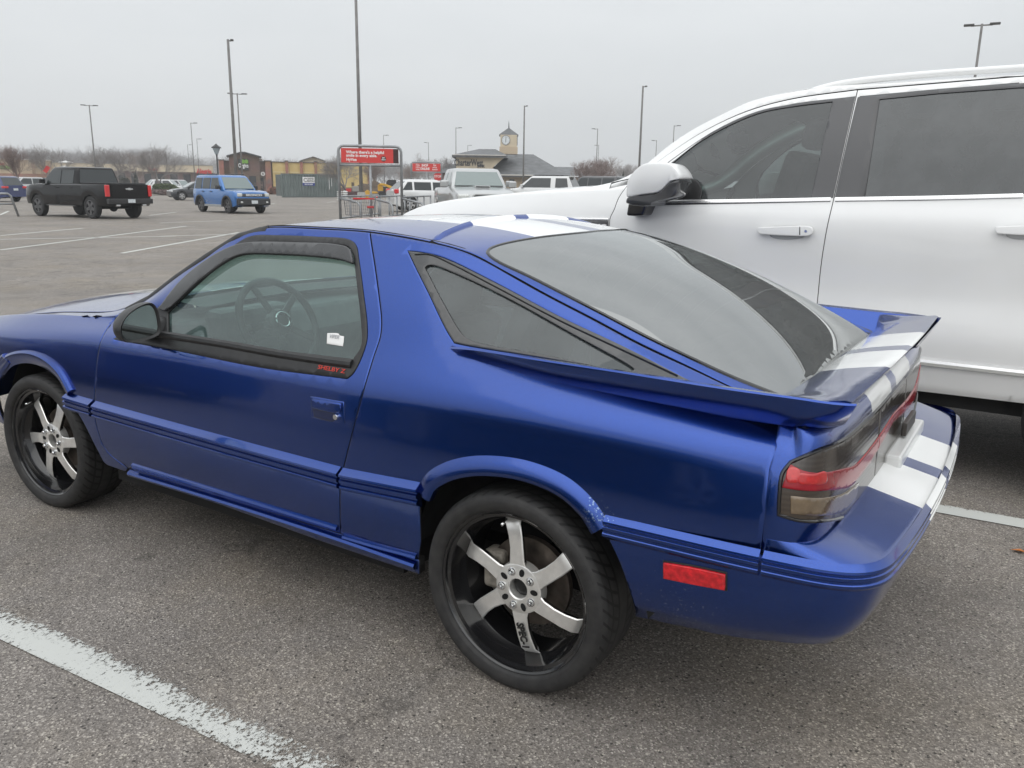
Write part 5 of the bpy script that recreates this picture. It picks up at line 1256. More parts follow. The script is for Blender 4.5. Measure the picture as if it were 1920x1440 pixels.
# mirror
def smirror(sg):
    def pt(px, py, y):
        p = at(px, py, 'y', y); return p
    ho = [(1177, 352), (1180, 336), (1201, 312), (1214, 306), (1257, 306), (1268, 312), (1281, 332), (1278, 336), (1262, 340), (1250, 352), (1238, 361), (1205, 366), (1178, 370)]
    lo_ = [(1178, 371), (1205, 367), (1238, 362), (1250, 353), (1262, 341), (1279, 337), (1277, 349), (1271, 366), (1250, 374), (1226, 380), (1222, 386), (1176, 381)]
    ym = -1.60
    for nm, ol, m in (('mirror_cap', ho, SW), ('mirror_base', lo_, BP)):
        P0 = np.array(smooth_loop(ol, 3)); P3 = np.array([pt(a, b_, ym) for a, b_ in P0]); c = P3.mean(0); V = []
        for dy, sc in ((.062, .86), (.058, .94), (.047, .985), (.02, 1.0), (-.05, 1.0), (-.12, .97), (-.145, .9)):
            for p in P3: V.append((c[0]+(p[0]-c[0])*sc, ym-.01+dy-.02, c[2]+(p[2]-c[2])*sc))
        if sg < 0: V = [(x, 2*YC-y, z) for x, y, z in V]
        k = len(P3); F = [(i*k+j, i*k+(j+1) % k, (i+1)*k+(j+1) % k, (i+1)*k+j) for i in range(6) for j in range(k)]+[tuple(range(k)), tuple(6*k+j for j in reversed(range(k)))]
        b = MB(); b.add(V, F); b.build(nm, m, fdoor if sg > 0 else suv, auto=40)
    st_ = [(1186, 380), (1222, 380), (1214, 404), (1198, 405), (1182, 404)]; P3 = [pt(a, b_, -1.74) for a, b_ in st_]
    b = MB(); b.prism([(p[0], p[2]) for p in P3], -1.82 if sg > 0 else 2*YC+1.82, -1.68 if sg > 0 else 2*YC+1.68, 'y'); b.build('mirror_stalk', BLACKG, fdoor if sg > 0 else suv, bevel=.012)
smirror(1); smirror(-1)
panel('window_sail', SS, seen(SS, [(1268, 334, 1), (1300, 337), (1310, 343), (1316, 357), (1313, 375, 1), (1226, 379, 1), (1232, 350)], 4), BLACK, fdoor, off=.004, gap=0, depth=.006, res=.05)
# roof, rails, hood, windscreen
sv = lambda x, y: (-x, y/float(EYs(x)))
hd2 = [(.40, .80), (.46, .5), (.50, 0), (.46, -.5), (.40, -.80)]; hu2 = [(-x, y/.84) for x, y in smooth_loop(hd2, 4, False)]
hu2 = [(max(-.449, min(2.3, u)), max(-.99, min(.99, v))) for u, v in [(-min(.445, -u_), v_) for u_, v_ in hu2]]
panel('roof', SROOF, np.array([(u, .995) for u in np.linspace(2.28, -.40, 40)]+[(-.43, .6), (-.445, 0), (-.43, -.6)]+[(u, -.995) for u in np.linspace(-.40, 2.28, 40)]), SW, suv, res=.08, gap=.001)
for sg in (1, -1):
    rp = [at(a, b_, 'y', c) for a, b_, c in ((1520, 168, -2.10), (1545, 160, -2.12), (1600, 149, -2.13), (1700, 138, -2.14), (1800, 130, -2.14), (1911, 123, -2.14))]
    rp = [tuple(p) for p in rp]; lx, ly, lz = rp[-1]; rp += [(-1.3, ly, lz+.004), (-1.7, ly, lz-.01), (-2.0, ly, lz-.05), (-2.1, ly, lz-.09)]
    rp = [(x, y if sg > 0 else 2*YC-y, z) for x, y, z in rp]
    P = nbasis(range(len(rp)))(np.linspace(0, len(rp)-1, 40))@np.array(rp)
    b = MB(); b.tube([(p[0], p[1], p[2]-.012) for p in P], .018, 10); b.build('roof_rail', SAT if False else SW, suv, smooth=True)
P = SROOF.P([(-.12, .0)])[0]; b = MB(); b.prism([(P[0]+.12, P[2]-.01), (P[0]+.08, P[2]+.02), (P[0]-.07, P[2]+.075), (P[0]-.10, P[2]+.07), (P[0]-.12, P[2]-.01)], YC-.02, YC+.02, 'y'); b.build('roof_antenna', SW, suv, bevel=.01)
hl_ = [(u, .985) for u in np.linspace(-1.36, -2.86, 30)]
SHP = np.array([(-1.33, .5), (-1.34, .8)]+[(-1.40, .93), (-1.48, .985)]+[(u, .985) for u in np.linspace(-1.6, -2.86, 24)]+[(-2.89, .6), (-2.895, 0), (-2.89, -.6)]+[(u, -.985) for u in np.linspace(-2.86, -1.6, 24)]+[(-1.48, -.985), (-1.40, -.93), (-1.34, -.8), (-1.33, -.5), (-1.32, 0)])
SHP_out = np.array([(u, .999) for u in np.linspace(-1.2, -2.89, 40)]+[(-2.895, 0)]+[(u, -.999) for u in np.linspace(-2.89, -1.26, 40)]+[(-1.26, 0), (-1.26, .95)])
shood = panel('hood', SHOOD, SHP, SW, suv, res=.06, gap=.003)
try: panel('cowl_and_wings', SHOOD, SHP_out, SW, suv, holes=[shrink(SHP, -.001)], res=.06, gap=.001)
except Exception as e: print('cowl', e)
b = MB(); n = 13; M_ = 8; vs = []
for k in range(M_+1):
    t = k/M_
    for i in range(n):
        f_ = -1+2*i/(n-1); xb = 1.27+.10*(1-f_*f_); xt = .40+.06*(1-f_*f_); x = xb+(xt-xb)*t; hb = float(EYs(x if x < 1.2 else 1.2)) if True else .9
        z = 1.415+(1.905-1.415)*t+.05*math.sin(math.pi*t)+.035*(1-f_*f_); xe = xb+(xt-xb)*t
        vs.append((xe-.06, YC+f_*(float(EYs(xe-.06))-.03), float(EZs(xe-.06))-.02+.045*(1-f_*f_)))
b.add(vs, [(k*n+i, k*n+i+1, (k+1)*n+i+1, (k+1)*n+i) for k in range(M_) for i in range(n-1)])
b.build('windscreen', glass_mat('green_windscreen', (.55, .72, .66), 1.5, dust=.05, dust_rgb=(.3, .4, .38)), suv, smooth=True, fixn=False)
for sg in (1, -1):
    pp = [(x, YC+sg*(float(EYs(x))-.045), float(EZs(x))-.04) for x in np.linspace(1.25, .38, 16)]
    b = MB(); b.tube(pp, .034, 10); b.build('windscreen_pillar', SW, suv, smooth=True)
# front face, grille, lamps
b = MB(); vs = []
for i in range(21):
    f_ = -1+2*i/20
    for x, h, z in ((2.91, .80, .46), (2.93, .82, .7), (2.935, .82, 1.0), (2.90, .76, 1.12), (2.87, .70, 1.19)): vs.append((x+.10*(1-abs(f_)**3), YC+h*f_, z+(.03*(1-f_*f_) if z > 1.1 else 0)))
b.add(vs, [(i*5+j, i*5+j+1, (i+1)*5+j+1, (i+1)*5+j) for i in range(20) for j in range(4)]); b.build('front_bumper', SW, suv, smooth=True)
b = MB(); b.box(3.00, 3.045, YC-.52, YC+.52, .74, 1.08); b.build('grille', BLACKG, suv, bevel=.03)
for sg in (1, -1):
    b = MB(); b.box(2.93, 3.0, YC+sg*.69-.11, YC+sg*.69+.11, .88, 1.03); b.build('headlamp', mat('clear_lamp', (.6, .6, .6)), suv, bevel=.02)
    b = MB(); b.box(-2.42, -2.34, YC+sg*.86-.06, YC+sg*.86+.06, .95, 1.60); b.build('tail_lamp', RED, suv, bevel=.02)
b = MB(); b.box(-2.42, -2.30, YC-.80, YC+.80, .50, 1.20); b.prism([(-2.40, 1.20), (-2.28, 1.93), (-2.22, 1.93), (-2.30, 1.20)], YC-.78, YC+.78, 'y'); b.build('tailgate', SW, suv, bevel=.03)
b = MB(); b.box(-2.43, -2.37, YC-.62, YC+.62, 1.30, 1.80); b.build('rear_window', BP, suv, bevel=.02)
# dark inside and underside
b = MB(); b.box(-2.2, 1.6, YC-.93, YC+.93, .38, .50); b.box(-2.25, 1.15, YC-.90, YC+.90, .50, 1.0); b.box(1.55, 2.85, YC-.60, YC+.60, .40, 1.15); b.build('underbody', VOID, suv)
for sx in (.45, -.55, -1.4):
    for sy in ((.42, -.42)):
        b = MB(); b.box(sx-.25, sx+.28, YC+sy-.26, YC+sy+.26, .95, 1.12); M = Matrix.Translation((sx-.22, YC+sy, 1.10)) @ Matrix.Rotation(R(-15), 4, 'Y'); b.box(-.07, .07, -.25, .25, 0, .55, M); b.box(-.05, .05, -.12, .12, .57, .75, M)
        b.build('seat', INT, suv, bevel=.04)
b = MB(); b.box(.85, 1.25, YC-.85, YC+.85, 1.0, 1.30); b.build('dashboard', INT, suv, bevel=.05)
b = MB(); b.box(.62, .66, YC-.13, YC+.13, 1.70, 1.78); b.tube([(.64, YC, 1.78), (.60, YC, 1.88)], .01, 6); b.build('rear_view_mirror', BLACK, suv, bevel=.01)
lin = SROOF.P([(-x, v) for x in np.linspace(.38, -2.2, 12) for v in np.linspace(-.97, .97, 9)]); lin[:, 2] -= .04
b = MB(); b.add([tuple(p) for p in lin], [(i*9+j, i*9+j+1, (i+1)*9+j+1, (i+1)*9+j) for i in range(11) for j in range(8)]); b.build('headliner', mat('headliner_dark', (.10, .10, .10), .9), suv)
def big_wheel(R_=.41, W_=.275, m1=None):
    w_ = empty('wheel')
    b = MB(); r = R_; b.lathe([(r*.66, W_/2-.02), (r*.72, W_/2+.003), (r*.90, W_/2), (r*.97, W_/2-.02), (r, W_/2-.05), (r, -W_/2+.05), (r*.97, -W_/2+.02), (r*.72, -W_/2)], 40, 'y'); b.build('tyre', RUB, w_, auto=40)
    b = MB(); b.lathe([(r*.66, W_/2-.02), (r*.64, W_/2-.01), (r*.61, W_/2-.06), (r*.58, W_/2-.10)], 40, 'y')
    for k in range(6):
        M = Matrix.Rotation(2*math.pi*k/6, 4, 'Y'); b.box(.02, r*.60, W_/2-.045, W_/2-.02, -.045*R_/.41, .045*R_/.41, M)
    b.lathe([(0, W_/2-.012), (.06, W_/2-.014), (.08, W_/2-.04)], 20, 'y'); b.build('rim', m1 or SAT, w_, auto=35)
    b = MB(); b.lathe([(0, W_/2-.11), (r*.62, W_/2-.11)], 30, 'y'); b.build('brake_disc', VOID, w_)
    return w_
for wx in (FX, RCX):
    for sg in (1, -1):
        ww = big_wheel(); ww.parent = suv; ww.location = (wx, YC+sg*.88, .41); ww.rotation_euler = (0, R(15), 0 if sg > 0 else math.pi)
        b = MB(); vs = []
        for i in range(21):
            a = R(-5+190*i/20)
            for r_, y_ in ((.465, 1.0), (.47, .70), (.05, .70)): vs.append((wx+r_*math.cos(a), YC+sg*y_, .44+r_*math.sin(a)))
        b.add(vs, [(i*3+j, i*3+j+1, (i+1)*3+j+1, (i+1)*3+j) for i in range(20) for j in range(2)]); b.build('wheel_housing', VOID, suv, smooth=True)
def rebase(root):
    """meshes were laid out in world coordinates: hang them under the root at its base"""
    inv = -root.location
    for ch in root.children:
        if ch.type == 'MESH': ch.data.transform(Matrix.Translation(inv))
        else: ch.location += inv
        def rec(o):
            for c in o.children:
                if o.type == 'MESH':
                    if c.type == 'MESH': c.data.transform(Matrix.Translation(inv))
                    rec(c)
        rec(ch)
rebase(suv)
# ================================================================ helpers for the things across the lot
FH = np.array([math.cos(YAW), math.sin(YAW)])
def far(px, D, dz=0):
    d = ray(px, 345); h = np.array([d[0], d[1]]); h /= h@FH; x, y = CAM[0]+h[0]*D, CAM[1]+h[1]*D      # D is measured along the view axis
    return Vector((x, y, gz(x, y)+dz))
def heading(px, away, right):
    d = ray(px, 345); h = np.array([d[0], d[1]]); h /= np.linalg.norm(h); r = np.array([h[1], -h[0]]); v = h*away+r*right; return math.atan2(v[1], v[0])
GLB = mat('dark_vehicle_glass', (.022, .028, .030), .06, coat=.3, spec=.6)
GLG = mat('greenish_vehicle_glass', (.12, .165, .16), .08, coat=.7, spec=.8)
PLATE = mat('number_plate', (.62, .66, .68), .5, noise=(25, .25)); CLEARL = mat('clear_lamp_lens', (.62, .64, .62), .12, coat=1, noise=(30, .25))
DKP = mat('dark_plastic_cladding', (.035, .036, .038), .6); ALLOY = mat('dark_alloy', (.16, .16, .165), .35, metal=.7); ALLOY2 = mat('bright_alloy', (.55, .55, .55), .3, metal=.7)
def road_wheel(Rw, Ww, m, parent, loc, sg, n=28, detail=True):
    w_ = empty('wheel', loc, 0 if sg > 0 else math.pi); w_.parent = parent
    b = MB(); b.lathe([(Rw*.62, Ww/2-.02), (Rw*.70, Ww/2), (Rw*.92, Ww/2), (Rw, Ww/2-.04), (Rw, -Ww/2+.04), (Rw*.9, -Ww/2), (Rw*.3, -Ww/2)], n, 'y'); b.build('tyre', RUB, w_, auto=40)
    b = MB(); b.lathe([(Rw*.64, Ww/2-.01), (Rw*.60, Ww/2-.01), (Rw*.56, Ww/2-.07), (0, Ww/2-.07)], n, 'y'); b.build('wheel_well', VOID, w_, auto=35)
    b = MB(); b.lathe([(Rw*.655, Ww/2-.005), (Rw*.60, Ww/2+.0), (Rw*.59, Ww/2-.03)], n, 'y')
    for k in range(5):
        M = Matrix.Rotation(2*math.pi*k/5+.3, 4, 'Y'); b.box(0, Rw*.61, Ww/2-.045, Ww/2-.012, -.055*Rw/.4, .055*Rw/.4, M)
    b.build('rim', m, w_)
    return w_
def vehicle(name, label, cat, paint, pos, hd, L, W, hw_z, sta, gh, wheels, Rw, wins, roof_h, glass=GLB, wm=ALLOY, group=None, ground_clear=.28, clad=None, roofm=None, sc=1., pill=None, gw=(.93, .77), plain=False):
    """sta: (x, half width factor, top z) along the body; gh: (rear base, rear top, front top, front base, base z);
       wins: list of (x0, x1) window spans at mid height; local x forward, origin below the middle"""
    root = empty(name, pos, hd, label=label, cat=cat, group=group); root.scale = (sc, sc, sc)
    hw = W/2; zb = ground_clear
    xs = sorted(set([round(s[0], 3) for s in sta]+[round(wx+Rw*1.16*math.cos(R(a)), 3) for wx in wheels for a in (0, 12, 30, 55, 90, 125, 150, 168, 180)]+[round(wx+sg*(Rw*1.16+.012), 3) for wx in wheels for sg in (-1, 1)]))
    sx = [s[0] for s in sta]; WF = pchip(sx, [s[1] for s in sta]); ZT = pchip(sx, [s[2] for s in sta])
    xs = [x for x in xs if sx[0] <= x <= sx[-1]] if sx[0] < sx[-1] else xs
    def zbot(x):
        z = zb+(.10 if x < sx[0]+.15 or x > sx[-1]-.15 else 0)
        for wx in wheels:
            if abs(x-wx) <= Rw*1.16+.001: z = max(z, Rw+math.sqrt(max(0, (Rw*1.16)**2-(x-wx)**2))*.98)
        return z
    b = MB(); V = []; q = 13
    for x in xs:
        f_ = float(WF(x)); zt = float(ZT(x)); z0 = min(zbot(x), zt-.10); h = hw*f_
        pts = [(h*.55, z0), (h*.93, z0), (h*.985, z0+.03*(zt-z0)), (h, z0+.30*(zt-z0)), (h*.995, z0+.62*(zt-z0)), (h*.975, zt-.07*(1 if zt-z0 > .3 else .4)), (h*.93, zt-.02), (h*.80, zt)]
        full = pts+[(0, zt+.025)]
        V += [(x, y, z) for y, z in full]+[(x, -y, z) for y, z in pts[::-1]]
    q = 17; F = [(i*q+j, (i+1)*q+j, (i+1)*q+j+1, i*q+j+1) for i in range(len(xs)-1) for j in range(q-1)]+[tuple(range(q)), tuple((len(xs)-1)*q+j for j in reversed(range(q)))]
    b.add(V, F); body = b.build('body', paint, root, auto=38)
    b = MB(); b.box(sx[0]+.25, sx[-1]-.25, -hw*.62, hw*.62, zb+.02, min(s[2] for s in sta)-.1)
    for wx in wheels:
        pass
    b.build('underbody', VOID, root)
    rb, rt, ft, fb, zg = gh; y0, y1 = hw*gw[0], hw*gw[1]; H = roof_h
    def side(x, z, sg=1, off=0):
        t = (z-zg)/(H-zg); return (x, sg*(y0+(y1-y0)*t+off), z)
    b = MB(); V = []; lev = 5
    zs = [zg-.05, zg+.35*(H-zg), zg+.72*(H-zg), H-.075, H-.02, H]
    for z in zs:
        t = max(0, (z-zg)/(H-zg)); ins = {H-.02: .02, H: .10}.get(z, 0); xr = rb+(rt-rb)*t+ins*1.5; xf = fb+(ft-fb)*t-ins*1.5; y = y0+(y1-y0)*t-ins
        r_ = .10
        for (cx, cy) in ((xr, y), (xf, y), (xf, -y), (xr, -y)):
            sxx = 1 if cx == xr else -1; syy = 1 if cy > 0 else -1
            corner = [(cx+sxx*r_, cy), (cx+sxx*r_*.3, cy-syy*r_*.25), (cx, cy-syy*r_)]
            if (cx == xf and cy > 0) or (cx == xr and cy < 0): pass
            seq = corner if (cx == xf and cy > 0) or (cx == xr and cy < 0) else corner[::-1]
            V += [(a, c, z) for a, c in seq]
    q = 12; F = [(i*q+j, i*q+(j+1) % q, (i+1)*q+(j+1) % q, (i+1)*q+j) for i in range(len(zs)-1) for j in range(q)]+[tuple((len(zs)-1)*q+j for j in range(q))]
    b.add(V, F); b.build('cabin', roofm or paint, root, auto=38)
    zl, zh = zg+.035, H-.13
    def slx(z, front): t = (z-zg)/(H-zg); return (fb+(ft-fb)*t) if front else (rb+(rt-rb)*t)
    for sg in (1, -1):
        for (x0, x1) in wins:
            pl = []
            for z, x in ((zl, x0), (zl, x1), (zh, x1), (zh, x0)):
                lo_, hi_ = slx(z, False)+.13, slx(z, True)-.14
                pl.append((min(max(x, lo_), hi_), z))
            zz = [zl, (zl+zh)/2, zh]
            vs = [side(px_, z_, sg, .010) for px_, z_ in pl]; vs2 = [side(px_, z_, sg, -.02) for px_, z_ in pl]
            b = MB(); b.add(vs+vs2, [(0, 1, 2, 3), (7, 6, 5, 4), (0, 4, 5, 1), (1, 5, 6, 2), (2, 6, 7, 3), (3, 7, 4, 0)]); b.build('side_window', glass, root)
    for nm, fr in (('windscreen', True), ('rear_window', False)):
        o_ = .012 if fr else -.012
        P = []
        for z in (zl+.02, zh+.03):
            t = (z-zg)/(H-zg); y = y0+(y1-y0)*t-.11; x = slx(z, fr)+o_; P += [(x, y, z), (x, -y, z)]
        b = MB(); b.add(P+[(x-3*o_, y, z) for x, y, z in P], [(0, 1, 3, 2), (6, 7, 5, 4), (0, 4, 5, 1), (2, 3, 7, 6), (0, 2, 6, 4), (1, 5, 7, 3)]); b.build(nm, GLG if (fr and glass is GLB) else glass, root)
    for wx in wheels:
        for sg in (1, -1):
            road_wheel(Rw, .26 if Rw > .36 else .22, wm, root, (wx, sg*(hw-.14), Rw), sg)
            if clad:
                b = MB(); vs = []
                for i in range(17):
                    a = R(-6+192*i/16)
                    for r_, y_ in ((Rw*1.33, hw-.015), (Rw*1.33, hw+.035), (Rw*1.14, hw+.04), (Rw*1.12, hw-.10)): vs.append((wx+r_*math.cos(a), sg*y_, Rw+r_*math.sin(a)))
                b.add(vs, [(i*4+j, i*4+j+1, (i+1)*4+j+1, (i+1)*4+j) for i in range(16) for j in range(3)]); b.build('wheel_arch', clad, root, smooth=True)
    xm = fb-.35
    for sg in (1, -1):
        b = MB(); b.box(xm-.06, xm+.08, sg*(hw*.93), sg*(hw*.93+.22), zg+.02, zg+.20); b.build('door_mirror', DKP if clad else paint, root, bevel=.03)
    return root
def bx(root, name, m, x0, x1, y0, y1, z0, z1, bev=.01, **k):
    b = MB(); b.box(x0, x1, y0, y1, z0, z1); return b.build(name, m, root, bevel=bev, **k)

# ---------------------------------------------------------------- vehicles
BLK = mat('black_truck_paint', (.004, .004, .005), .10, spec=.4)
pos = far(159, 34.3)
pk = vehicle('pickup_truck', 'black crew cab pickup truck on big off road tyres driving away across the lot', 'pickup truck', BLK, pos, heading(159, .85, -.53), 5.9, 2.06, 0,
    [(-2.95, .93, 1.36), (-2.8, .98, 1.37), (-1.2, 1., 1.37), (-1.0, 1., 1.37), (1.2, 1., 1.36), (2.1, .99, 1.33), (2.7, .95, 1.27), (2.92, .86, 1.12)], (-1.02, -.86, .80, 1.62, 1.33), (-1.83, 1.90), .44, [(-.72, .10), (.18, 1.15)], 2.02, wm=ALLOY, ground_clear=.50)
pk.scale = (.96, .96, .965)
bx(pk, 'tailgate', BLK, -2.975, -2.94, -.78, .78, .86, 1.37); bx(pk, 'rear_bumper', mat('black_bumper', (.02, .02, .022), .3, coat=.4), -3.08, -2.90, -.98, .98, .60, .80, .03)
for sg in (1, -1):
    bx(pk, 'tail_lamp', RED, -2.99, -2.86, sg*.93-.075, sg*.93+.075, .88, 1.33, .02); bx(pk, 'exhaust_tip', CHROME, -3.06, -2.95, sg*.58-.09, sg*.58+.09, .50, .57, .015)
    bx(pk, 'side_step', mat('side_step', (.12, .12, .12), .4), -.75, 1.2, sg*.98-.06, sg*.98+.06, .46, .50, .01)
    for xh in (.30, -.62): bx(pk, 'door_handle', BLK, xh-.1, xh+.1, sg*1.03-.015, sg*1.03+.015, 1.18, 1.22, .01)
bx(pk, 'number_plate', PLATE, -3.09, -3.075, -.16, .16, .64, .78, .003)
b = MB(); b.prism([(-.17, -.02), (-.15, .02), (-.05, .028), (-.05, .045), (.06, .045), (.06, .028), (.17, .022), (.15, -.025), (.05, -.03), (.05, -.045), (-.06, -.045), (-.06, -.03)], -2.99, -2.974, 'x'); b.v = [(x, y, z+1.18) for x, y, z in b.v]; b.build('tailgate_emblem', CHROME, pk)
bx(pk, 'bed_cover', mat('bed_cover', (.03, .03, .032), .5), -2.85, -1.1, -.86, .86, 1.37, 1.41, .01)
b = MB(); b.sphere((0, 0, 0), .16); b.v = [(x-1.83, y, z+.42) for x, y, z in b.v]; b.tube([(-1.83, -.8, .44), (-1.83, .8, .44)], .07, 8); b.build('rear_axle', VOID, pk, smooth=True)

BLU = mat('bright_blue_paint', (.030, .15, .42), .25, coat=1, metal=.3)
pos = far(431, 41.8)
br = vehicle('compact_suv', 'bright blue compact SUV with black cladding and roof rack, front turned to the right', 'SUV', BLU, pos, heading(431, -.88, .47), 4.39, 1.89, 0,
    [(-2.19, .90, 1.10), (-2.05, .97, 1.13), (-1.0, 1., 1.14), (.75, 1., 1.13), (1.2, 1., 1.10), (1.9, .98, 1.05), (2.12, .92, .98), (2.19, .84, .82)], (-2.12, -1.98, .32, 1.0, 1.10), (-1.33, 1.34), .36, [(-1.9, -1.25), (-1.15, -.38), (-.30, .65)], 1.78, glass=GLB, clad=DKP, ground_clear=.30)
bx(br, 'front_bumper', DKP, 2.05, 2.27, -.86, .86, .40, .72, .05); bx(br, 'grille', mat('grille_grey', (.08, .08, .085), .4), 2.13, 2.235, -.58, .58, .80, .93, .02)
text('grille_lettering', 'BRONCO', .13, mat('white_letters', (.8, .8, .8), .4), br, (2.24, 0, .865), (0, 1, 0), (0, 0, 1), thick=.004, bold=.004, sx=1.5)
for sg in (1, -1):
    bx(br, 'headlamp', CLEARL, 2.06, 2.23, sg*.70-.12, sg*.70+.12, .79, .95, .04); bx(br, 'roof_rail', BLK, -1.7, .1, sg*.70-.02, sg*.70+.02, 1.79, 1.84, .01)
    bx(br, 'sill_cladding', mat('silver_sill', (.30, .31, .32), .4), -.9, .9, sg*.945-.02, sg*.945+.02, .30, .40, .01); bx(br, 'fog_lamp', CLEARL, 2.2, 2.285, sg*.66-.06, sg*.66+.06, .50, .58, .02)
    for xh in (-.95, -.15): bx(br, 'door_handle', DKP, xh-.09, xh+.09, sg*.95-.015, sg*.95+.01, .99, 1.03, .01)
bx(br, 'number_plate', PLATE, 2.27, 2.285, -.16, .16, .47, .62, .003)
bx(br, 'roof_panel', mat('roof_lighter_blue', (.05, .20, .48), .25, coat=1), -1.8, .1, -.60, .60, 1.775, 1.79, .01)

DKC = mat('dark_navy_paint', (.014, .017, .022), .2, coat=1)
hb = vehicle('hatchback', 'dark compact hatchback half hidden behind the bright blue SUV', 'car', DKC, far(366, 69), heading(366, -.25, -.97), 4.3, 1.78, 0,
    [(-2.1, .88, .95), (-1.8, .97, 1.0), (0, 1, .98), (1.2, .99, .93), (1.9, .93, .82), (2.1, .84, .68)], (-1.95, -1.5, .15, 1.05, .95), (-1.25, 1.3), .33, [(-1.6, -.75), (-.65, .1), (.18, .9)], 1.47, wm=ALLOY2, ground_clear=.22)
for sg in (1, -1): bx(hb, 'headlamp', CLEARL, 1.85, 2.08, sg*.66-.12, sg*.66+.12, .66, .76, .03)
NVY = mat('dark_blue_paint', (.02, .035, .13), .2, coat=1)
lc = vehicle('crossover', 'dark blue crossover leaving the picture at the left edge', 'car', NVY, far(-22, 56.5), heading(-22, .75, -.66), 4.6, 1.85, 0,
    [(-2.25, .90, 1.05), (-1.9, .98, 1.08), (0, 1, 1.05), (1.2, .99, 1.0), (2.0, .93, .88), (2.25, .84, .70)], (-2.15, -1.75, .2, 1.05, 1.02), (-1.35, 1.4), .35, [(-1.75, -.95), (-.85, 0), (.08, .9)], 1.66, ground_clear=.24)
for sg in (1, -1): bx(lc, 'tail_lamp', RED, -2.32, -2.05, sg*.72-.16, sg*.72+.16, .88, 1.02, .03)
bx(lc, 'number_plate', PLATE, -2.30, -2.27, -.17, .17, .74, .88, .003)

SLV = mat('silver_paint', (.42, .43, .43), .28, coat=1, metal=.35)
tac = vehicle('silver_pickup', 'silver pickup truck facing the viewer with a hood scoop, beyond the cart corral', 'pickup truck', SLV, far(886, 27.6), heading(886, -.985, .17), 5.3, 1.9, 0,
    [(-2.6, .93, 1.20), (-.7, 1, 1.22), (.9, 1., 1.24), (1.5, .99, 1.20), (2.1, .97, 1.12), (2.45, .93, 1.04), (2.58, .84, .86)], (-1.0, -.85, .62, 1.22, 1.21), (-1.6, 1.65), .38, [(-.75, -.1), (0, .85)], 1.76, glass=GLG, wm=ALLOY2, ground_clear=.40, gw=(.92, .74))
tac.scale = (1.03, 1.03, 1.06)
bx(tac, 'hood_scoop', SLV, 1.35, 1.75, -.24, .24, 1.16, 1.26, .025); bx(tac, 'scoop_mouth', VOID, 1.751, 1.765, -.20, .20, 1.215, 1.245, .003)
b = MB(); b.prism([(-.46, .77), (-.40, .99), (-.34, 1.015), (.34, 1.015), (.40, .99), (.46, .77), (.38, .73), (-.38, .73)], 2.50, 2.625, 'x'); b.build('grille', BLACKG, tac, bevel=.02)
b = MB(); b.prism([(-.50, .75), (-.43, 1.01), (-.36, 1.045), (.36, 1.045), (.43, 1.01), (.50, .75), (.40, .705), (-.40, .705)], 2.49, 2.605, 'x'); b.build('grille_surround', SLV, tac, bevel=.015)
for z in (.81, .88, .95): bx(tac, 'grille_bar', mat('grey_bar', (.2, .2, .2), .3, metal=.6), 2.60, 2.64, -.38, .38, z-.010, z+.010, .004)
b = MB(); b.tube([(2.645, .085*math.cos(a), .88+.058*math.sin(a)) for a in np.linspace(0, 2*math.pi, 24, endpoint=False)], .010, 6, closed=True)
b.tube([(2.647, .035*math.cos(a), .88+.055*math.sin(a)) for a in np.linspace(0, 2*math.pi, 20, endpoint=False)], .007, 6, closed=True); b.tube([(2.647, .06*math.cos(a), .905+.022*math.sin(a)) for a in np.linspace(0, 2*math.pi, 20, endpoint=False)], .007, 6, closed=True)
b.build('grille_emblem', CHROME, tac, smooth=True)
bx(tac, 'front_bumper', SLV, 2.45, 2.72, -.90, .90, .42, .72, .06)
bx(tac, 'lower_intake', VOID, 2.70, 2.732, -.34, .34, .53, .62, .01); bx(tac, 'number_plate', PLATE, 2.735, 2.745, -.15, .15, .55, .69, .003)
for sg in (1, -1):
    bx(tac, 'headlamp', CLEARL, 2.40, 2.60, sg*.69-.17, sg*.69+.17, .80, 1.03, .05)
    b = MB(); b.lathe([(0, 2.735), (.07, 2.735), (.085, 2.745), (.10, 2.74), (.10, 2.70)], 24, 'x', (0, sg*.70, .58)); b.build('fog_lamp', ALLOY2, tac, auto=35)
    b = MB(); b.box(1.02, 1.12, sg*.93, sg*1.17, 1.20, 1.40); b.build('side_mirror', SLV, tac, bevel=.04)
WHT = mat('white_car_paint', (.66, .67, .67), .25, coat=1)
wh = vehicle('white_hatchback', 'white hatchback seen side on behind the cart corral rails', 'car', WHT, far(810, 42.5), heading(810, .30, .95), 4.5, 1.82, 0,
    [(-2.15, .86, .98), (-1.9, .95, 1.04), (-.8, 1, 1.02), (.8, 1, .99), (1.4, .98, .95), (2.0, .92, .82), (2.2, .82, .66)], (-2.05, -1.45, .05, 1.15, .98), (-1.35, 1.35), .33, [(-1.75, -1.25), (-1.15, -.30), (-.2, .7)], 1.52, wm=ALLOY2, ground_clear=.22)
for sg in (1, -1): bx(wh, 'tail_lamp', RED, -2.15, -1.93, sg*.75-.12, sg*.75+.12, .84, 1.06, .04)
ex = vehicle('white_suv', 'white SUV with black roof rails seen from behind the silver pickup', 'SUV', WHT, far(1012, 52), heading(1012, .30, -.95), 5.0, 2.0, 0,
    [(-2.4, .90, 1.12), (-2.2, .97, 1.15), (-.8, 1, 1.16), (.9, 1, 1.14), (1.5, .98, 1.08), (2.2, .93, .98), (2.45, .84, .78)], (-2.36, -2.0, .25, 1.15, 1.13), (-1.45, 1.45), .39, [(-2.05, -1.25), (-.95, 0), (0.0, .85)], 1.84, ground_clear=.26)
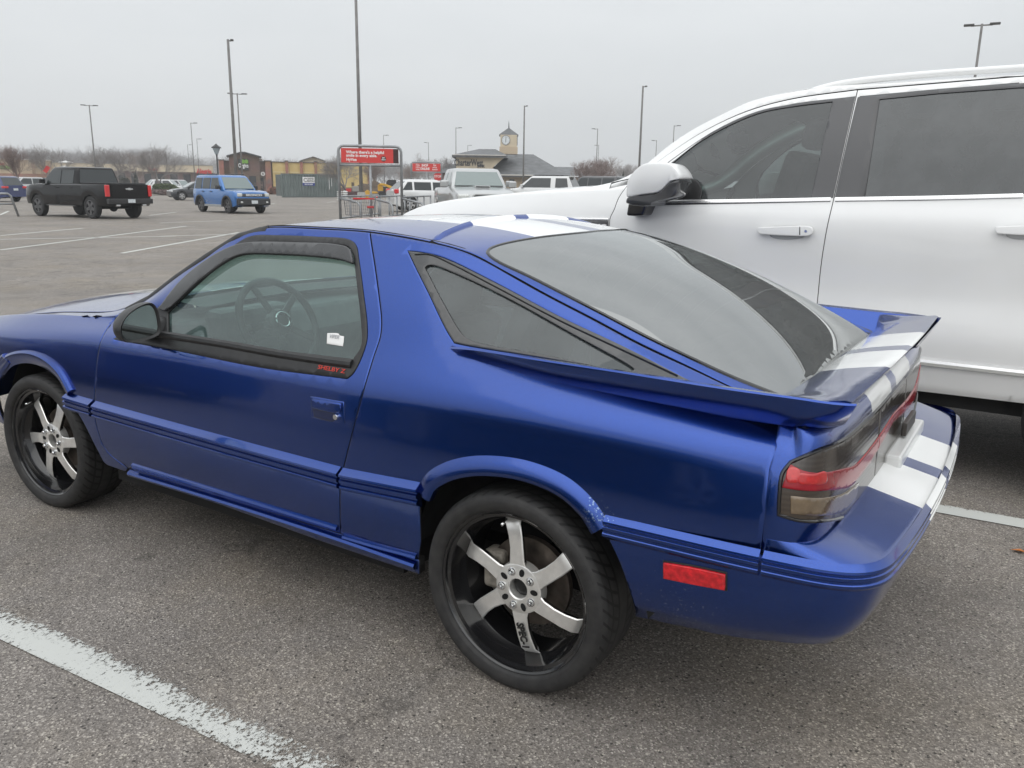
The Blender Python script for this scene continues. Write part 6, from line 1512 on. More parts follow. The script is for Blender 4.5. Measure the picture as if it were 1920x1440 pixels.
for sg in (1, -1): bx(ex, 'roof_rail', BLACK, -1.7, .1, sg*.70-.02, sg*.70+.02, 1.84, 1.90, .01); bx(ex, 'tail_lamp', RED, -2.44, -2.05, sg*.86-.14, sg*.86+.14, .98, 1.12, .03)
bx(ex, 'rear_spoiler', WHT, -2.25, -1.95, -.66, .66, 1.80, 1.85, .01)
dv = vehicle('dark_van', 'dark charcoal van parked beyond the white SUV hood', 'van', mat('charcoal_paint', (.06, .063, .067), .3, coat=.8), far(1112, 60), heading(1112, .5, -.87), 4.9, 1.95, 0,
    [(-2.4, .92, 1.15), (-2.0, 1, 1.18), (1.0, 1, 1.15), (1.8, .97, 1.02), (2.35, .85, .8)], (-2.38, -2.2, .5, 1.5, 1.15), (-1.5, 1.5), .35, [(-2.1, -1.2), (-1.1, -.1), (0, 1.0)], 1.92, ground_clear=.25)
# rows of parked cars at the far shops: one kind, copied
pv = vehicle('parked_car', 'far white parked car behind the clipped hedge, right one of three', 'car', WHT, far(318, 112), heading(318, -.4, .92), 4.6, 1.85, 0,
    [(-2.2, .90, 1.0), (0, 1, 1.0), (1.2, .98, .95), (2.2, .84, .72)], (-2.1, -1.75, .2, 1.0, .98), (-1.35, 1.4), .35, [(-1.6, -.7), (-.6, .8)], 1.72, group='parked cars by the far shops', ground_clear=.24)
for px_, D_, lab, m_, aw, ri in ((288, 116, 'far white parked sedan behind the clipped hedge, beside the black pickup tail', WHT, -.3, -.95), (338, 114, 'far pale parked car half hidden by the dark hatchback', mat('pale_grey_paint', (.4, .4, .41), .3, coat=1), -.7, .7),
                        (24, 94, 'far white parked SUV in front of the tan shop at the left', WHT, -.5, -.86), (42, 88, 'far silver grey parked car in front of the left pickup nose', SLV, -.4, -.9), (58, 98, 'far dark parked car between the small tree and the black pickup', DKC, -.6, -.8)):
    c = copy_tree(pv); c.location = far(px_, D_); c.rotation_euler = (0, 0, heading(px_, aw, ri)); c['label'] = lab
    for ch in c.children:
        if ch.name.startswith(('body', 'cabin')): ch.data = ch.data.copy(); ch.data.materials[0] = m_
# ---------------------------------------------------------------- lamp posts
POLE = mat('grey_lamp_post', (.17, .165, .16), .55, noise=(3, .2)); POLED = mat('dark_bronze_lamp_post', (.07, .068, .066), .5)
def zat(py, px, D): d = ray(px, py); return CAM[2]+d[2]*D/float(d[:2]@FH)
def lamp_post(px, D, py, heads, w_=.10, label='', m=POLE, grp='tall lamp posts of the car park'):
    w = w_*.68; p = far(px, D); H = zat(py, px, D)-p.z
    o = empty('lamp_post', p, heading(px, 0, 1), label=label, cat='lamp post', group=grp)
    b = MB(); b.tube([(0, 0, 0), (0, 0, H*.5), (0, 0, H)], [w*1.15, w, w*.8], 10); b.build('pole', m, o, smooth=True)
    b = MB(); b.lathe([(0, .75), (.26, .75), (.28, .70), (.28, 0)], 20, 'z'); b.build('concrete_base', mat('pale_concrete', (.38, .37, .34), .9, noise=(6, .2)), o, auto=40)
    for s_ in heads:
        b = MB(); b.box(min(0, s_*.5), max(0, s_*.5), -.03, .03, H-.10, H-.04); b.build('arm', m, o)
        b = MB(); b.box(min(s_*.35, s_*.85), max(s_*.35, s_*.85), -.15, .15, H-.07, H+.01); b.build('lamp_head', POLED, o, bevel=.02)
    return o
for a in [(182, 93, 197, (1, -1), .11, 'twin headed lamp post rising behind the black pickup'), (366, 118, 230, (1,), .09, 'single headed lamp post left of the blue SUV, taller of the close group'),
          (357, 188, 271, (1,), .09, 'faintest small lamp post just left of the group beside the black lantern'), (375, 163, 260, (1,), .09, 'small lamp post just right of the taller one, before the black lantern'),
          (444, 49, 74, (.35,), .13, 'very tall thick lamp post right behind the blue SUV'), (455, 79, 175, (1, -1), .10, 'twin headed lamp post close beside the very tall one'),
          (677, 60, -40, (1, -1), .17, 'thickest lamp post behind the red cart corral sign, top out of the picture'), (721, 142, 253, (1,), .09, 'lamp post seen above the right end of the first red sign'),
          (804, 165, 267, (-1,), .09, 'lamp post above the second red corral sign'), (855, 120, 239, (1,), .09, 'lamp post at the left corner of the clock tower building'),
          (877, 178, 272, (1,), .09, 'tiny lamp post behind the roof of the clock tower building'), (981, 88, 198, (.4,), .13, 'dark lamp post in front of the clock tower building roof'),
          (1117, 122, 241, (-1,), .10, 'lamp post standing in the round bare tree'), (1120, 168, 272, (-1,), .09, 'shorter lamp post just behind the one in the round bare tree'),
          (1197, 69, 161, (.4,), .13, 'tall lamp post between the round bare tree and the white SUV mirror'), (1227, 145, 263, (-1,), .09, 'small lamp post with head to the left above the white SUV pillar'),
          (1258, 112, 235, (1,), .09, 'lamp post with head to the right above the white SUV pillar'), (1801, 42, 44, (.9, -.9), .10, 'twin headed lamp post over the roof of the large white SUV')]:
    lamp_post(a[0], a[1], a[2], a[3], a[4], a[5])
p = far(410, 67); H = zat(271, 410, 67); ln = empty('lantern_post', p, label='black decorative lantern post in front of the brick shop', cat='lantern')
b = MB(); b.tube([(0, 0, 0), (0, 0, .5), (0, 0, H-.75)], [.14, .08, .06], 10); b.build('pole', BLACK, ln, smooth=True)
b = MB(); b.lathe([(.0, H-.75), (.12, H-.72), (.30, H-.25), (.26, H-.22), (.10, H-.70)], 6, 'z'); b.build('lantern_glass', mat('lantern_glass', (.30, .36, .40), .2, coat=.6), ln)
b = MB(); b.lathe([(.38, H-.27), (.36, H-.20), (.10, H-.02), (.03, H+.05), (0, H+.08)], 6, 'z'); b.lathe([(.15, H-.76), (.0, H-.82)], 6, 'z'); b.build('lantern_cap', BLACK, ln)
# ================================================================ buildings, container, corrals, machines
def frame(px, D, turn=0.):
    """local axes of a thing seen face on: x to the viewer's right, y away, z up"""
    p = far(px, D); return p, heading(px, 0, 1)+turn
def zz(py, px, D, p): return zat(py, px, D)-p.z
def lat(px, px0, D):
    """metres to the right of column px0 on a wall facing the viewer at depth D"""
    th = math.atan((px0-960)/FPX); a = math.atan((px-960)/FPX)-th; return D/math.cos(th)*math.tan(a)
def brick_mat(name, c1, c2, mortar, sc=3.):
    if name in MATS: return MATS[name]
    m = bpy.data.materials.new(name); m.use_nodes = True; N, L = nodes_of(m); b = N['Principled BSDF']; t = N.new('ShaderNodeTexCoord')
    mp_ = N.new('ShaderNodeMapping'); mp_.inputs['Rotation'].default_value = (R(90), 0, 0); L.new(t.outputs['Object'], mp_.inputs[0])
    k = N.new('ShaderNodeTexBrick'); k.inputs['Scale'].default_value = sc; k.inputs['Color1'].default_value = (*c1, 1); k.inputs['Color2'].default_value = (*c2, 1); k.inputs['Mortar'].default_value = (*mortar, 1); k.inputs['Mortar Size'].default_value = .012
    L.new(mp_.outputs[0], k.inputs['Vector']); n = N.new('ShaderNodeTexNoise'); n.inputs['Scale'].default_value = .7; n.inputs['Detail'].default_value = 5; L.new(t.outputs['Object'], n.inputs['Vector'])
    mx_ = N.new('ShaderNodeMix'); mx_.data_type = 'RGBA'; mx_.blend_type = 'OVERLAY'; mx_.inputs[0].default_value = .35; L.new(k.outputs['Color'], mx_.inputs['A']); L.new(n.outputs['Color'], mx_.inputs['B']); L.new(mx_.outputs['Result'], b.inputs['Base Color']); b.inputs['Roughness'].default_value = .85
    MATS[name] = m; return m
BRB = brick_mat('brown_brick', (.13, .085, .065), (.17, .11, .085), (.2, .18, .16)); BRR = brick_mat('red_brick', (.28, .12, .08), (.34, .16, .11), (.3, .25, .2)); BRM = brick_mat('mauve_brick', (.20, .135, .125), (.24, .165, .15), (.26, .22, .2), 2.)
YEL = mat('yellow_stucco', (.60, .46, .20), .85, noise=(.6, .12)); CRM = mat('cream_stucco', (.58, .50, .37), .85, noise=(.5, .1)); TAN_ = mat('tan_stucco', (.50, .40, .28), .85, noise=(.5, .12))
SHING = mat('grey_shingles', (.15, .155, .16), .9, noise=(1.2, .25), bump=(9, .3, .05)); TRIMW = mat('pale_trim', (.62, .60, .56), .7); DGL = mat('shop_glass', (.025, .028, .03), .1, coat=.5)
def B(root, name, m, x0, x1, y0, y1, z0, z1, bev=0, **k):
    b = MB(); b.box(x0, x1, y0, y1, z0, z1); return b.build(name, m, root, bevel=bev, **k)
RS = mat('red_sign', (.55, .03, .03), .5); GS = mat('green_sign', (.18, .40, .05), .5); WS = mat('white_sign', (.80, .80, .80), .5)
# ---- brick coffee shop
D = 121; p, h = frame(463, D); s = lambda px: lat(px, 463, D); z = lambda py: zz(py, 463, D, p)
sh = empty('shop', p, h, label='dark brick shop with a low gabled parapet and a green and white sign', cat='building')
B(sh, 'wall', BRB, s(415), s(514), 0, 12, 0, z(303))
b = MB(); b.prism([(s(433), 0), (s(433), z(292)), (s(458), z(287)), (s(488), z(294)), (s(488), 0)], -.6, 5, 'y'); b.build('gable_wall', BRB, sh)
b = MB(); b.prism([(s(429), z(294.5)), (s(429), z(292.5)), (s(456), z(285)), (s(462), z(285)), (s(492), z(293)), (s(492), z(295)), (s(462), z(287)), (s(456), z(287))], -1.2, 5.2, 'y'); b.build('gable_roof', mat('dark_metal_roof', (.06, .07, .07), .5), sh)
for a, c in ((414, 423), (498, 508)): B(sh, 'brick_pier', BRR, s(a), s(c), -.9, .5, 0, z(302)); B(sh, 'pier_cap', mat('stone_cap', (.14, .13, .12), .8), s(a)-.12, s(c)+.12, -1.0, .6, z(302), z(300))
B(sh, 'parapet_cap', mat('stone_cap', (.14, .13, .12)), s(423), s(514)+.1, -.1, .4, z(303), z(301.5)); B(sh, 'small_block', mat('pale_block', (.45, .38, .34), .8), s(486), s(494), .5, 2, z(303), z(297))
B(sh, 'shop_window', DGL, s(468), s(480), -.66, -.55, .4, z(330)); B(sh, 'shop_window', DGL, s(482), s(494), -.06, .04, .4, z(333)); B(sh, 'door', DGL, s(455), s(462), -.66, -.55, 0, z(330))
B(sh, 'sign_board', mat('dark_sign', (.03, .035, .03), .5), s(449), s(468), -.8, -.62, z(319), z(298))
text('sign_leaf', 'ee', 1.0, GS, sh, (s(461), -.83, z(302)), (1, 0, 0), (0, 0, 1), thick=.02, bold=.05)
text('sign_lettering', 'Qdoba', .95, WS, sh, (s(458.5), -.83, z(311)), (1, 0, 0), (0, 0, 1), thick=.02, bold=.03, sx=.62) if False else text('sign_lettering', 'Orgins', .80, WS, sh, (s(458.5), -.83, z(311)), (1, 0, 0), (0, 0, 1), thick=.02, bold=.02, sx=.62)
# ---- yellow building
D = 123; p, h = frame(602, D); s = lambda px: lat(px, 602, D); z = lambda py: zz(py, 602, D, p)
yb = empty('yellow_building', p, h, label='long yellow stucco building with thin brick piers behind the grey container', cat='building')
B(yb, 'wall', YEL, s(514.5), s(692), 0, 14, .9, z(306)); B(yb, 'base_wall', BRB, s(514.5), s(692), -.05, 14, 0, .9)
B(yb, 'parapet_cap', mat('brown_cap', (.12, .10, .085), .7), s(514.5), s(692)+.1, -.15, .5, z(306), z(304.5)); B(yb, 'band', mat('yellow_band', (.66, .55, .30), .8), s(514.6), s(691.8), -.06, .01, z(325), z(323))
for c in (541, 567.5, 593.5, 690): B(yb, 'brick_pier', BRR, s(c-2.6), s(c+2.6), -.45, .1, 0, z(304)); B(yb, 'pier_cap', mat('stone_cap', (.14, .13, .12)), s(c-3.6), s(c+3.6), -.55, .2, z(304), z(302.2))
for c in (660, 688 - 12): B(yb, 'small_window', mat('brown_glass', (.10, .07, .04), .3), s(c-2.5), s(c+2.5), -.04, .05, z(349), z(341))
# gabled roof rising behind
D = 165; p, h = frame(589, D); s = lambda px: lat(px, 589, D); z = lambda py: zz(py, 589, D, p)
gb = empty('gabled_building', p, h, label='cream gabled house front rising behind the yellow building', cat='building')
b = MB(); b.prism([(s(569), 0), (s(569), z(301)), (s(589), z(295)), (s(608), z(301)), (s(608), 0)], 0, 10, 'y'); b.build('wall', CRM, gb)
b = MB(); b.prism([(s(566), z(302.5)), (s(566), z(301)), (s(589), z(293.3)), (s(611), z(301)), (s(611), z(302.5)), (s(589), z(295))], -.8, 10.5, 'y'); b.build('roof', mat('brown_roof', (.10, .09, .085), .8), gb)
# ---- long shop row
D = 172; p, h = frame(290, D, R(-6)); s = lambda px: lat(px, 290, D); z = lambda py: zz(py, 290, D, p)
ml = empty('shop_row', p, h, label='long low shop row with cream fascia and mauve brick wall beyond the hedge', cat='building')
B(ml, 'wall', BRM, s(120), s(398), 0, 25, 0, z(322)); B(ml, 'fascia', CRM, s(105), s(398), -1.4, 2, z(322), z(309)); B(ml, 'roof_edge', mat('roof_edge_grey', (.3, .29, .27), .7), s(104), s(398)+.1, -1.5, 2.1, z(309), z(308))
b = MB(); b.add([(s(240), -1.6, z(322)), (s(252), -1.6, z(316)), (s(300), -1.6, z(316)), (s(312), -1.6, z(322))], [(0, 1, 2, 3)]) if False else None
text('shop_lettering', 'Alegria', 1.25, RS, ml, (s(383), -1.55, z(320)), (1, 0, 0), (0, 0, 1), thick=.05, bold=.05, sx=.8); text('shop_lettering', 'Salon', .8, RS, ml, (s(291), -1.55, z(317.5)), (1, 0, 0), (0, 0, 1), thick=.05, bold=.04)
for c in range(200, 400, 24): B(ml, 'shop_window', DGL, s(c), s(c+13), -.05, .06, .5, 3.0)
D = 150; p, h = frame(50, D); s = lambda px: lat(px, 50, D); z = lambda py: zz(py, 50, D, p)
m2 = empty('tan_shops', p, h, label='tan shop over red brick at the far left, with a green and red sign', cat='building')
B(m2, 'wall', TAN_, s(-60), s(101), 0, 20, 2.4, z(300)); B(m2, 'base_wall', BRR, s(-60), s(104), -.3, 20, 0, 2.5); B(m2, 'roof_edge', TRIMW, s(-60), s(101), -.3, .4, z(300), z(298.8))
for c in (66, 82, 96): B(m2, 'stone_pier', mat('brown_stone', (.30, .21, .14), .9, noise=(2, .3)), s(c-3), s(c+3), -.5, .2, 2.5, z(304))
B(m2, 'sign_panel', mat('olive_panel', (.12, .14, .05), .7), s(5), s(17), -.2, .05, z(318), z(311)); B(m2, 'green_leaf_sign', GS, s(16), s(30), -.25, .04, z(317), z(312)); B(m2, 'red_round_sign', mat('brown_red', (.30, .08, .05), .6), s(5), s(14), -.28, .03, z(310.5), z(306.5))
ro = empty('road_sign', far(90.5, 96), heading(90.5, 0, 1), label='tilted red road sign above the hood of the black pickup', cat='sign')
b = MB(); b.tube([(0, 0, 0), (0, 0, 2.8)], .05, 6); b.build('post', POLE, ro); M = Matrix.Translation((0, -.06, 2.62)) @ Matrix.Rotation(R(35), 4, 'Y'); b = MB(); b.box(-.22, .22, -.02, .02, -.38, .38, M); b.build('sign_plate', RS, ro)
dm = empty('white_dome', far(128, 168), label='small white domed roof rising above the black pickup cab', cat='roof')
b = MB(); zt = zat(301, 128, 168)-dm.location.z; b.lathe([(2.3, 0), (2.3, zt-1.6), (2.1, zt-1.0), (1.3, zt-.3), (0, zt)], 20, 'z'); b.build('dome', mat('dome_white', (.7, .7, .68), .6), dm, smooth=True)
# ---- clock tower building
D = 112; p, h = frame(950, D); s = lambda px: lat(px, 950, D); z = lambda py: zz(py, 950, D, p)
bk = empty('clock_tower_building', p, h, label='cream building with grey shingle roofs and a small clock tower with a spire', cat='building')
B(bk, 'wall', CRM, s(858), s(925), 0, 12, 0, z(293)); B(bk, 'long_wall', TAN_, s(925), s(1085), 1.5, 14, 0, z(329))
def hip(name, x0, x1, y0, y1, ze, zr, rx0, rx1, ry, m=SHING, ov=.5):
    b = MB(); V = [(x0-ov, y0-ov, ze), (x1+ov, y0-ov, ze), (x1+ov, y1+ov, ze), (x0-ov, y1+ov, ze), (rx0, ry, zr), (rx1, ry, zr)]
    b.add(V+[(v[0], v[1], v[2]-.3) for v in V[:4]], [(0, 1, 5, 4), (1, 2, 5), (2, 3, 4, 5), (3, 0, 4), (0, 6, 7, 1), (1, 7, 8, 2), (2, 8, 9, 3), (3, 9, 6, 0)]); return b.build(name, m, bk)
hip('front_roof', s(858), s(944), -.3, 11, z(292), z(276.5), s(897), s(928), 5.5); B(bk, 'front_eave', TRIMW, s(853), s(948), -1.0, -.75, z(292.6), z(291.2))
hip('main_roof', s(920), s(1058), .8, 16, z(327.5), z(284), s(950), s(1001), 8.5); B(bk, 'main_eave', TRIMW, s(914), s(1062), .1, .3, z(329), z(327))
hip('right_roof', s(1005), s(1082), .2, 12, z(328), z(309.5), s(1012), s(1080), 6); 
b = MB(); b.prism([(s(925), z(293)), (s(948), z(293)), (s(920), z(318)), (s(918), z(318))], -.1, .4, 'y'); b.build('gable_infill', CRM, bk)
B(bk, 'tower', CRM, s(937.5), s(968), 3.0, 5.4, z(284), z(250)); B(bk, 'tower_base', mat('tower_base_tan', (.52, .42, .30), .8), s(936), s(969.5), 2.8, 5.5, z(287), z(273))
b = MB(); cx_, cy_ = s(952.8), 4.2; e = (s(970.5)-s(935))/2; zr0, zr1 = z(249.5), z(235)
b.add([(cx_-e, cy_-e*.9, zr0), (cx_+e, cy_-e*.9, zr0), (cx_+e, cy_+e*.9, zr0), (cx_-e, cy_+e*.9, zr0), (cx_, cy_, zr1), (cx_-e, cy_-e*.9, zr0-.15), (cx_+e, cy_-e*.9, zr0-.15), (cx_+e, cy_+e*.9, zr0-.15), (cx_-e, cy_+e*.9, zr0-.15)], [(0, 1, 4), (1, 2, 4), (2, 3, 4), (3, 0, 4), (0, 5, 6, 1), (1, 6, 7, 2), (2, 7, 8, 3), (3, 8, 5, 0), (5, 8, 7, 6)]); b.build('tower_roof', SHING, bk)
b = MB(); b.tube([(cx_, cy_, zr1-.1), (cx_, cy_, zr1+.3), (cx_, cy_, z(221))], [.10, .07, .015], 8); b.build('spire', mat('spire_grey', (.12, .13, .14), .5), bk)
def clock(cx_, cy_, cz_, r_, ax):
    b = MB(); 
    def c(rr, h0, h1, m, nm, par):
        b = MB(); P = [(rr*math.cos(t), rr*math.sin(t)) for t in np.linspace(0, 2*math.pi, 32, endpoint=False)]
        if ax == 'y': b.prism([(cx_+a*.9, cz_+d) for a, d in P], cy_-h1, cy_-h0, 'y')
        else: b.prism([(cy_+a*.9, cz_+d) for a, d in P], cx_+h0, cx_+h1, 'x')
        return b.build(nm, m, par)
    f = c(r_, 0, .06, mat('clock_rim', (.22, .20, .18), .5), 'clock', bk); c(r_*.86, .06, .08, mat('clock_face_white', (.72, .76, .78), .4), 'clock_face', f)
    b = MB()
    for a, l in ((R(88), .72), (R(-92), .45)):
        if ax == 'y': M = Matrix.Translation((cx_, cy_-.10, cz_)) @ Matrix.Rotation(-a+R(90), 4, 'Y'); b.box(-.03, .03, -.01, .01, 0, r_*l, M)
        else: M = Matrix.Translation((cx_+.10, cy_, cz_)) @ Matrix.Rotation(-a+R(90), 4, 'X'); b.box(-.01, .01, -.03, .03, 0, r_*l, M)
    for k in range(12):
        a = R(30*k); q = (r_*.72*math.cos(a), r_*.72*math.sin(a))
        if ax == 'y': b.box(cx_+q[0]*.9-.02, cx_+q[0]*.9+.02, cy_-.10, cy_-.08, cz_+q[1]-.04, cz_+q[1]+.04)
        else: b.box(cx_+.08, cx_+.10, cy_+q[0]*.9-.02, cy_+q[0]*.9+.02, cz_+q[1]-.04, cz_+q[1]+.04)
    b.build('clock_hands', BLACK, f)
clock(s(947.5), 3.0, z(260.5), .66, 'y'); clock(s(968), 4.25, z(261), .66, 'x')
text('bank_lettering', 'CharterWest', 1.15, mat('dark_letters', (.05, .05, .055), .5), bk, (s(880.5), -.02, z(306.5)), (1, 0, 0), (0, 0, 1), thick=.05, bold=.03, sx=.60); text('bank_lettering', 'BANK', .45, mat('dark_letters', (.05, .05, .055)), bk, (s(903), -.02, z(312.5)), (1, 0, 0), (0, 0, 1), thick=.05, bold=.02, sx=.8)
for c in (955, 985, 1015, 1045): B(bk, 'window', DGL, s(c), s(c+9), 1.42, 1.52, 1.0, z(336))
for c in (866, 890, 912): B(bk, 'window', DGL, s(c), s(c+9), -.06, .04, .6, z(328))
# vertical brick of the low wing left of the bank
B(bk, 'low_wing', BRB, s(826), s(858), 3, 10, 0, z(325)); b = MB(); b.add([(s(824), 2.5, z(325)), (s(858), 2.5, z(325)), (s(858), 8, z(306)), (s(835), 8, z(306))], [(0, 1, 2, 3)]); b.build('low_wing_roof', SHING, bk)
# ---- shipping container
D = 88; p, h = frame(581, D, R(-3)); s = lambda px: lat(px, 581, D); z = lambda py: zz(py, 581, D, p)
ct = empty('shipping_container', p, h, label='grey green shipping container with a white and blue company plate', cat='container')
CG = mat('grey_green_container_paint', (.135, .165, .16), .55, noise=(1.5, .15)); x0, x1 = s(530), s(633); b = MB(); zc_ = z(326); n = 40; V = []
for i in range(n*2+1):
    x = x0+(x1-x0)*i/(2*n); y = -.03 if (i//2) % 2 else .03; V += [(x, y, .16), (x, y, zc_-.12)]
b.add(V, [(2*i, 2*i+2, 2*i+3, 2*i+1) for i in range(2*n)]); b.build('corrugated_side', CG, ct)
B(ct, 'end_wall', CG, x0-.05, x1, .06, 2.4, .12, zc_-.02); B(ct, 'top_rail', CG, x0-.06, x1+.02, -.05, .08, zc_-.12, zc_, .01); B(ct, 'bottom_rail', mat('container_rail', (.10, .12, .12), .6), x0-.06, x1+.02, -.05, .08, .0, .16, .01)
for x in (x0, x1): B(ct, 'corner_post', CG, x-.09, x+.07, -.06, .10, 0, zc_+.01, .01)
M = Matrix.Translation((x0-.06, 0, 0)) @ Matrix.Rotation(R(118), 4, 'Z')
b = MB(); b.box(0, 1.35, -.04, .04, .14, zc_-.1, M); dr = b.build('open_door', CG, ct)
b = MB()
for a in (.25, .55, .85, 1.15): b.tube([M @ Vector((a, .07, .2)), M @ Vector((a, .07, zc_-.15))], .025, 6)
b.build('locking_bars', mat('galvanised', (.32, .33, .33), .45, metal=.6), dr)
B(ct, 'company_plate', WS, s(568), s(590), -.06, -.045, z(343), z(332)); B(ct, 'plate_base', mat('blue_plate', (.02, .04, .25), .5), s(568), s(590), -.062, -.046, z(348), z(343.1))
text('plate_lettering', 'UNITED\nRENTALS', .24, BLACK, ct, (s(583), -.066, z(337.5)), (1, 0, 0), (0, 0, 1), thick=.004, bold=.006, sx=.75); text('plate_lettering', '800-245-2600', .20, WS, ct, (s(579), -.068, z(345.7)), (1, 0, 0), (0, 0, 1), thick=.004, bold=.004, sx=.72)
b = MB(); b.tube([(s(573.5)+.17*math.cos(a), -.066, z(337.5)+.17*math.sin(a)) for a in np.linspace(.5, 5.5, 16)], .03, 5); b.build('plate_emblem', BLACK, ct)
for c, za, zb_ in ((616.5, 355, 333), (621, 349, 333)): B(ct, 'serial_marking', WS, s(c)-.025, s(c)+.025, -.062, -.05, z(za), z(zb_))
# ---- cart corrals
GALV = mat('galvanised_tube', (.30, .31, .32), .42, metal=.45, noise=(5, .2)); SRED = mat('sign_red', (.62, .055, .05), .45, noise=(1.5, .06)); SBLK = mat('sign_dark_edge', (.05, .02, .02), .5)
LETW = mat('sign_white_letters', (.85, .85, .84), .5)
def corral(px, D, label, wpx, top, sb, big=True, turn=0.):
    p, h = frame(px, D, turn); s = lambda q: lat(q, px, D); z = lambda py: zz(py, px, D, p)
    c = empty('cart_corral', p, h, label=label, cat='cart corral', group='cart corrals'); W2 = wpx/2*D/FPX; H = z(top); r_ = .042; k = .16
    b = MB(); pts = [(-W2, 0, 0), (-W2, 0, H-k)]+[(-W2+k-k*math.cos(R(a)), 0, H-k+k*math.sin(R(a))) for a in (30, 60, 90)]+[(W2-k+k*math.sin(R(a)), 0, H-k+k*math.cos(R(a))) for a in (0, 30, 60)]+[(W2, 0, H-k), (W2, 0, 0)]
    b.tube(pts, r_, 8); b.build('sign_hoop', GALV, c, smooth=True)
    b = MB(); b.tube([(-W2, 0, z(sb)), (W2, 0, z(sb))], r_*.8, 8); b.build('cross_bar', GALV, c, smooth=True); b = MB(); b.tube([(-.0, 0, z(sb)), (-.0, 0, 0)], r_*.85, 8); b.build('centre_post', GALV, c, smooth=True)
    zl, zh = z(sb)+.07, H-.07
    B(c, 'sign_panel', SRED, -W2+.08, W2-.08-(.16 if big else 0), -.02, .02, zl, zh)
    if big: B(c, 'sign_edge', SBLK, W2-.24, W2-.08, -.02, .02, zl, zh)
    for x, dd in ((-W2, 0), (0, 0), (W2, 0)):
        for zt, zb_ in ((.98, .25),):
            b = MB(); b.tube([(x, 0, zt*.98), (x+.55, -.85, zt*.86), (x+.62, -.95, zt*.75), (x+.62, -.95, 0)], r_*.8, 8); b.build('end_rail', GALV, c, smooth=True)
            b = MB(); b.tube([(x, 0, .30), (x+.62, -.95, .22)], r_*.7, 8); b.build('low_rail', GALV, c, smooth=True)
    for x in (-W2, 0, W2):
        for zt in (1.0, .35):
            b = MB(); b.tube([(x, 0, zt), (x+1.2, 4.6, zt)], r_*.7, 8); b.build('side_rail', GALV, c, smooth=True)
        for q in (1.1, 2.3, 3.4, 4.6):
            b = MB(); b.tube([(x+1.2*q/4.6, q, 0), (x+1.2*q/4.6, q, 1.0)], r_*.7, 8); b.build('rail_post', GALV, c, smooth=True)
    return c, s, z, W2
c1, s, z, W2 = corral(695, 26, 'cart corral with a wide red sign and galvanised rails, nearest behind the blue car roof', 112, 274, 310)
for i, (t_, py) in enumerate((("Where there's a helpful", 286), ("smile in every aisle.", 292.2))): text('sign_lettering', t_, .118, LETW, c1, (s(652), -.024, z(py)), (1, 0, 0), (0, 0, 1), thick=.002, bold=.0035, align='LEFT', sx=1.0)
text('sign_brand_lettering', 'HyVee', .125, LETW, c1, (s(652), -.024, z(300)), (1, 0, 0), (0, 0, 1), thick=.002, bold=.003, align='LEFT', sx=.9)
b = MB(); b.prism([(s(719.5)+.078*math.cos(t), z(297.5)+.078*math.sin(t)) for t in np.linspace(0, 6.28, 24, endpoint=False)], -.026, -.0205, 'y'); b.build('sign_badge', SBLK, c1); text('badge_lettering', 'MY\nWAY', .055, LETW, c1, (s(719.5), -.03, z(297.5)), (1, 0, 0), (0, 0, 1), thick=.002, bold=.002)
c2, s, z, W2 = corral(800, 53, 'second smaller looking cart corral with a red sign, before the white hatchback', 55, 304.5, 323.5, big=False)
text('sign_lettering', 'SHOP\nONLINE', .20, LETW, c2, (s(797), -.024, z(313.5)), (1, 0, 0), (0, 0, 1), thick=.002, bold=.006, sx=.8); text('sign_lettering', 'Easy\npickup\nanytime', .13, LETW, c2, (s(815), -.024, z(313.5)), (1, 0, 0), (0, 0, 1), thick=.002, bold=.002, sx=.8); text('sign_lettering', 'Aisles\nonline\ntoday', .13, LETW, c2, (s(784), -.024, z(313.5)), (1, 0, 0), (0, 0, 1), thick=.002, bold=.002, sx=.8)
p, h = frame(3, 33.5); s = lambda q: lat(q, 3, 33.5); c3 = empty('rail_end', p, h, label='bent galvanised corral rail at the left edge before the dark blue crossover', cat='rail')
zt = zat(363, 3, 33.5)
b = MB(); b.tube([(s(-60), 0, zt), (s(12), 0, zt), (s(17), 0, zt-.08), (s(27), 0, 0)], .042, 8); b.tube([(s(-60), .0, zt*.55), (s(19.5), .0, zt*.55)], .035, 8); b.build('bent_tube', GALV, c3, smooth=True)
# shopping cart standing in the corral
p, h = frame(674, 25.2); ca = empty('shopping_cart', p, h, label='wire shopping cart with red handle and child seat inside the nearest corral', cat='shopping cart')
WIRE = mat('cart_wire', (.22, .22, .23), .4, metal=.6); CRED = mat('cart_red_plastic', (.60, .03, .035), .4)
b = MB(); fl = [(-.42, -.22, .50), (.34, -.25, .45), (.34, .25, .45), (-.42, .22, .50)]; tp = [(-.46, -.27, .92), (.46, -.30, .98), (.46, .30, .98), (-.46, .27, .92)]
for i in range(4): b.tube([tp[i], tp[(i+1) % 4]], .010, 5); b.tube([fl[i], fl[(i+1) % 4]], .007, 5); b.tube([fl[i], tp[i]], .007, 5)
for i in range(4):
    A0, A1, B0, B1 = (Vector(v) for v in (fl[i], fl[(i+1) % 4], tp[i], tp[(i+1) % 4]))
    for k in range(1, 14): t = k/14; b.tube([A0.lerp(A1, t), B0.lerp(B1, t)], .0035, 3)
    for k in range(1, 5): t = k/5; b.tube([A0.lerp(B0, t), A1.lerp(B1, t)], .0035, 3)
b.build('basket', WIRE, ca)
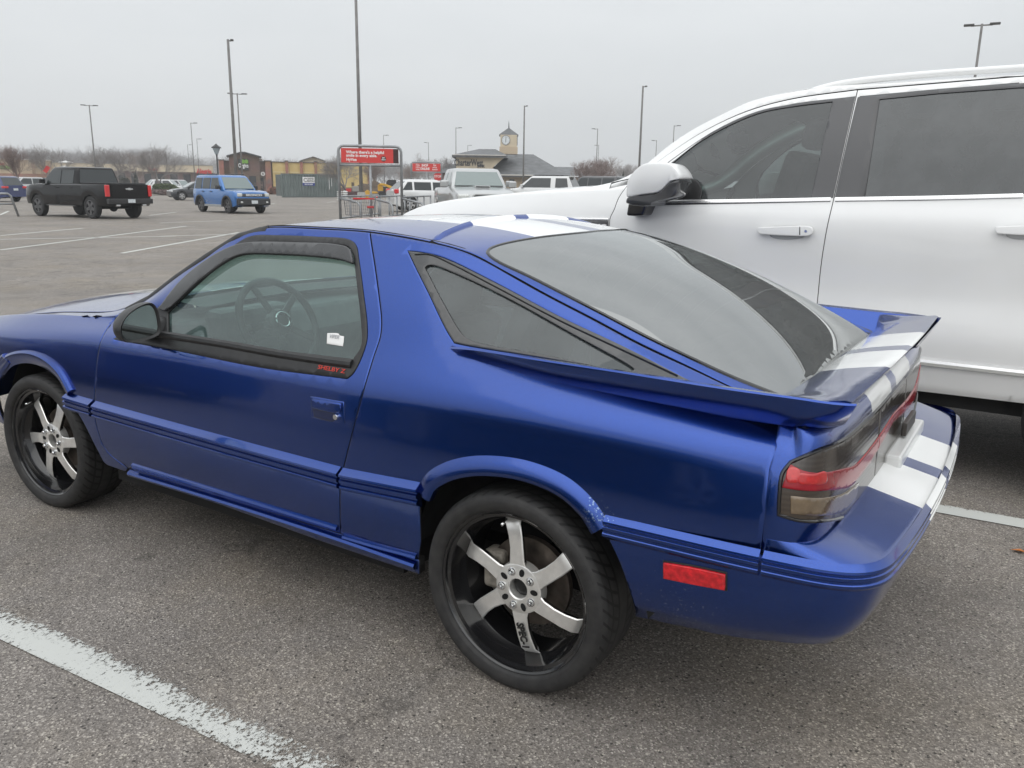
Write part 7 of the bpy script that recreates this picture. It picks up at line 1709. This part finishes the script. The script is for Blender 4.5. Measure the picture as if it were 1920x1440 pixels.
b = MB(); b.tube([(.34, -.2, .45), (.40, -.24, .16), (-.40, -.22, .14)], .016, 6); b.tube([(.34, .2, .45), (.40, .24, .16), (-.40, .22, .14)], .016, 6); b.tube([(.46, -.28, .98), (.40, -.24, .2)], .016, 6); b.tube([(.46, .28, .98), (.40, .24, .2)], .016, 6); b.build('frame', WIRE, ca, smooth=True)
b = MB(); b.tube([(.50, -.28, 1.02), (.50, .28, 1.02)], .022, 8); b.build('handle', CRED, ca, smooth=True); B(ca, 'child_seat', CRED, .20, .40, -.22, .22, .70, .76, .01); B(ca, 'seat_flap', CRED, -.2, .42, -.305, -.285, .955, 1.0, .004)
for x in (-.38, .38):
    for y in (-.22, .22): b = MB(); b.lathe([(0, -.015), (.06, -.015), (.065, 0), (.06, .015), (0, .015)], 12, 'y', (x, y, .065)); b.build('caster', RUB, ca)
# ---- skid steer and odds and ends by the works fence
CY = mat('machine_yellow', (.58, .33, .03), .45, noise=(2, .2)); D = 80; p, h = frame(732, D); s = lambda q: lat(q, 732, D); z = lambda py: zz(py, 732, D, p)
sk = empty('skid_steer', p, h, label='yellow tracked skid steer loader with a black cab beyond the first corral', cat='loader')
b = MB(); b.prism([(s(709), .55), (s(709), z(347)), (s(714), z(345)), (s(718), z(347)), (s(719), .55)], -.5, .5, 'y'); b.build('body', CY, sk, bevel=.03)
b = MB(); b.prism([(s(719), .4), (s(719), z(350)), (s(742), z(354)), (s(744), .4)], -.44, .44, 'y'); b.build('chassis', mat('machine_black', (.03, .03, .03), .5), sk, bevel=.03)
b = MB(); b.prism([(s(723), z(352)), (s(725), z(340)), (s(728), z(337)), (s(742), z(337)), (s(745), z(350)), (s(744), z(356))], -.42, .42, 'y'); b.build('cab', BLACKG, sk, bevel=.03)
for y in (-.72, .72): b = MB(); b.prism([(s(712), .05), (s(709), .25), (s(712), .50), (s(742), .55), (s(748), .3), (s(743), .05)], y-.18, y+.18, 'y'); b.build('track', RUB, sk, bevel=.04)
for y in (-.60, .60): b = MB(); b.prism([(s(711), z(346.5)), (s(714), z(343.5)), (s(722), z(344.5)), (s(744), z(353)), (s(749), z(363)), (s(746.5), z(364)), (s(741), z(356.5)), (s(720), z(348.5))], y-.08, y+.08, 'y'); b.build('lift_arm', CY, sk, bevel=.02)
b = MB(); b.prism([(s(745), .12), (s(752), .1), (s(751), .25), (s(748), .7)], -.85, .85, 'y'); b.build('bucket', mat('dirty_steel', (.12, .10, .08), .7), sk)
p, h = frame(695, 79); at1 = empty('trencher_attachment', p, h, label='low yellow attachment frame lying left of the skid steer', cat='attachment'); s = lambda q: lat(q, 695, 79)
b = MB(); b.prism([(s(684), 0), (s(684), .55), (s(688), .72), (s(693), .6), (s(707), .55), (s(707), .42), (s(694), .38), (s(692), 0)], -.4, .4, 'y'); b.build('attachment_body', CY, at1, bevel=.02)
p, h = frame(662, 84); cm = empty('plate_compactor', p, h, label='small red and grey compactor standing at the fence left of the thick pole', cat='machine'); B(cm, 'machine_base', mat('machine_dark', (.08, .04, .04), .7), -.75, .75, -.4, .4, .1, .55, .05); B(cm, 'engine', mat('machine_grey', (.30, .29, .27), .6), -.1, .55, -.3, .3, .55, 1.1, .06); B(cm, 'fuel_tank', RS, -.7, -.2, -.25, .25, .5, .85, .05); b = MB(); b.tube([(-.7, 0, .6), (-1.1, 0, 1.2)], .04, 6); b.build('handle_bar', BLACK, cm)
BAG = mat('white_bag', (.60, .61, .60), .8, noise=(6, .2)); k = 0
for i, (px_, lay) in enumerate(((636, 5), (646.5, 5))):
    base = far(px_, 70)
    for j in range(lay):
        b = MB(); b.sphere((0, 0, 0), .5, 10, 6, (.46, .35, .17)); hh = heading(px_, 0, 1)
        o = b.build('white_bag', BAG, None, smooth=True, label='%s white bag of the %s stack beside the container' % (('lowest', 'second', 'middle', 'fourth', 'topmost')[j], ('left', 'right')[i]), cat='bag', group='white bags stacked by the container')
        o.location = base+Vector((0, 0, .085+.155*j)); o.rotation_euler = (0, 0, hh+random.uniform(-.15, .15))
# soil heap and works fence
b = MB(); n = 14
for i in range(n):
    for j in range(n):
        x, y = -2.6+5.2*i/(n-1), -1.6+3.2*j/(n-1); zz_ = max(-.05, 1.15*math.exp(-(x/1.5)**2-(y/1.)**2)*(1+.25*math.sin(5*x+3*y))-.05); b.v.append((x, y, zz_))
b.f = [(i*n+j, (i+1)*n+j, (i+1)*n+j+1, i*n+j+1) for i in range(n-1) for j in range(n-1)]; b.mi = [0]*len(b.f)
o = b.build('soil_heap', mat('brown_soil', (.10, .075, .055), .95, noise=(3, .3)), None, smooth=True, label='brown soil heap behind the skid steer and thick pole', cat='soil heap'); o.location = far(697, 90); o.rotation_euler = (0, 0, heading(697, 0, 1)); o.scale = (1.4, 1, 1.3)
# stop sign beyond the second corral, one way sign by the brick shop
sp_ = empty('stop_sign', far(821, 72), heading(821, 0, 1), label='red octagonal stop sign beside the second red corral sign', cat='stop sign'); zs = zat(331, 821, 72)-sp_.location.z
b = MB(); b.tube([(0, .04, 0), (0, .04, zs)], .04, 6); b.build('post', POLE, sp_); b = MB(); b.prism([(.36*math.cos(R(22.5+45*k)), zs+.36*math.sin(R(22.5+45*k))) for k in range(8)], -.02, .02, 'y'); b.build('sign_plate', RS, sp_); text('sign_lettering', 'STOP', .26, LETW, sp_, (0, -.026, zs), (1, 0, 0), (0, 0, 1), thick=.003, bold=.004)
ow = empty('direction_sign', far(494, 100), heading(494, 0, 1), label='round pale sign with a dark arrow on a post before the brick shop', cat='sign'); zs = zat(326, 494, 100)-ow.location.z
b = MB(); b.tube([(0, .04, 0), (0, .04, zs)], .05, 6); b.build('post', BLACK, ow); b = MB(); b.lathe([(0, -.03), (.24, -.03), (.24, .02), (0, .02)], 24, 'y', (0, 0, zs)); b.build('sign_plate', mat('sign_pale', (.6, .58, .56), .6), ow); B(ow, 'arrow', BLACK, -.05, .05, -.045, -.031, zs-.14, zs+.14)

# ================================================================ planting
def twig_tree(seed, H, spread=.6, levels=6, rad=.12, trunk=.25, up=.35, m=None):
    rnd = random.Random(seed); T = MB(); C_ = MB()
    def seg(b, p, q, r0, r1, n): 
        d = (q-p); L = d.length
        if L < 1e-4: return
        d /= L; a = d.orthogonal().normalized(); c = d.cross(a); V = []
        for P, r_ in ((p, r0), (q, r1)):
            for j in range(n): th = 2*math.pi*j/n; V.append(P+(a*math.cos(th)+c*math.sin(th))*r_)
        b.add(V, [(j, (j+1) % n, n+(j+1) % n, n+j) for j in range(n)])
    def grow(p, d, L, r_, lev):
        k = 3; q = p; dd = d.copy()
        for i in range(k):
            dd = (dd+Vector((rnd.gauss(0, .10), rnd.gauss(0, .10), rnd.gauss(0, .06)+.03))).normalized(); q2 = q+dd*L/k; seg(T if lev < 2 else C_, q, q2, r_*(1-.13*i), r_*(1-.13*(i+1)), 6 if lev < 2 else 3); q = q2
            if lev >= 1 and lev < levels and rnd.random() < .75: side_(q, dd, L, r_, lev)
        if lev < levels:
            for i in range(3 if lev == 0 else 2): side_(q, dd, L, r_, lev, True)
    def side_(q, dd, L, r_, lev, end=False):
        a = dd.orthogonal().normalized(); a = Matrix.Rotation(rnd.uniform(0, 6.28), 3, dd) @ a; t = rnd.uniform(.35, .9)*spread/.6
        nd = (dd+a*t+Vector((0, 0, up*.3))).normalized(); grow(q, nd, L*rnd.uniform(.62, .82), max(.004, r_*(.62 if end else .46)), lev+1)
    tr = Vector((0, 0, 1)); seg(T, Vector((0, 0, 0)), Vector((0, 0, H*trunk)), rad*1.2, rad, 8)
    for i in range(4):
        a = rnd.uniform(0, 6.28)+i*1.57; grow(Vector((0, 0, H*trunk*rnd.uniform(.8, 1))), Vector((math.cos(a)*spread, math.sin(a)*spread, 1)).normalized(), H*.26, rad*.62, 1)
    return T, C_
def tree(px, D, top, label, seed, m, spread=.6, levels=5, rad=.12, trunk=.22, name='bare_tree', grp='bare winter trees'):
    p = far(px, D); H = zat(top, px, D)-p.z; T, C_ = twig_tree(seed, H, spread, levels, rad, trunk)
    zmax = max(v[2] for v in C_.v); k = H/zmax
    T.v = [(v[0]*k, v[1]*k, v[2]*k) for v in T.v]; C_.v = [(v[0]*k, v[1]*k, v[2]*k) for v in C_.v]
    o = empty(name, p, random.uniform(0, 6), label=label, cat='tree', group=grp); T.build('trunk', m, o, fixn=False); C_.build('crown', m, o, fixn=False); return o
BK1 = mat('reddish_bark', (.24, .185, .17), .9); BK2 = mat('grey_bark', (.25, .23, .22), .9); BK3 = mat('pale_grey_bark', (.38, .36, .355), .9); BK4 = mat('brown_bark', (.28, .23, .21), .9)  # barks lightened, some distance haze is baked into them
for a in [(38, 72, 268, 'slim reddish bare tree in front of the tan shops, left of the black pickup', 3, BK1, .45, 6, .09), (98, 108, 266, 'grey bare tree rising behind the black pickup cab', 5, BK2, .6, 6, .13),
          (211, 96, 269, 'dark spreading bare tree right above the black pickup tailgate', 8, BK2, .75, 6, .14), (297, 104, 266, 'tall pale bare tree by the hedge left of the blue SUV', 11, BK2, .6, 6, .12),
          (262, 128, 280, 'small bare tree between the pickup and the tall pale tree', 12, BK4, .6, 5, .09), (646, 84, 283, 'bare tree seen through the left half of the nearest corral', 14, BK2, .75, 6, .11),
          (497, 104, 333, 'low reddish bare shrub tree before the brick shop', 15, BK1, .7, 5, .06), (706, 100, 300, 'bare brown tree behind the first corral, left of its right post', 16, BK4, .5, 6, .10),
          (845, 118, 290, 'bare tree at the left end of the clock tower building', 17, BK2, .6, 5, .10), (1112, 92, 296, 'left half of the rounded bare trees right of the clock tower building', 19, BK1, .8, 6, .12),
          (1143, 96, 290, 'right hand rounded bare tree behind the dark van', 21, BK4, .8, 6, .12), (1178, 130, 305, 'pale thin bare tree left of the white SUV mirror', 22, BK3, .5, 6, .10), (780, 130, 284, 'tall thin pale tree behind the second corral sign', 23, BK3, .45, 6, .10), (766, 120, 305, 'brown bare tree behind the right post of the first corral', 26, BK4, .7, 6, .1)]:
    tree(a[0], a[1], a[2], a[3], a[4], a[5], a[6], a[7], a[8])
def tree_line(name, px0, px1, D, top, n, seed, m, jit=6):
    rnd = random.Random(seed); b = MB()
    protos = [twig_tree(seed+i, 10, .75, 5, .12, .15) for i in range(4)]
    for i in range(n):
        T, C_ = protos[rnd.randrange(4)]; px_ = px0+(px1-px0)*(i+rnd.uniform(-.4, .4))/n; Dd = D*rnd.uniform(.9, 1.15); p = far(px_, Dd); H = zat(top+rnd.uniform(-jit*.3, jit), px_, Dd)-p.z; zm = max(v[2] for v in C_.v); k = H/zm; a = rnd.uniform(0, 6.28); c_, s_ = math.cos(a)*k*1.15, math.sin(a)*k*1.15
        for S in (T, C_): b.add([(p.x+v[0]*c_-v[1]*s_, p.y+v[0]*s_+v[1]*c_, p.z+v[2]*k) for v in S.v], S.f)
    return b.build(name, m, None, fixn=False, kind='stuff', label='hazy mass of bare trees on the skyline', cat='trees')
FARB = mat('hazy_bark', (.27, .26, .26), .95); FARB2 = mat('hazy_bark_lighter', (.36, .35, .35), .95)  # paled and greyed so the haze is partly in the bark colour
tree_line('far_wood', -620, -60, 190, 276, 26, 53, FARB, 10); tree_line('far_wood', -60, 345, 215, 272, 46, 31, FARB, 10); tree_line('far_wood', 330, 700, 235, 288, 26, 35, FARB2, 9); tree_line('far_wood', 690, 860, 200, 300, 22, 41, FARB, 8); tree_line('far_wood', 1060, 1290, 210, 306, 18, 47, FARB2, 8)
def shrub(px, D, w, hgt, m, label, seed, cat='shrub', name='shrub', cone=False):
    rnd = random.Random(seed); b = MB(); n = int(900*w*hgt)
    for i in range(min(n, 9000)):
        while True:
            x, y, z_ = rnd.uniform(-1, 1), rnd.uniform(-1, 1), rnd.uniform(0, 1)
            lim = (1-z_) if cone else math.sqrt(max(0, 1-z_**3))
            if math.hypot(x, y) < max(.08, lim)*(.86+.2*math.sin(7*x+5*z_)): break
        c = Vector((x*w/2, y*min(w/2, .8), z_*hgt)); a = Vector((rnd.gauss(0, 1), rnd.gauss(0, 1), rnd.gauss(0, 1))).normalized()*.07; d = a.orthogonal().normalized()*.05
        b.add([c-a-d, c+a-d, c+a+d, c-a+d], [(0, 1, 2, 3)])
    o = b.build(name, m, None, fixn=False, label=label, cat=cat); o.location = far(px, D); o.rotation_euler = (0, 0, heading(px, 0, 1)); return o
GRN = mat('hedge_green', (.060, .085, .028), .9, noise=(3, .4)); EVG = mat('dark_evergreen', (.045, .05, .038), .9, noise=(2, .3)); MAU = mat('mauve_winter_shrub', (.17, .125, .115), .95, noise=(2, .25)); RUS = mat('rust_shrub', (.16, .075, .05), .9, noise=(3, .3))
shrub(306, 97, 3.9, 1.25, GRN, 'clipped green hedge behind the black pickup tail', 1, 'hedge', 'hedge'); shrub(306, 92, 4.6, .62, MAU, 'low mauve winter shrubs in front of the green hedge', 2, 'shrubs', 'low_shrubs')
shrub(256, 118, 1.5, 2.9, EVG, 'dark conical evergreen left of the hedge', 3, cone=True); shrub(233, 120, 2.0, 2.0, EVG, 'dark rounded evergreen behind the pickup tailgate', 4); shrub(512, 112, 1.6, .9, RUS, 'rust brown shrub at the corner of the brick shop', 5)
shrub(76, 74, 3.2, .35, mat('straw_grass', (.30, .25, .15), .95, noise=(4, .3)), 'strip of straw coloured grass left of the black pickup wheel', 6, 'grass strip', 'grass_strip')
shrub(1168, 112, 1.5, 3.1, EVG, 'small dark conifer left of the white SUV mirror', 9, cone=True)
# kerbed planting island under the hedge
p, h = frame(306, 93); isl = empty('kerbed_island', p, h, label='kerbed planting island holding the hedge', cat='island'); B(isl, 'kerb', mat('kerb_concrete', (.36, .34, .30), .9, noise=(3, .15)), -3.4, 3.0, -1.6, 6, -.02, .13, .02)
p, h = frame(60, 76); isl = empty('kerbed_island', p, h, label='kerbed island under the slim reddish tree', cat='island'); B(isl, 'kerb', mat('kerb_concrete', (.36, .34, .30)), -4, 3.0, -1.0, 2.5, -.02, .13, .02)

# neighbours outside the picture; the sedan is added to darken the blue door
nb = vehicle('added_sedan', 'unseen dark grey sedan left of the blue hatchback, added to darken its door', 'car', mat('graphite_paint', (.03, .03, .033), .25, coat=1), Vector((1.6, 5.15, 0)), 0., 4.8, 1.84, 0,
    [(-2.35, .90, .98), (-2.0, .97, 1.0), (0, 1, .98), (1.2, .99, .93), (2.1, .93, .80), (2.35, .84, .66)], (-1.9, -1.2, .35, 1.25, .96), (-1.4, 1.45), .33, [(-1.2, -.35), (-.25, .85)], 1.45, wm=ALLOY2, ground_clear=.2)
nb2 = vehicle('parked_wagon', 'dark blue wagon in the facing bay ahead of the graphite sedan', 'car', NVY, Vector((6.9, 3.3, 0)), math.pi, 4.8, 1.85, 0,
    [(-2.35, .90, .98), (-2.0, .97, 1.02), (0, 1, 1.0), (1.2, .99, .95), (2.1, .93, .82), (2.35, .84, .66)], (-2.15, -1.8, .3, 1.2, .98), (-1.4, 1.45), .34, [(-1.9, -1.2), (-1.1, -.3), (-.2, .8)], 1.55, wm=ALLOY2, ground_clear=.2)

# ---- thin winter haze: one closed box of air round the whole place
b = MB(); b.box(-440, 440, -440, 440, -2.5, 32); hz = b.build('haze', None, None, kind='stuff', label='thin grey winter haze', cat='haze')
hm = bpy.data.materials.new('haze'); hm.use_nodes = True; N, L = nodes_of(hm); N.clear(); o = N.new('ShaderNodeOutputMaterial'); pv_ = N.new('ShaderNodeVolumePrincipled')
pv_.inputs['Color'].default_value = (.97, .98, 1, 1); pv_.inputs['Density'].default_value = .0010; pv_.inputs['Anisotropy'].default_value = .2; L.new(pv_.outputs[0], o.inputs['Volume']); hz.data.materials.append(hm)

lf = MB(); lf.add([(-.02, 0, .004), (0, -.014, .008), (.028, 0, .004), (0, .014, .012)], [(0, 1, 2, 3)]); o = lf.build('dry_leaf', mat('orange_leaf', (.45, .16, .04), .7), None, label='small dry orange leaf on the asphalt at the right edge', cat='leaf', fixn=False); o.location = Vector(at(1912, 1036, 'z', 0)); o.scale = (1.3, 1.3, 1.3)
